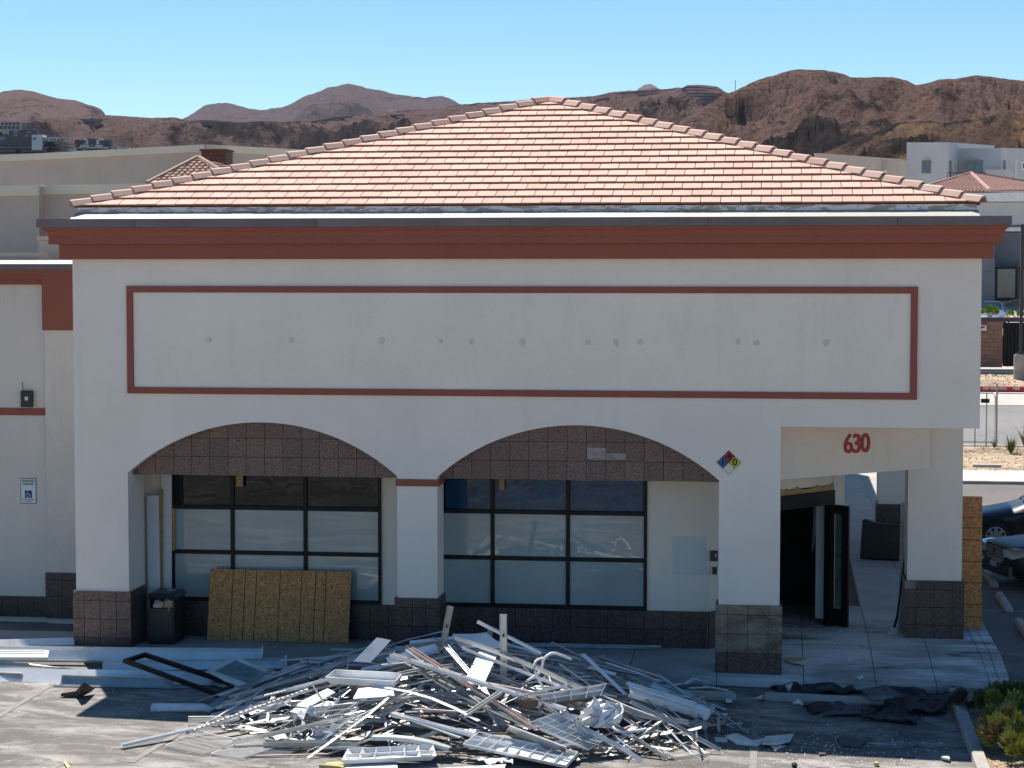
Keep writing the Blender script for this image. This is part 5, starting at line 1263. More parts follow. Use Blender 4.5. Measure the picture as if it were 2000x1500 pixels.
# ------------------------------------------------------------------ cars
def make_car(name, label, S, hwid, paint, wheels, wr, wheelx, glassx, details):
    t = thing(name, (0,0,0), label, 'car'); L0 = S[-1][0]
    def sec(st):
        x, zl, zb, zt, kb, kt = st; hb, ht = hwid*kb, hwid*kt
        return [(0,zl),(hb*.88,zl),(hb*.985,zl+.10),(hb,zl+(zb-zl)*.55),(hb*.97,zb-.02),(hb*.95,zb),(ht,zt-.045*(zt-zb > .1)),(ht*.72,zt+.012),(0,zt+.03)]
    rings = [sec(s) for s in S]; vs = []; n = 17
    for s, r in zip(S, rings):
        full = r+[(-y, z) for y, z in reversed(r[:-1])]
        full = full[:17]
        vs += [(s[0], y, z) for y, z in full[:-1]]
    n = 16
    fs = [(i*n+k, i*n+(k+1) % n, (i+1)*n+(k+1) % n, (i+1)*n+k) for i in range(len(S)-1) for k in range(n)]
    fs += [tuple(range(n)), tuple(range((len(S)-1)*n, len(S)*n))]
    b = MB(); b.add(vs, fs); body = b.build('body', paint, t, smooth=True, base=(0,0,0))
    sm = body.modifiers.new('smooth', 'SUBSURF'); sm.levels = 2; sm.render_levels = 2
    def at(i, k): return Vector((S[i][0], rings[i][k][0], rings[i][k][1]))
    for sgn in (1, -1):
        g = MB()
        for i in glassx:
            a0, a1, b0, b1 = at(i,5), at(i+1,5), at(i,6), at(i+1,6); q = [a0.lerp(b0,.10), a1.lerp(b1,.10), a1.lerp(b1,.86), a0.lerp(b0,.86)]
            g.add([(v.x, sgn*(v.y+.012), v.z) for v in q], [(0,1,2,3)])
        g.build('side_window', 'car_glass', t)
    i = details['ws']; a, c = at(i,8), at(i+1,8); e, f_ = at(i,6), at(i+1,6)
    ws = MB(); vs = []
    for tt in (.04, .35, .65, .95):
        p8, p7, p6 = at(i,8).lerp(at(i+1,8),tt), at(i,7).lerp(at(i+1,7),tt), at(i,6).lerp(at(i+1,6),tt)
        for y, z in ((-p6.y*.95,p6.z),(-p7.y,p7.z),(0,p8.z),(p7.y,p7.z),(p6.y*.95,p6.z)): vs.append((p8.x-.018, y, z+.018))
    ws.add(vs, [(5*r+k, 5*r+k+1, 5*r+5+k+1, 5*r+5+k) for r in range(3) for k in range(4)]); ws.build('windscreen', 'car_glass', t, smooth=True)
    for wx in wheelx:
        for sgn in (1, -1):
            yo = hwid*1.0
            hub = MB(); m = 20
            hub.tube([(wx,sgn*(yo-.24),wr),(wx,sgn*(yo-.012),wr)], wr*.62, m); h = hub.build('wheel', 'black_gap', t, base=(wx, sgn*yo, wr))
            ty = MB(); ro = [(wr*.66,-.20),(wr*.93,-.21),(wr,-.17),(wr,-.05),(wr*.95,-.005),(wr*.82,.012),(wr*.66,-.004)]
            vs = [(wx+r_*math.cos(6.283*k/m), sgn*(yo+o_), wr+r_*math.sin(6.283*k/m)) for k in range(m) for r_, o_ in ro]; q = len(ro)
            ty.add(vs, [(k*q+j, k*q+(j+1) % q, ((k+1) % m)*q+(j+1) % q, ((k+1) % m)*q+j) for k in range(m) for j in range(q)]); ty.build('tyre', 'tyre', h, smooth=True)
            rm = MB(); ns = 8
            for k in range(ns):
                an = 6.283*k/ns; c_, s_ = math.cos(an), math.sin(an); 
                rm.bar((wx+.05*c_, sgn*(yo-.005), wr+.05*s_), (wx+wr*.64*c_, sgn*(yo-.002), wr+wr*.64*s_), .085 if wr > .3 else .06, .03, (0,1,0))
            for k in range(m):
                a0, a1 = 6.283*k/m, 6.283*(k+1)/m
                rm.bar((wx+wr*.65*math.cos(a0), sgn*(yo-.01), wr+wr*.65*math.sin(a0)), (wx+wr*.65*math.cos(a1), sgn*(yo-.01), wr+wr*.65*math.sin(a1)), .03, .03, (0,1,0))
            rm.tube([(wx,sgn*(yo-.03),wr),(wx,sgn*(yo+.01),wr)], .06, 10); rm.build('rim', 'rim', h)
            ar = MB(); q0 = 18; vs = []
            for k in range(q0+1):
                an = math.pi*(-.06+1.12*k/q0)
                for rr in (wr*1.03, wr*1.20): vs.append((wx+rr*math.cos(an), sgn*(hwid*1.0+.004), wr+rr*math.sin(an)))
            ar.add(vs, [(2*k, 2*k+1, 2*k+3, 2*k+2) for k in range(q0)]); ar.build('wheel_arch', 'black_gap', t)
    return t, at
# (x, low, belt, top, belt width factor, top width factor); nose at x = 0
SED = [(0,.34,.60,.62,.50,.40),(.06,.24,.66,.70,.72,.60),(.35,.20,.74,.83,.90,.76),(.9,.20,.82,.93,.985,.80),(1.35,.20,.90,1.02,1,.82),(1.62,.20,.95,1.10,1,.80),(2.45,.20,1.00,1.50,1,.66),(3.1,.20,1.01,1.53,1,.66),(3.9,.20,1.02,1.46,.99,.64),(4.6,.22,1.02,1.12,.97,.74),(4.95,.26,.96,1.02,.90,.74),(5.05,.36,.80,.84,.82,.66)]
car1, at1 = make_car('parked_car', 'black car with silver alloy wheels parked behind the tall strand board', SED, .92, 'navy_car', 4, .355, (.95, 3.85), (5,6,7), {'ws': 5})
for sgn in (1, -1):
    bevel(MB().box(1.85, 2.02, sgn*.93-.0 if sgn > 0 else -1.10, 1.10 if sgn > 0 else -.93, 1.02, 1.15).build('mirror', 'navy_car', car1), .03)
    MB().box(1.55, 1.556, min(sgn*.921, sgn*.926), max(sgn*.921, sgn*.926), .35, .98).build('door_seam', 'black_gap', car1)
    MB().box(2.75, 2.756, min(sgn*.921, sgn*.926), max(sgn*.921, sgn*.926), .35, .98).build('door_seam', 'black_gap', car1)
    MB().tube([(.10,sgn*.55,.62),(.30,sgn*.72,.70)], .05, 6).build('headlight', 'lens', car1)
wp_ = MB(); wp_.tube([(1.60,-.5,1.13),(1.80,.0,1.235)], .012, 5).tube([(1.60,.1,1.14),(1.80,.5,1.22)], .012, 5); wp_.build('wiper', 'black_metal', car1)
p = onlot(1943, 1079); wx = .95
car1.location = (p.x-wx+.02, p.y+.92, lot(5, 17)+.005); car1.rotation_euler = (0, 0, R(0))
SUV = [(x_, zl_*.86, zb_*.84, zt_*.84, kb_, kt_) for x_, zl_, zb_, zt_, kb_, kt_ in [(0,.42,.72,.74,.62,.52),(.05,.34,.90,.97,.82,.70),(.22,.30,1.00,1.08,.93,.80),(.8,.28,1.06,1.14,.99,.82),(1.25,.28,1.10,1.18,1,.82),(1.45,.28,1.14,1.26,1,.80),(2.15,.28,1.17,1.72,1,.72),(3.2,.28,1.18,1.76,1,.72),(4.5,.30,1.18,1.72,.99,.72),(4.85,.34,1.10,1.30,.95,.74),(4.95,.42,.90,.94,.90,.70)]]
car2, at2 = make_car('parked_car', 'dark blue grey car with chrome grille bar at the right edge behind the wheel stops', SUV, .95, 'grey_car', 4, .37, (.95, 3.8), (5,6,7), {'ws': 5})
for k in range(6):
    z = .59+.046*k; MB().bar((-.012,-.46,z), (-.012,.46,z), .02, .022, (0,0,1)).build('grille_bar', 'galv_dull', car2)
gb_ = MB(); gb_.box(-.005, .05, -.50, .50, .55, .86); gb_.build('grille', 'black_gap', car2)
MB().bar((-.035,-.42,.555), (-.035,.42,.555), .045, .05, (0,0,1)).build('chrome_bar', 'chrome', car2)
em = MB(); em.tube([(-.03,0,.72),(-.005,0,.72)], .07, 14); em.build('emblem', 'chrome', car2)
MB().box(-.04, .04, -.78, .78, .28, .50).build('bumper', 'black_plastic', car2)
MB().box(-.05, -.042, -.16, .16, .42, .53).build('plate_holder', 'galv_dull', car2)
for sgn in (1, -1):
    hl = MB(); vs = [(-.05,sgn*.52,.68),(-.05,sgn*.52,.84),(.0,sgn*.80,.87),(.30,sgn*.955,.88),(.32,sgn*.955,.74),(.02,sgn*.82,.66)]
    hl.add(vs+[(x+.08, y*.93, z) for x, y, z in vs], [tuple(range(6)), tuple(reversed(range(6,12)))]+[(i, (i+1) % 6, (i+1) % 6+6, i+6) for i in range(6)]); hl.build('headlight', 'lens', car2)
    MB().tube([(-.03,sgn*.66,.42),(.02,sgn*.66,.42)], .05, 10).build('fog_lamp', 'lens', car2)
    bevel(MB().box(1.75, 1.92, .96 if sgn > 0 else -1.14, 1.14 if sgn > 0 else -.96, .98, 1.12).build('mirror', 'grey_car', car2), .03)
p = onlot(1954, 1163); car2.location = (p.x+.02, p.y+1.25, lot(5, 10)+.005); car2.rotation_euler = (0, 0, R(17))
car3, at3 = make_car('parked_car', 'silver car seen from behind above the block enclosure', SED, .9, 'silver_car', 4, .33, (.95, 3.85), (5,6,7), {'ws': 5})
q = atY(1905, 620, 82); car3.location = (q.x+.4, 79.5, q.z-1.0+.35); car3.rotation_euler = (0, 0, R(-100+180+0))
for sgn in (1, -1): MB().box(4.9, 5.06, .42 if sgn > 0 else -.82, .82 if sgn > 0 else -.42, .80, .94).build('tail_light', 'tail_red', car3)
MB().box(5.02, 5.07, -.26, .26, .60, .72).build('number_plate', 'white_board', car3)
gs = MB(); gs.add([(-30,71,q.z-.98+.35),(90,71,q.z-.98+.35),(90,96,q.z-.6+.35),(-30,96,q.z-.6+.35)], [(0,1,2,3)]); structure(gs.build('upper_parking_lot', 'pale_concrete', recalc=False))

# ------------------------------------------------------------------ planting
def shrub(name, label, c, rx, ry, rz, n, mats, leaf=.03, seed=1, cat='shrub', cl=40, squash=1.0):
    rnd = random.Random(seed); t = thing(name, c, label, cat)
    lumps = []
    for k in range(cl):
        th, ph = rnd.random()*6.283, math.acos(rnd.uniform(-.15, 1)); rr = rnd.uniform(.75, 1.05)
        lumps.append((Vector((math.cos(th)*math.sin(ph)*rx*rr, math.sin(th)*math.sin(ph)*ry*rr, (math.cos(ph)*.5+.5)*rz*rr)), rnd.uniform(.16, .32)*min(rx, ry), rnd.choice(range(len(mats)))))
    for mi, mt in enumerate(mats):
        b = MB()
        for (lc, lr, m_) in lumps:
            if m_ != mi: continue
            for k in range(n//cl):
                d = Vector((rnd.gauss(0,1), rnd.gauss(0,1), rnd.gauss(0,1))).normalized(); p_ = Vector(c)+lc+d*lr*rnd.random()**.4
                if p_.z < c[2]+.01: continue
                out = (lc.normalized()+d*.9+Vector((0,0,.5))).normalized(); s = out.cross(Vector((rnd.gauss(0,1), rnd.gauss(0,1), rnd.gauss(0,1)))).normalized(); l_ = leaf*rnd.uniform(.6, 1.5)
                b.add([p_-s*l_*.33, p_+out*l_*1.3, p_+s*l_*.33], [(0,1,2)])
        if b.v: tag(b.build('foliage', mt, t, recalc=False), kind='stuff')
    st_ = MB()
    for k in range(26):
        lc = rnd.choice(lumps)[0]; st_.tube([Vector(c)+Vector((lc.x*.08, lc.y*.08, -.03)), Vector(c)+lc*.5+Vector((0,0,.04)), Vector(c)+lc*.92], .007, 4)
    st_.build('branches', 'twig', t); return t
def planted(u, v, dx=0, dy=0):
    p = onsurf(u, v, planter_z); return (p.x+dx, p.y+dy, p.z)
shrub('round_shrub', 'dark green shrub half in shade at the back of the planter', planted(1948, 1402, .36, .10), .58, .5, .40, 9000, ['leaf', 'leaf', 'leaf_bright'], .05, 3, cl=60)
shrub('round_shrub', 'yellow green topped shrub in the middle of the planter', planted(1985, 1440, .18, .02), .55, .45, .58, 8000, ['leaf_bright', 'leaf', 'leaf_bright'], .048, 4, cl=60)
shrub('round_shrub', 'browning half dry shrub at the front of the planter', planted(1962, 1470, .10, .05), .42, .38, .54, 8000, ['leaf_dry', 'leaf_dry', 'leaf_bright'], .046, 5, cl=60)
shrub('round_shrub', 'green shrub cut off by the bottom right corner', planted(2010, 1500, .05, .1), .38, .36, .5, 6000, ['leaf_bright', 'leaf'], .044, 6, cl=50)
shrub('dead_ground_plant', 'low dark dead plant under the shrubs at the shaded planter corner', planted(1885, 1388, .1, .2), .30, .45, .22, 2600, ['brown_vinyl', 'twig'], .03, 7, cl=30)
q = atY(1932, 617, 71); shrub('far_shrub', 'bright green shrub behind the block enclosure', (q.x, 71, q.z-.1), .45, .4, .6, 1200, ['leaf_vivid'], .07, 9, cl=26)
q = atY(1985, 617, 72); shrub('far_shrub', 'small bright green shrub right of the lamp post', (q.x, 72, q.z-.1), .4, .35, .35, 900, ['leaf_vivid'], .07, 10, cl=22)
def grass_tuft(label, c, h, r, n, seed, mat='leaf'):
    rnd = random.Random(seed); b = MB()
    for k in range(n):
        th = rnd.random()*6.283; tip = Vector(c)+Vector((math.cos(th)*r*rnd.uniform(.3,1.2), math.sin(th)*r*rnd.uniform(.3,1), h*rnd.uniform(.5,1.1))); m_ = Vector(c).lerp(tip, .5)+Vector((0,0,h*.14)); s = Vector((-math.sin(th), math.cos(th), 0))*.014
        b.add([Vector(c)-s, Vector(c)+s, m_+s*.7, tip, m_-s*.7], [(0,1,2,4),(2,3,4)])
    return tag(b.build('yucca_tuft', mat, recalc=False), label, 'plant')
bank = lambda x, y: -.06+.26*clamp((y-34.3)/6.3, 0, 1)
q = onsurf(1974, 886, bank); grass_tuft('spiky desert tuft on the gravel bank at the right', q, .62, .42, 90, 1)
q = onsurf(1942, 875, bank); grass_tuft('small spiky tuft at the foot of the fence post', q, .34, .22, 46, 2)
q = onsurf(2003, 880, bank); grass_tuft('tall thin spiky tuft at the right edge on the gravel bank', q, .9, .5, 40, 3, 'leaf_dry')
a_ = onsurf(1930, 912, bank); o = MB().box(a_.x-.5, a_.x+.42, a_.y-.1, a_.y+.12, a_.z-.02, a_.z+.09).build('concrete_marker', 'pale_concrete'); tag(bevel(o, .02), 'short pale concrete marker lying on the gravel bank', 'marker')
pts = []
for i in range(1500): x, y = random.uniform(3.8, 16), random.uniform(34.4, 40.5); pts.append((x, y, bank(x, y)))
scatter('bank_stones', 'stone_bit', pts, .03, .07)
pts = []
for i in range(900): x, y = random.uniform(8, 20), random.uniform(59.3, 64); pts.append((x, y, 1.28+.34*(y-59.14)/5.06))
scatter('strip_stones', 'stone_bit', pts, .04, .1)
# ================================================================== DEBRIS
def placed(b, name, mat, label, cat, group=None, smooth=False, parent=None):
    o = b.build(name, mat, parent, smooth)
    return tag(o, label, cat, group) if parent is None else o
PROFS = {
 'stud':  [(-.05,-.02),(.05,-.02),(.05,.025),(.044,.025),(.044,-.013),(-.044,-.013),(-.044,.025),(-.05,.025)],
 'angle': [(-.025,-.012),(.025,-.012),(.025,.018),(.021,.018),(.021,-.008),(-.025,-.008)],
 'strip': [(-.035,-.003),(.035,-.003),(.035,.003),(-.035,.003)],
 'rail':  [(-.02,-.015),(.02,-.015),(.02,.015),(-.02,.015)],
 'panel': [(-.13,-.004),(.12,-.004),(.13,.03),(.124,.03),(.116,.004),(-.13,.004)],
 'deep':  [(-.11,-.035),(.11,-.035),(.12,.04),(.112,.04),(.104,-.028),(-.104,-.028),(-.112,.04),(-.12,.04)],
}
def member(pts, kind, width=None, flip=False, frame=None):
    pr = PROFS[kind]
    if width: k = width/(max(p[0] for p in pr)-min(p[0] for p in pr)); pr = [(x*k, z*max(.6, min(k, 1.4))) for x, z in pr]
    if flip: pr = [(x, -z) for x, z in reversed(pr)]
    return MB().extrude(pr, pts, frame)
def H(u, v, l=.02): return onheap(u, v, l)
def between(p, q, n=3, bow=0.0):
    p, q = Vector(p), Vector(q); return [p.lerp(q, i/n)+Vector((0,0,bow*math.sin(math.pi*i/n))) for i in range(n+1)]
# --- long sheets at the left ------------------------------------------------
SG = None
def long_sheet(u0, v0, u1, v1, wd, kind, mat, label, lift=.05, name='metal_sheet', endcap=False, bow=0):
    a_, b__ = onlot(u0, v0, lift), onlot(u1, v1, lift); P = between(a_, b__, 5, bow); o = placed(member(P, kind, wd, frame=(0,-.75,.66)), name, mat, label, 'metal sheet', SG)
    if endcap:
        d = (b__-a_).normalized(); e = MB(); e.extrude([(-wd*.55,-.05),(wd*.55,-.05),(wd*.55,.10),(-wd*.55,.10)], [b__, b__+d*.02], (0,-.75,.66)); e.build('end_cap', mat, o)
    return o
long_sheet(-60, 1277, 511, 1283, .26, 'deep', 'white_paint', 'longest pale metal channel lying along the kerb, farthest of the left sheets', .16, 'metal_channel', True)
long_sheet(200, 1302, 557, 1297, .20, 'deep', 'white_paint', 'metal channel with a notched end behind the white framed pane', .10, 'metal_channel', True)
long_sheet(-60, 1318, 425, 1326, .26, 'panel', 'white_paint', 'nearest long white sheet behind the left wheel stop', .08)
long_sheet(118, 1329, 338, 1337, .17, 'deep', 'galv', 'short grey metal channel lying beside the brown scrap', .06, 'metal_channel')
long_sheet(105, 1339, 402, 1343, .05, 'angle', 'galv_dull', 'thin dark edged rail in front of the left sheets', .02, 'metal_rail')
long_sheet(-40, 1258, 145, 1253, .16, 'panel', 'white_paint', 'flat bluish white strip on the pavement in front of the side wing', .21)
# ribbed fixture, bent sheet
a_, b__ = onlot(-60, 1278, .32), onlot(95, 1279, .32); fx_ = member([a_, b__], 'deep', .17, True, (0,-.6,.8)); o = placed(fx_, 'ribbed_fixture', 'white_paint', 'white ribbed light fixture lying on the left sheets at the photo edge', 'light fixture')
for k in range(3): MB().bar(a_+Vector((0,-.09,.035+.03*k)), b__+Vector((-.03,-.09,.035+.03*k)), .02, .012, (0,0,1)).build('rib', 'white_paint', o)
bs_ = MB(); vs = []
for i in range(13):
    t = i/12; p = onlot(-10+185*t, 1298+8*t, .16-.10*t); wv = .16*(1-t*.85)
    for k in range(4): s = (k/3-.5)*2; vs.append((p.x, p.y+s*wv*.8-.06, p.z+.10*math.cos(s*1.4+t*2.2)*(1-.4*t)+.05*s))
bs_.add(vs, [(4*i+k, 4*i+k+1, 4*i+5+k, 4*i+4+k) for i in range(12) for k in range(3)])
o = placed(bs_, 'twisted_sheet', 'galv', 'twisted grey sheet metal tapering to the right on the left sheets', 'metal sheet', smooth=True); md = o.modifiers.new('thick', 'SOLIDIFY'); md.thickness = .006
# frames
def frame_thing(name, corners, w_, t_, mat, label, pane=None):
    P = [Vector(c) for c in corners]; c0 = sum(P, Vector())/4; t = thing(name, (c0.x, c0.y, min(p.z for p in P)), label, 'frame')
    nrm = (P[1]-P[0]).cross(P[3]-P[0]).normalized()
    if nrm.z < 0: nrm = -nrm
    for i in range(4):
        a_, b__ = P[i], P[(i+1) % 4]; ins = (c0-(a_+b__)/2).normalized()*w_/2; d = (b__-a_).normalized()*(w_*.5 if i % 2 else 0)
        MB().bar(a_+ins+d, b__+ins-d, w_, t_*(1 if i % 2 else .98), tuple(nrm)).build('frame_bar', mat, t)
    if pane:
        Q = [p.lerp(c0, .12) for p in P]; MB().slab(*[q+nrm*.012 for q in (Q if (Q[1]-Q[0]).cross(Q[3]-Q[0]).z > 0 else Q[::-1])], .012).build('pane', pane, t)
    return t
frame_thing('metal_surround', [onlot(240,1291,.30), onlot(283,1277,.34), onlot(466,1338,.10), onlot(424,1358,.06)], .07, .06, 'black_metal', 'empty long black metal frame lying across the left sheets')
frame_thing('glazed_window', [onlot(405,1314,.20), onlot(460,1286,.24), onlot(566,1328,.16), onlot(513,1354,.12)], .095, .06, 'white_paint', 'white framed pane of wired greenish glass left of the heap', 'teal_glass')
frame_thing('metal_surround', [onlot(412,1334,.05), onlot(470,1312,.05), onlot(572,1336,.05), onlot(520,1362,.05)], .05, .05, 'galv_dull', 'grey metal frame underneath the white framed pane')
bw = MB(); p = [onlot(118,1360,.02), onlot(157,1362,.0), onlot(177,1352,.05), onlot(156,1340,.26), onlot(148,1350,.10), onlot(120,1354,.07)]
c0 = sum(p, Vector())/6; q = [v+Vector((.02,.14,.03)) for v in p]; bw.add(p+q, [tuple(range(6)), tuple(reversed(range(6,12)))]+[(i, (i+1) % 6, (i+1) % 6+6, i+6) for i in range(6)])
placed(bw, 'brown_scrap', 'brown_vinyl', 'dark brown pointed scrap lying alone on the asphalt at the left', 'scrap')
a_, b__, c_ = onlot(297,1378,.08), onlot(396,1378,.08), onlot(432,1384,.03)
hb_ = MB(); vs = []
for p_, r_, z_ in ((a_, .085, 0), (b__, .085, 0), (c_, .03, -.02)):
    for k in range(8): an = math.pi*(k/7)*1.2-.3; vs.append((p_.x, p_.y-math.cos(an)*r_, p_.z-.05+math.sin(an)*r_+z_))
hb_.add(vs, [(8*i+k, 8*i+k+1, 8*i+9+k, 8*i+8+k) for i in range(2) for k in range(7)])
o = placed(hb_, 'half_pipe_sheet', 'white_paint', 'half round bluish white sheet lying left of the long blue rail', 'metal sheet', smooth=True); md = o.modifiers.new('thick', 'SOLIDIFY'); md.thickness = .006

# --- named pieces of the heap ------------------------------------------------
def piece(u0, v0, u1, v1, kind, wd, mat, name, label, cat, l0=.10, l1=.10, bow=0.0, n=3, flip=False, frame=None):
    return placed(member(between(H(u0, v0, l0), H(u1, v1, l1), n, bow), kind, wd, flip, frame), name, mat, label, cat)
def post(u0, v0, u1, v1, y, wd, mat, label, kind='stud', ly=0.0):
    a_, b__ = atY(u1, v1, y), atY(u0, v0, y+ly); return placed(member([a_, b__], kind, wd, frame=(0,-1,0)), 'steel_post', mat, label, 'steel stud')
P1 = post(880, 1184, 838, 1400, -3.6, .095, 'galv_dull', 'tall steel stud leaning left, sticking out of the top of the heap')
P2 = post(983, 1200, 985, 1428, -4.2, .10, 'galv', 'upright steel stud standing in the middle of the heap')
post(958, 1228, 950, 1290, -3.0, .08, 'galv_dull', 'short steel stud stub behind the upright stud')
M['hole'] = simple('punched_hole', (.02,.02,.02), .9)
for P_, u0, v0, u1, v1, y in ((P1, 880, 1184, 838, 1400, -3.6), (P2, 983, 1200, 985, 1428, -4.2)):
    for t in (.18, .42, .66, .86):
        q = atY(u0+(u1-u0)*t, v0+(v1-v0)*t, y-.024); b = MB(); b.prism_xz([(q.x+.014*math.cos(6.283*k/8), q.z+.03*math.sin(6.283*k/8)) for k in range(8)], q.y-.003, q.y-.0005); b.build('hole', 'hole', P_)
def holes_on(o, a_, b__, n, w=.012):
    for k in range(n):
        c = a_.lerp(b__, (k+.7)/(n+.4)); d = (b__-a_).normalized()*.03; MB().bar(c-d+Vector((0,-.03,.035)), c+d+Vector((0,-.03,.035)), w, .004, (0,-.6,.8)).build('slot', 'hole', o)
o = piece(764, 1279, 1104, 1386, 'stud', .10, 'white_paint', 'steel_beam', 'long white perforated beam sloping down to the right across the heap', 'beam', .42, .30); holes_on(o, H(764,1279,.42), H(1104,1386,.30), 6)
o = piece(800, 1266, 1050, 1424, 'stud', .085, 'rust', 'steel_beam', 'long pinkish steel channel sloping under the white beam', 'beam', .34, .22); holes_on(o, H(800,1266,.34), H(1050,1424,.22), 6)
piece(752, 1343, 935, 1408, 'strip', .09, 'white_paint', 'bent_strip', 'pale bent strip falling from the white tray to the right', 'strip', .25, .16, .08, 4)
piece(932, 1214, 1057, 1276, 'stud', .085, 'white_paint', 'steel_beam', 'bluish white channel jutting left over the back of the heap', 'beam', .52, .16)
piece(890, 1246, 1135, 1345, 'stud', .085, 'galv', 'steel_beam', 'galvanised channel running along the back crest to the right', 'beam', .30, .20, .04)
piece(905, 1266, 1125, 1352, 'angle', .07, 'white_paint', 'steel_angle', 'white angle strip below the back crest channel', 'angle strip', .24, .16)
piece(905, 1400, 978, 1352, 'stud', .08, 'galv_dull', 'steel_stud', 'short channel rising right in front of the upright stud', 'steel stud', .18, .26)
piece(1010, 1360, 1106, 1338, 'angle', .07, 'white_paint', 'steel_angle', 'short angle strip behind the blue lined box', 'angle strip', .16, .16)
piece(1138, 1277, 1222, 1356, 'strip', .075, 'white_paint', 'bent_strip', 'white strip with a torn upper end at the right back of the heap', 'strip', .26, .10)
piece(426, 1382, 645, 1326, 'deep', .10, 'white_paint', 'double_rail', 'long blue white double rail reaching left from the heap in the shade', 'rail', .08, .12, 0, 3)
piece(440, 1390, 660, 1336, 'angle', .05, 'galv', 'metal_rail', 'thin rail lying in front of the long double rail', 'rail', .05, .08)
piece(236, 1456, 466, 1403, 'stud', .075, 'white_paint', 'tube_rail', 'long white rail pointing left out of the heap on sunlit asphalt', 'rail', .05, .10)
o = piece(362, 1433, 602, 1347, 'rail', .045, 'wire_white', 'slotted_rail', 'long slotted shelf upright at the left side of the heap', 'rail', .06, .20)
a_, b__ = H(362,1433,.06), H(602,1347,.20)
for k in range(26): c = a_.lerp(b__, (k+.6)/26.5); MB().bar(c+Vector((-.012,-.028,.018)), c+Vector((.02,-.028,.018)), .016, .003, (0,-.6,.8)).build('slot', 'hole', o)
piece(608, 1334, 634, 1375, 'rail', .035, 'galv', 'short_post', 'short grey post poking up left of the white tray', 'post', .52, .14)
piece(690, 1405, 812, 1345, 'rail', .03, 'galv_dull', 'pole', 'thin grey pole behind the central wire rack', 'pole', .12, .20)
piece(455, 1451, 660, 1405, 'deep', .075, 'galv', 'metal_channel', 'grey channel with dark end lying over the flat wire racks', 'channel', .10, .14)
piece(478, 1477, 640, 1473, 'rail', .025, 'rust', 'conduit', 'thin pinkish conduit on the asphalt at the front left', 'conduit', .02, .03)
piece(640, 1473, 735, 1440, 'rail', .028, 'galv_dull', 'conduit', 'grey conduit rising right from the pinkish conduit', 'conduit', .03, .12)
piece(516, 1452, 700, 1452, 'stud', .13, 'galv_dull', 'steel_channel', 'dark end steel channel along the front left of the heap', 'channel', .10, .12)
piece(620, 1458, 770, 1464, 'angle', .09, 'white_paint', 'steel_angle', 'white flanged strip in front of the dark end channel', 'angle strip', .10, .10)
piece(662, 1428, 716, 1440, 'rail', .022, 'rust', 'thin_rod', 'thin pink rod under the central wire rack', 'rod', .14, .12)
piece(728, 1440, 880, 1462, 'deep', .16, 'galv', 'crushed_duct', 'crushed grey duct lying across the front centre of the heap', 'duct', .10, .08, .05, 4, True)
piece(766, 1392, 900, 1440, 'panel', .17, 'blue_grey' if 'blue_grey' in M else 'galv', 'grey_channel', 'grey blue channel sloping right in the centre of the heap', 'channel', .14, .10)
piece(765, 1395, 1000, 1455, 'stud', .10, 'white_paint', 'steel_beam', 'white channel edge running to the gray panel at the front', 'beam', .12, .14)
piece(930, 1432, 1020, 1434, 'rail', .03, 'brown_vinyl', 'wood_trim', 'thin dark topped trim piece left of the grey panel', 'trim', .16, .12)
piece(1210, 1464, 1302, 1402, 'rail', .035, 'galv', 'conduit', 'grey pipe leaning at the right front corner of the heap', 'conduit', .03, .12)
piece(1233, 1476, 1330, 1408, 'rail', .014, 'brown_vinyl', 'thin_rod', 'thin dark rod on the asphalt right of the grey pipe', 'rod', .01, .02)
piece(1180, 1470, 1240, 1420, 'panel', .10, 'white_paint', 'metal_strip', 'white strip with a blue face beside the leaning grey pipe', 'strip', .03, .06)
# flat panels
def panel(px, label, mat='white_paint', t=.02, lifts=(.12,.12,.12,.12), name='flat_sheet', cat='panel', parent=None):
    P = [H(u, v, l) for (u, v), l in zip(px, lifts)]
    if (P[1]-P[0]).cross(P[3]-P[0]).z < 0: P = P[::-1]
    return placed(MB().slab(*P, t), name, mat, label, cat, parent=parent)
panel([(884,1238),(952,1238),(987,1264),(900,1262)], 'bluish white flat panel on top of the heap behind the tall studs', lifts=(.30,.34,.22,.22))
panel([(906,1332),(938,1268),(974,1272),(944,1338)], 'white electrical panel door leaning between the two tall studs', 'white_dull', lifts=(.10,.22,.22,.10), name='cover_plate')
panel([(690,1292),(736,1245),(762,1250),(722,1294)], 'blue white folded sheet sticking up at the left back of the heap', lifts=(.10,.45,.42,.10))
panel([(996,1416),(1107,1458),(1105,1474),(985,1432)], 'wide flat grey panel sloping to the right at the front of the heap', 'galv', .025, (.26,.24,.06,.06))
panel([(700,1345),(765,1338),(770,1358),(690,1364)], 'white square sheet lying under the white tray', lifts=(.16,.16,.16,.16))
panel([(560,1388),(620,1366),(660,1372),(590,1396)], 'pale flat board on the left slope of the heap', 'galv', lifts=(.10,.12,.12,.10))
panel([(570,1378),(640,1344),(655,1352),(600,1382)], 'creased white sheet at the left of the heap', 'white_paint', .01, (.12,.20,.18,.12))
panel([(1050,1408),(1100,1390),(1135,1398),(1090,1420)], 'white sheet right of the ribbed light grid', lifts=(.10,.16,.12,.10))
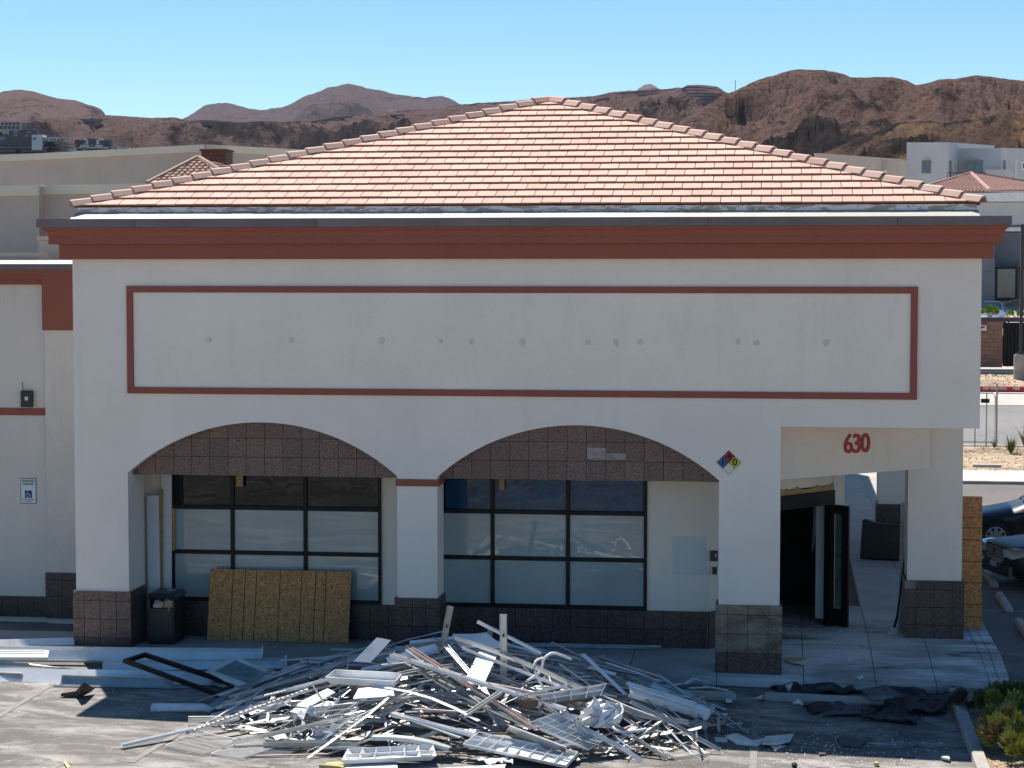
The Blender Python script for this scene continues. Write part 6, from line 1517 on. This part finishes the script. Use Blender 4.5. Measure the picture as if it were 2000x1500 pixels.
# shallow trays and light grids
def tray(px, depth, label, mat='white_paint', inner=None, cells=(0, 0), lifts=(.2,.2,.2,.2), name='metal_tray', cat='tray', lipmat=None, splay=.0):
    P = [H(u, v, l) for (u, v), l in zip(px, lifts)]          # P0->P1 long side, P1->P2 short side
    if (P[1]-P[0]).cross(P[3]-P[0]).z < 0: P = [P[1], P[0], P[3], P[2]]
    nrm = (P[1]-P[0]).cross(P[3]-P[0]).normalized(); c0 = sum(P, Vector())/4
    t = thing(name, (c0.x, c0.y, c0.z-depth), label, cat); lo = [p+(c0-p)*splay-nrm*depth for p in P]
    MB().slab(*lo, .008).build('bottom', inner or mat, t)
    for i in range(4):
        a_, b__, c_, d_ = P[i], P[(i+1) % 4], lo[(i+1) % 4], lo[i]; e = (b__-a_).normalized(); outw = e.cross(nrm)*.006
        MB().add([a_,b__,c_,d_,a_+outw,b__+outw,c_+outw,d_+outw], [(0,1,2,3),(7,6,5,4),(0,4,5,1),(1,5,6,2),(2,6,7,3),(3,7,4,0)]).build('side', lipmat if (lipmat and i == 0) else mat, t)
    nx, ny = cells
    for k in range(1, nx):
        s = k/nx; MB().slab(P[0].lerp(P[1], s), P[3].lerp(P[2], s), lo[3].lerp(lo[2], s)+nrm*.01, lo[0].lerp(lo[1], s)+nrm*.01, .004).build('divider', mat, t)
    for k in range(1, ny):
        s = k/ny; MB().slab(P[0].lerp(P[3], s), P[1].lerp(P[2], s), lo[1].lerp(lo[2], s)+nrm*.01, lo[0].lerp(lo[3], s)+nrm*.01, .004).build('divider', mat, t)
    return t
tray([(636,1322),(772,1330),(786,1314),(655,1308)], .10, 'shallow white tray lying flat on the left of the heap', lifts=(.26,.26,.24,.24), splay=.08)
tray([(668,1484),(852,1476),(845,1454),(680,1462)], .06, 'white light grid of open cells at the very front of the heap', cells=(6, 2), lifts=(.14,.14,.16,.16), name='light_grid', cat='light fixture', splay=.1)
tray([(1058,1376),(1172,1358),(1184,1335),(1044,1358)], .08, 'white box fixture with dark brown lip at the right of the heap', cells=(4, 2), lifts=(.30,.28,.36,.36), name='light_box', cat='light fixture', lipmat='brown_vinyl')
tray([(1032,1412),(1150,1462),(1185,1440),(1085,1392)], .05, 'white square celled light grid sloping right at the front right', cells=(7, 3), lifts=(.24,.10,.12,.26), name='light_grid', cat='light fixture')
tray([(905,1452),(1105,1494),(1128,1468),(935,1430)], .06, 'long white celled light grid along the front edge of the heap', cells=(8, 2), lifts=(.16,.10,.12,.18), name='light_grid', cat='light fixture')
# long fixture at the right and boards behind it
fx_ = member(between(H(1226,1345,.16), H(1362,1386,.12), 3), 'deep', .26, True, (0,-.5,.86)); o = placed(fx_, 'strip_light', 'white_paint', 'long white strip light housing at the right end of the heap', 'light fixture')
e_ = H(1362,1386,.12); MB().tube([e_, e_+Vector((.14,-.10,-.05))], .09, 9).build('end_cap', 'white_paint', o); MB().bar(H(1236,1342,.21), H(1360,1382,.17), .03, .02).build('rib', 'white_paint', o)
pp = [H(1275,1372,.05), H(1310,1352,.20), H(1345,1362,.24), H(1375,1380,.05)]; placed(MB().tube(pp, .012, 6), 'cable', 'galv_dull', 'grey cable looping over the strip light housing', 'cable')
k_ = 0
for (u0,v0,u1,v1,wd,lb) in ((1250,1332,1300,1328,.22,'flat white board behind the strip light housing'),(1338,1336,1358,1324,.10,'short white board piece, leftmost on the right wheel stop'),(1352,1326,1386,1332,.09,'white board piece crossing the top of the right wheel stop'),(1376,1340,1420,1348,.10,'white board piece overhanging the right end of the right wheel stop'),
                        (1345,1344,1392,1342,.08,'white board piece lying level on the right wheel stop'),(1372,1392,1420,1396,.16,'lowest white board piece right of the strip light end'),(1384,1374,1416,1386,.08,'thin white board piece above the lowest one'),(1424,1372,1424,1350,.10,'white board piece standing against the right end of the wheel stop'),
                        (1300,1340,1330,1335,.12,'grey white board piece left of the right wheel stop'),(1256,1388,1284,1392,.14,'triangular bluish board piece in front of the strip light'),(1290,1388,1310,1392,.10,'small bluish board piece right of the triangular one')):
    lz = .15 if v0 < 1346 else .05
    placed(member([onlot(u0, v0, lz), onlot(u1, v1, lz*.9)], 'panel', wd), 'board_piece', 'white_board', lb, 'board piece')
# curved flexible conduits
for pts_, r_, lb in (([(1030,1330,.10),(1055,1312,.24),(1062,1288,.46),(1078,1276,.52),(1098,1280,.44),(1115,1288,.3)], .020, 'curved white flexible conduit arching over the right of the heap'),
                     ([(1062,1345,.08),(1045,1312,.30),(1046,1292,.42),(1060,1285,.40)], .018, 'second curved white conduit bending up beside the arched one'),
                     ([(1196,1416,.10),(1205,1428,.10),(1240,1428,.08),(1262,1424,.05)], .022, 'bent grey pipe at the right front of the heap')):
    P = [H(u, v, l) for u, v, l in pts_]; Q = []
    for i in range(len(P)-1):
        p0, p1, p2, p3 = P[max(i-1,0)], P[i], P[i+1], P[min(i+2,len(P)-1)]
        for k in range(4):
            t = k/4; Q.append(.5*((2*p1)+(p2-p0)*t+(2*p0-5*p1+4*p2-p3)*t*t+(3*p1-p0-3*p2+p3)*t**3))
    placed(MB().tube(Q+[P[-1]], r_, 7), 'flexible_conduit', 'white_paint', lb, 'conduit', smooth=True)
# crumpled sheet
def crumple(corners, nx, ny, amp, seed, name, mat, label, cat, freq=3.0, fn=None, thick=.005, smooth=False):
    P = [Vector(c) for c in corners]; b = MB(); vs = []
    for j in range(ny+1):
        for i in range(nx+1):
            s, t = i/nx, j/ny; p = P[0].lerp(P[1], s).lerp(P[3].lerp(P[2], s), t); q = Vector((s*freq*1.4, t*freq, seed))
            d = Vector((noise.noise(q*1.3), noise.noise(q*1.3+Vector((5,0,0))), abs(noise.noise(q))*1.6+(.5 if not smooth else .22)*noise.noise(q*2.7)))
            e = p+d*amp
            if fn: e.z = max(e.z, fn(e.x, e.y)+.012)
            vs.append(tuple(e))
    b.add(vs, [(j*(nx+1)+i, j*(nx+1)+i+1, (j+1)*(nx+1)+i+1, (j+1)*(nx+1)+i) for j in range(ny) for i in range(nx)])
    o = placed(b, name, mat, label, cat, smooth=smooth); md = o.modifiers.new('thick', 'SOLIDIFY'); md.thickness = thick; return o
crumple([H(1128,1428,.05), H(1205,1420,.05), H(1222,1378,.26), H(1140,1388,.22)], 12, 8, .20, 3, 'crumpled_sheet', 'white_paint', 'crumpled white sheet metal at the right of the heap', 'metal sheet', 2.6, heap)
crumple([H(575,1412,.06), H(640,1392,.06), H(665,1372,.12), H(600,1388,.12)], 10, 6, .10, 9, 'crumpled_plastic', 'white_board', 'crumpled white plastic on the left slope of the heap', 'plastic sheet', 3.5, heap)
crumple([H(612,1440,.06), H(652,1440,.06), H(660,1422,.12), H(610,1425,.12)], 7, 5, .09, 19, 'crumpled_plastic', 'white_board', 'small crumpled white plastic under the central wire rack', 'plastic sheet', 3, heap)
crumple([H(460,1398,.04), H(560,1380,.06), H(570,1370,.10), H(480,1390,.06)], 10, 5, .07, 29, 'crumpled_plastic', 'white_board', 'torn white plastic along the slotted shelf upright', 'plastic sheet', 4, heap)
# round burnt basket
rb = MB(); c0 = H(1033,1380,.16); n = 14
vs = []
for r_, z_ in ((.15, 0), (.16, .11), (.13, .13), (.06, .09)): vs += [(c0.x+r_*math.cos(6.283*k/n)*random.uniform(.9,1.1), c0.y+r_*.8*math.sin(6.283*k/n), c0.z+z_+random.uniform(-.02,.02)) for k in range(n)]
rb.add(vs, [(r*n+k, r*n+(k+1) % n, (r+1)*n+(k+1) % n, (r+1)*n+k) for r in range(3) for k in range(n)]+[tuple(range(3*n, 4*n))]); placed(rb, 'burnt_basket', 'brown_vinyl', 'round dark burnt looking basket left of the brown lipped box', 'basket')
# wire racks
def rack(px, nx, ny, label, fn=H, r_=.0045, lifts=(.1,.1,.1,.1), mat='wire_white'):
    P = [fn(u, v, l) for (u, v), l in zip(px, lifts)]; c0 = sum(P, Vector())/4; t = thing('wire_rack', (c0.x, c0.y, min(p.z for p in P)), label, 'wire rack'); rim_ = MB(); rim_.tube(P+[P[0]], r_*1.7, 5); rim_.build('rim', mat, t)
    w_ = MB()
    for k in range(1, nx): s = k/nx; w_.tube([P[0].lerp(P[1], s), P[3].lerp(P[2], s)], r_*.8, 4)
    for k in range(1, ny): s = k/ny; w_.tube([P[0].lerp(P[3], s)-Vector((0,0,.006)), P[1].lerp(P[2], s)-Vector((0,0,.006))], r_*1.2, 4)
    tag(w_.build('wires', mat, t), kind='stuff'); return t
rack([(628,1428),(711,1416),(697,1373),(617,1380)], 24, 5, 'white wire rack propped up in the centre left of the heap', lifts=(.20,.18,.50,.50))
rack([(368,1412),(462,1404),(466,1399),(368,1400)], 26, 4, 'white wire rack standing low behind the slotted shelf upright', lifts=(.03,.03,.12,.16))
rack([(323,1456),(398,1474),(470,1446),(385,1428)], 24, 6, 'large flat white wire rack at the left foot of the heap', lifts=(.04,.03,.10,.08))
rack([(412,1472),(470,1482),(560,1452),(500,1438)], 24, 6, 'second flat wire rack right of the large one', lifts=(.03,.03,.08,.08))
rack([(478,1474),(560,1474),(600,1458),(520,1456)], 22, 5, 'greyish wire rack partly under the grey channel', lifts=(.03,.03,.06,.06), mat='galv_dull')
rack([(1308,1481),(1384,1472),(1352,1451),(1268,1452)], 26, 5, 'pale wire rack lying alone right of the heap', onlot, lifts=(.03,.03,.06,.06))
q = onlot(1317,1462,.06); blob('foam_crumb', 'small yellow crumb on the lone wire rack', 'crumb', (q.x, q.y, q.z), .05, 'yellow_foam', 8, .6, 1, (1.3,.8,.6))
wr2 = MB(); wr2.tube([onlot(1352,1456,.05), onlot(1362,1446,.12), onlot(1360,1428,.36)], .014, 6); placed(wr2, 'bent_rod', 'wire_white', 'bent pale rod rising from the corner of the lone wire rack', 'rod')
# front edge: blue casing, white foam sheet, yellow foam
a_, b__ = onlot(786, 1512, .14), onlot(985, 1500, .20)
cas = thing('blue_casing', ((a_.x+b__.x)/2, (a_.y+b__.y)/2, lot(-3, -6)), 'dark blue metal casing with chipped white top at the bottom edge', 'casing')
dv = Vector((0, .16, 0)); up3 = Vector((0, 0, .012))
MB().slab(a_+Vector((0,-.01,.002)), b__+Vector((0,-.01,.002)), b__+dv+up3, a_+dv+up3, .02).build('top', 'white_paint', cas)
MB().box(min(a_.x,b__.x), max(a_.x,b__.x), a_.y-.015, a_.y+.10, lot(-3,-6.3), a_.z-.025).build('front', 'blue_paint', cas)
crumple([onlot(958,1494,.16), onlot(1000,1490,.12), onlot(1012,1478,.05), onlot(930,1484,.10)], 8, 4, .06, 77, 'torn_metal', 'white_paint', 'torn whitish metal end piece behind the blue casing', 'metal sheet', 3)
fo = MB(); P = [onlot(u, v, .05) for u, v in ((676,1489),(700,1482),(775,1488),(778,1512),(670,1510))]; n = 5
fo.add(P+[p-Vector((0,0,.045)) for p in P], [tuple(reversed(range(5))), tuple(range(5,10))]+[(i, (i+1) % 5, (i+1) % 5+5, i+5) for i in range(5)]); placed(fo, 'foam_sheet', 'white_board', 'bright white foam sheet at the bottom edge in front of the heap', 'foam sheet')
p = onlot(655, 1497, .03); blob('foam_strip', 'yellow foam strip left of the white foam sheet', 'foam', (p.x, p.y, p.z), .15, 'yellow_foam', 4, .5, 2, (1.6,.6,.35))

# --- the rest of the heap: studs, strips, panels, rods -----------------------
rnd = random.Random(21)
KINDS = {   # kind: (object name, profile, widths, lengths, materials, noun, how many)
 'stud':  ('steel_stud', 'stud', (.045,.08), (.9,2.7), ('galv','galv','white_dull','galv_dull'), 'steel stud', 74),
 'angle': ('angle_strip', 'angle', (.022,.045), (.6,2.4), ('white_dull','galv','white_paint','rust'), 'angle strip', 120),
 'strip': ('flat_strip', 'strip', (.025,.07), (.4,1.6), ('white_dull','galv','galv_dull','white_paint'), 'flat strip', 44),
 'rail':  ('narrow_rail', 'rail', (.014,.03), (.5,2.3), ('galv','galv_dull','rust','white_dull'), 'narrow rail', 96),
 'panel': ('bent_sheet', 'panel', (.07,.16), (.35,1.0), ('white_paint','galv','galv_dull','white_dull'), 'bent sheet', 22),
 'deep':  ('light_housing', 'deep', (.10,.20), (.6,1.5), ('white_paint','galv'), 'light housing', 12),
}
variants = {}
for kd, (nm, pr, wds, lns, mts, noun, cnt) in KINDS.items():
    vs_ = []
    for k in range(5):
        Ln = lns[0]+(lns[1]-lns[0])*(k+.5)/5; w_ = rnd.uniform(*wds); bend = rnd.uniform(-.10, .10)*(1 if k % 2 else .3)
        path = [(-Ln/2,0,0), (-Ln*.15, bend*.35*Ln, bend*.2), (Ln*.22, bend*.5*Ln, -bend*.3), (Ln/2, rnd.uniform(-.05,.05)*Ln, rnd.uniform(-.05,.05))]
        for mt in set(mts):
            me = member(path, pr, w_).mesh(nm); me.materials.append(M[mt]); vs_.append((me, mt, Ln))
    variants[kd] = vs_
ZN = (('at the shaded back', lambda x, y: y > -3.5 and x < MC[0]+.6), ('at the shaded right end', lambda x, y: y > -3.7 and x >= MC[0]+.6),
      ('on the sunlit left side', lambda x, y: x < MC[0]-1.2), ('at the sunlit right front', lambda x, y: x > MC[0]+1.3), ('in the sunlit middle', lambda x, y: True))
def zone(x, y):
    for s, f in ZN:
        if f(x, y): return s
for kd, (nm, pr, wds, lns, mts, noun, cnt) in KINDS.items():
    for k in range(cnt):
        while True:
            r_ = math.sqrt(rnd.random())*.97; th = rnd.random()*6.283; x, y = MC[0]+MR[0]*r_*math.cos(th), MC[1]+MR[1]*r_*math.sin(th)
            if y < .1 and y > -6.5: break
        mt = rnd.choice(mts); me, _, Ln = rnd.choice([v for v in variants[kd] if v[1] == mt])
        if r_ > .75 and Ln > 1.5: me, _, Ln = min([v for v in variants[kd] if v[1] == mt], key=lambda v: v[2])
        yaw = rnd.gauss(0, .50)+(-.30 if x > MC[0] else .30); hx = (heap(x+.25, y)-heap(x-.25, y))/.5; hy = (heap(x, y+.25)-heap(x, y-.25))/.5
        d = Vector((math.cos(yaw), math.sin(yaw), 0)); slope = hx*d.x+hy*d.y
        d = Vector((d.x, d.y, clamp(slope, -.5, .5)*.85+rnd.gauss(0, .10 if r_ < .7 else .03))).normalized()
        nz_ = Vector((-hx+rnd.gauss(0,.8), -hy+rnd.gauss(0,.8)-.2, 1)).normalized(); sdv = nz_.cross(d).normalized(); nz_ = d.cross(sdv)
        h0 = heap(x, y)-lot(x, y); z = lot(x, y)+.03+h0*rnd.uniform(.45, 1.04)+rnd.uniform(0, .05)
        lowest = min(z-abs(d.z)*Ln/2, z); 
        if lowest < lot(x, y)+.02 and h0 < .3: z += lot(x, y)+.02-lowest
        o = inst(nm, me, mt, (x, y, z), Matrix((d, sdv, nz_)).transposed().to_quaternion())
        tone = {'galv': 'bright', 'white_paint': 'white', 'galv_dull': 'dull', 'rust': 'pinkish', 'white_dull': 'off white'}[mt]
        zn = zone(x, y); lbn = noun.replace('white ', '')
        size = 'short' if Ln < lns[0]+(lns[1]-lns[0])*.34 else 'long' if Ln > lns[0]+(lns[1]-lns[0])*.67 else 'medium'
        lie = ('' if d.x >= 0 else 'x'); dx, dz_, dy = (d.x, d.z, d.y) if d.x >= 0 else (-d.x, -d.z, -d.y)
        lie = 'pointing at viewer' if abs(dy) > 1.3*dx else 'falling rightward' if dz_ < -.12 else 'rising rightward' if dz_ > .12 else 'lying level'
        lb = size+' '+tone+' '+lbn+' '+lie+' '+zn+' of the heap'
        tag(o, lb, ' '.join(lbn.split()[-2:]), size+' '+tone+' '+lbn+' '+lie+' '+zn)
# fine scraps among the pile and crumbs over the lot
b = MB()
for k in range(650):
    r_ = math.sqrt(rnd.random()); th = rnd.random()*6.283; x, y = MC[0]+MR[0]*r_*math.cos(th)*1.05, MC[1]+MR[1]*r_*math.sin(th)*1.02
    if y > -.2: continue
    z = heap(x, y)*rnd.uniform(.5, .96)+lot(x, y)*(0)+.0; z = lot(x, y)+.012+(heap(x, y)-lot(x, y))*rnd.uniform(.35, .95); L_ = rnd.uniform(.04, .22); an = rnd.random()*6.283; tl = rnd.uniform(-.35,.35)
    d = Vector((math.cos(an), math.sin(an), tl))*L_; s = Vector((-math.sin(an), math.cos(an), rnd.uniform(-.5,.5)))*rnd.uniform(.004, .016); p = Vector((x, y, z+abs(tl)*L_)); b.add([p-d-s, p+d-s*.6, p+d*.9+s, p-d*.8+s], [(0,1,2,3)])
tag(b.build('metal_scraps', 'white_dull', recalc=False), kind='stuff')
b = MB()
for k in range(900):
    r_ = math.sqrt(rnd.random()); th = rnd.random()*6.283; x, y = MC[0]+MR[0]*r_*math.cos(th), MC[1]+MR[1]*r_*math.sin(th)
    if y > -.3: continue
    z = lot(x, y)+.012+(heap(x, y)-lot(x, y))*rnd.uniform(.2, .85); L_ = rnd.uniform(.05, .3); an = rnd.gauss(0, .8)
    d = Vector((math.cos(an), math.sin(an), rnd.uniform(-.3,.3)))*L_; s = Vector((-math.sin(an), math.cos(an), rnd.uniform(-.6,.6)))*rnd.uniform(.01, .04); p = Vector((x, y, z+.3*L_)); b.add([p-d-s, p+d-s, p+d+s, p-d+s], [(0,1,2,3)])
tag(b.build('dark_scraps', 'galv_dull', recalc=False), kind='stuff')
pts = []
for k in range(1300):
    if rnd.random() < .55: x, y = rnd.gauss(MC[0], 3.6), rnd.gauss(-4.6, 1.5)
    else: x, y = rnd.uniform(-11.5, 2.4), rnd.uniform(-7, -.6)
    if y > -.5 or y < -7.4 or x > 2.4: continue
    if heap(x, y)-lot(x, y) > .25: continue
    pts.append((x, y, lot(x, y)+.004))
scatter('plaster_crumbs', 'rubble', pts, .005, .016)
pts = []
for k in range(200):
    x, y = rnd.uniform(-.0, 2.3), rnd.uniform(-.2, 4.2)
    pts.append((x, y, pave(x, y)+.002))
scatter('pavement_crumbs', 'rubble', pts, .006, .03)

pts = []
for k in range(520):
    x, y = rnd.gauss(.6, 1.2), rnd.gauss(-5.0, 1.1)
    if -7 < y < -.6 and x < 2.4 and heap(x, y)-lot(x, y) < .05: pts.append((x, y, lot(x, y)+.004))
scatter('plaster_crumbs', 'rubble', pts, .006, .024)
# --- roofing felt and broken plasterboard at the right ----------------------
def felt(px, seed, amp, label, nx=40, ny=18, freq=2.8):
    C4 = [onlot(u, v, .02) for u, v in px]; crumple(C4, nx, ny, amp, seed, 'roofing_felt', 'felt', label, 'roofing felt', freq, lot, .008, True)
felt([(1500,1342),(1700,1328),(1690,1354),(1530,1364)], 31, .14, 'crumpled black roofing felt over the kerb at the left of the felt heap')
felt([(1690,1334),(1860,1350),(1850,1378),(1700,1356)], 37, .13, 'crumpled black roofing felt along the kerb at the right of the felt heap')
felt([(1720,1364),(1852,1366),(1845,1400),(1720,1392)], 41, .13, 'folded black roofing felt in the middle of the felt heap')
felt([(1690,1386),(1800,1388),(1790,1414),(1680,1404)], 43, .09, 'lowest black roofing felt sheet nearest the camera')
felt([(1570,1376),(1650,1366),(1648,1392),(1580,1394)], 47, .07, 'flat black roofing felt piece between wheel stop and felt heap', 14, 8)
def flat(px, mat, t, label, name, cat, lift=.03, fn=onlot):
    P = [fn(u, v, l) for (u, v), l in zip(px, lift if isinstance(lift, tuple) else (lift,)*len(px))]
    if (P[1]-P[0]).cross(P[2]-P[0]).z < 0: P = P[::-1]
    n = len(P); b = MB(); b.add(P+[p-Vector((0,0,t)) for p in P], [tuple(range(n)), tuple(reversed(range(n, 2*n)))]+[(i, i+n, (i+1) % n+n, (i+1) % n) for i in range(n)]); return placed(b, name, mat, label, cat)
flat([(1682,1346),(1730,1337),(1764,1357),(1704,1368)], 'slab_dark', .02, 'square grey board lying on top of the felt heap', 'grey_board', 'board', (.24,.26,.22,.22))
flat([(1600,1394),(1662,1376),(1720,1376),(1700,1392)], 'slab_dark', .02, 'bluish grey board beside the felt heap', 'grey_board', 'board', .06)
flat([(1622,1372),(1652,1376),(1655,1384),(1624,1382)], 'slab_dark', .02, 'small bluish grey board left of the felt heap', 'grey_board', 'board', .05)
flat([(1638,1440),(1702,1440),(1676,1458),(1642,1452)], 'slab_dark', .03, 'broken grey board in the sun in front of the felt heap', 'grey_board', 'board', .04)
flat([(1416,1436),(1440,1432),(1470,1446),(1500,1440),(1480,1456),(1440,1452)], 'drywall', .02, 'torn white plasterboard sheet lying in the sun right of the wire rack', 'plasterboard', 'plasterboard', (.10,.10,.06,.06,.02,.02))
flat([(1495,1438),(1550,1433),(1543,1446),(1520,1452),(1488,1452)], 'drywall', .02, 'cream plasterboard piece overlapping the torn white one', 'plasterboard', 'plasterboard', .07)
flat([(1503,1452),(1530,1456),(1514,1466)], 'drywall', .015, 'small triangular plasterboard piece in front of the cream one', 'plasterboard', 'plasterboard', .03)
flat([(1395,1440),(1422,1440),(1420,1446),(1398,1445)], 'drywall', .03, 'small plasterboard chip left of the torn white one', 'plasterboard', 'plasterboard', .04)
flat([(1548,1371),(1568,1374),(1560,1364)], 'drywall', .02, 'white chip on the wheel stop left of the felt', 'plasterboard', 'plasterboard', .17)
flat([(1534,1338),(1548,1333),(1543,1346),(1540,1352)], 'drywall', .015, 'white chip standing at the left corner of the felt heap', 'plasterboard', 'plasterboard', (.16,.22,.16,.05))
flat([(1475,1363),(1490,1356),(1488,1364)], 'drywall', .015, 'cream chip at the left end of the felt wheel stop', 'plasterboard', 'plasterboard', .06)
flat([(1838,1478),(1853,1473),(1855,1482)], 'drywall', .03, 'white chip beside the planter kerb', 'plasterboard', 'plasterboard', .06)
flat([(1532,1284),(1575,1284),(1560,1296),(1535,1290)], 'card', .01, 'brown card scraps beside the third pillar on the pavement', 'card_scrap', 'cardboard', .05, onpave)
flat([(1540,1292),(1578,1290),(1570,1298)], 'drywall', .01, 'white torn paper over the brown card scraps', 'torn_paper', 'paper', .06, onpave)
flat([(1618,1278),(1626,1279),(1625,1284),(1617,1283)], 'white_board', .006, 'small white square of paper on the dirty pavement', 'torn_paper', 'paper', .02, onpave)
flat([(1655,1284),(1672,1280),(1668,1290),(1656,1291)], 'white_board', .006, 'crumpled white paper scrap right of the paper square', 'torn_paper', 'paper', .03, onpave)
flat([(1674,1322),(1684,1318),(1687,1323),(1678,1326)], 'white_board', .01, 'white scrap at the upper edge of the felt heap', 'torn_paper', 'paper', .05, onpave)
flat([(1904,1432),(1922,1430),(1921,1437),(1908,1437)], 'rubble', .05, 'white stone in the planter gravel beside the kerb', 'white_stone', 'stone', .06, lambda u, v, l: onsurf(u, v, planter_z, l))
p = onlot(1552,1495,.03); blob('black_lump', 'small black lump on the sunlit asphalt at the bottom', 'lump', p, .045, 'black_plastic', 3, .5, 1)
p = onlot(1712,1492,.03); blob('foam_lump', 'yellowish foam lump on the sunlit asphalt at the bottom right', 'foam', p, .04, 'yellow_foam', 6, .5, 1)
flat([(1598,1468),(1608,1466),(1614,1472),(1600,1473)], 'brown_vinyl', .02, 'small olive brown scrap on the sunlit asphalt', 'brown_scrap', 'scrap', .03)
flat([(124,1488),(128,1486),(138,1498),(132,1500)], 'yellow_foam', .01, 'thin yellow scrap at the bottom left of the lot', 'yellow_scrap', 'scrap', .03)
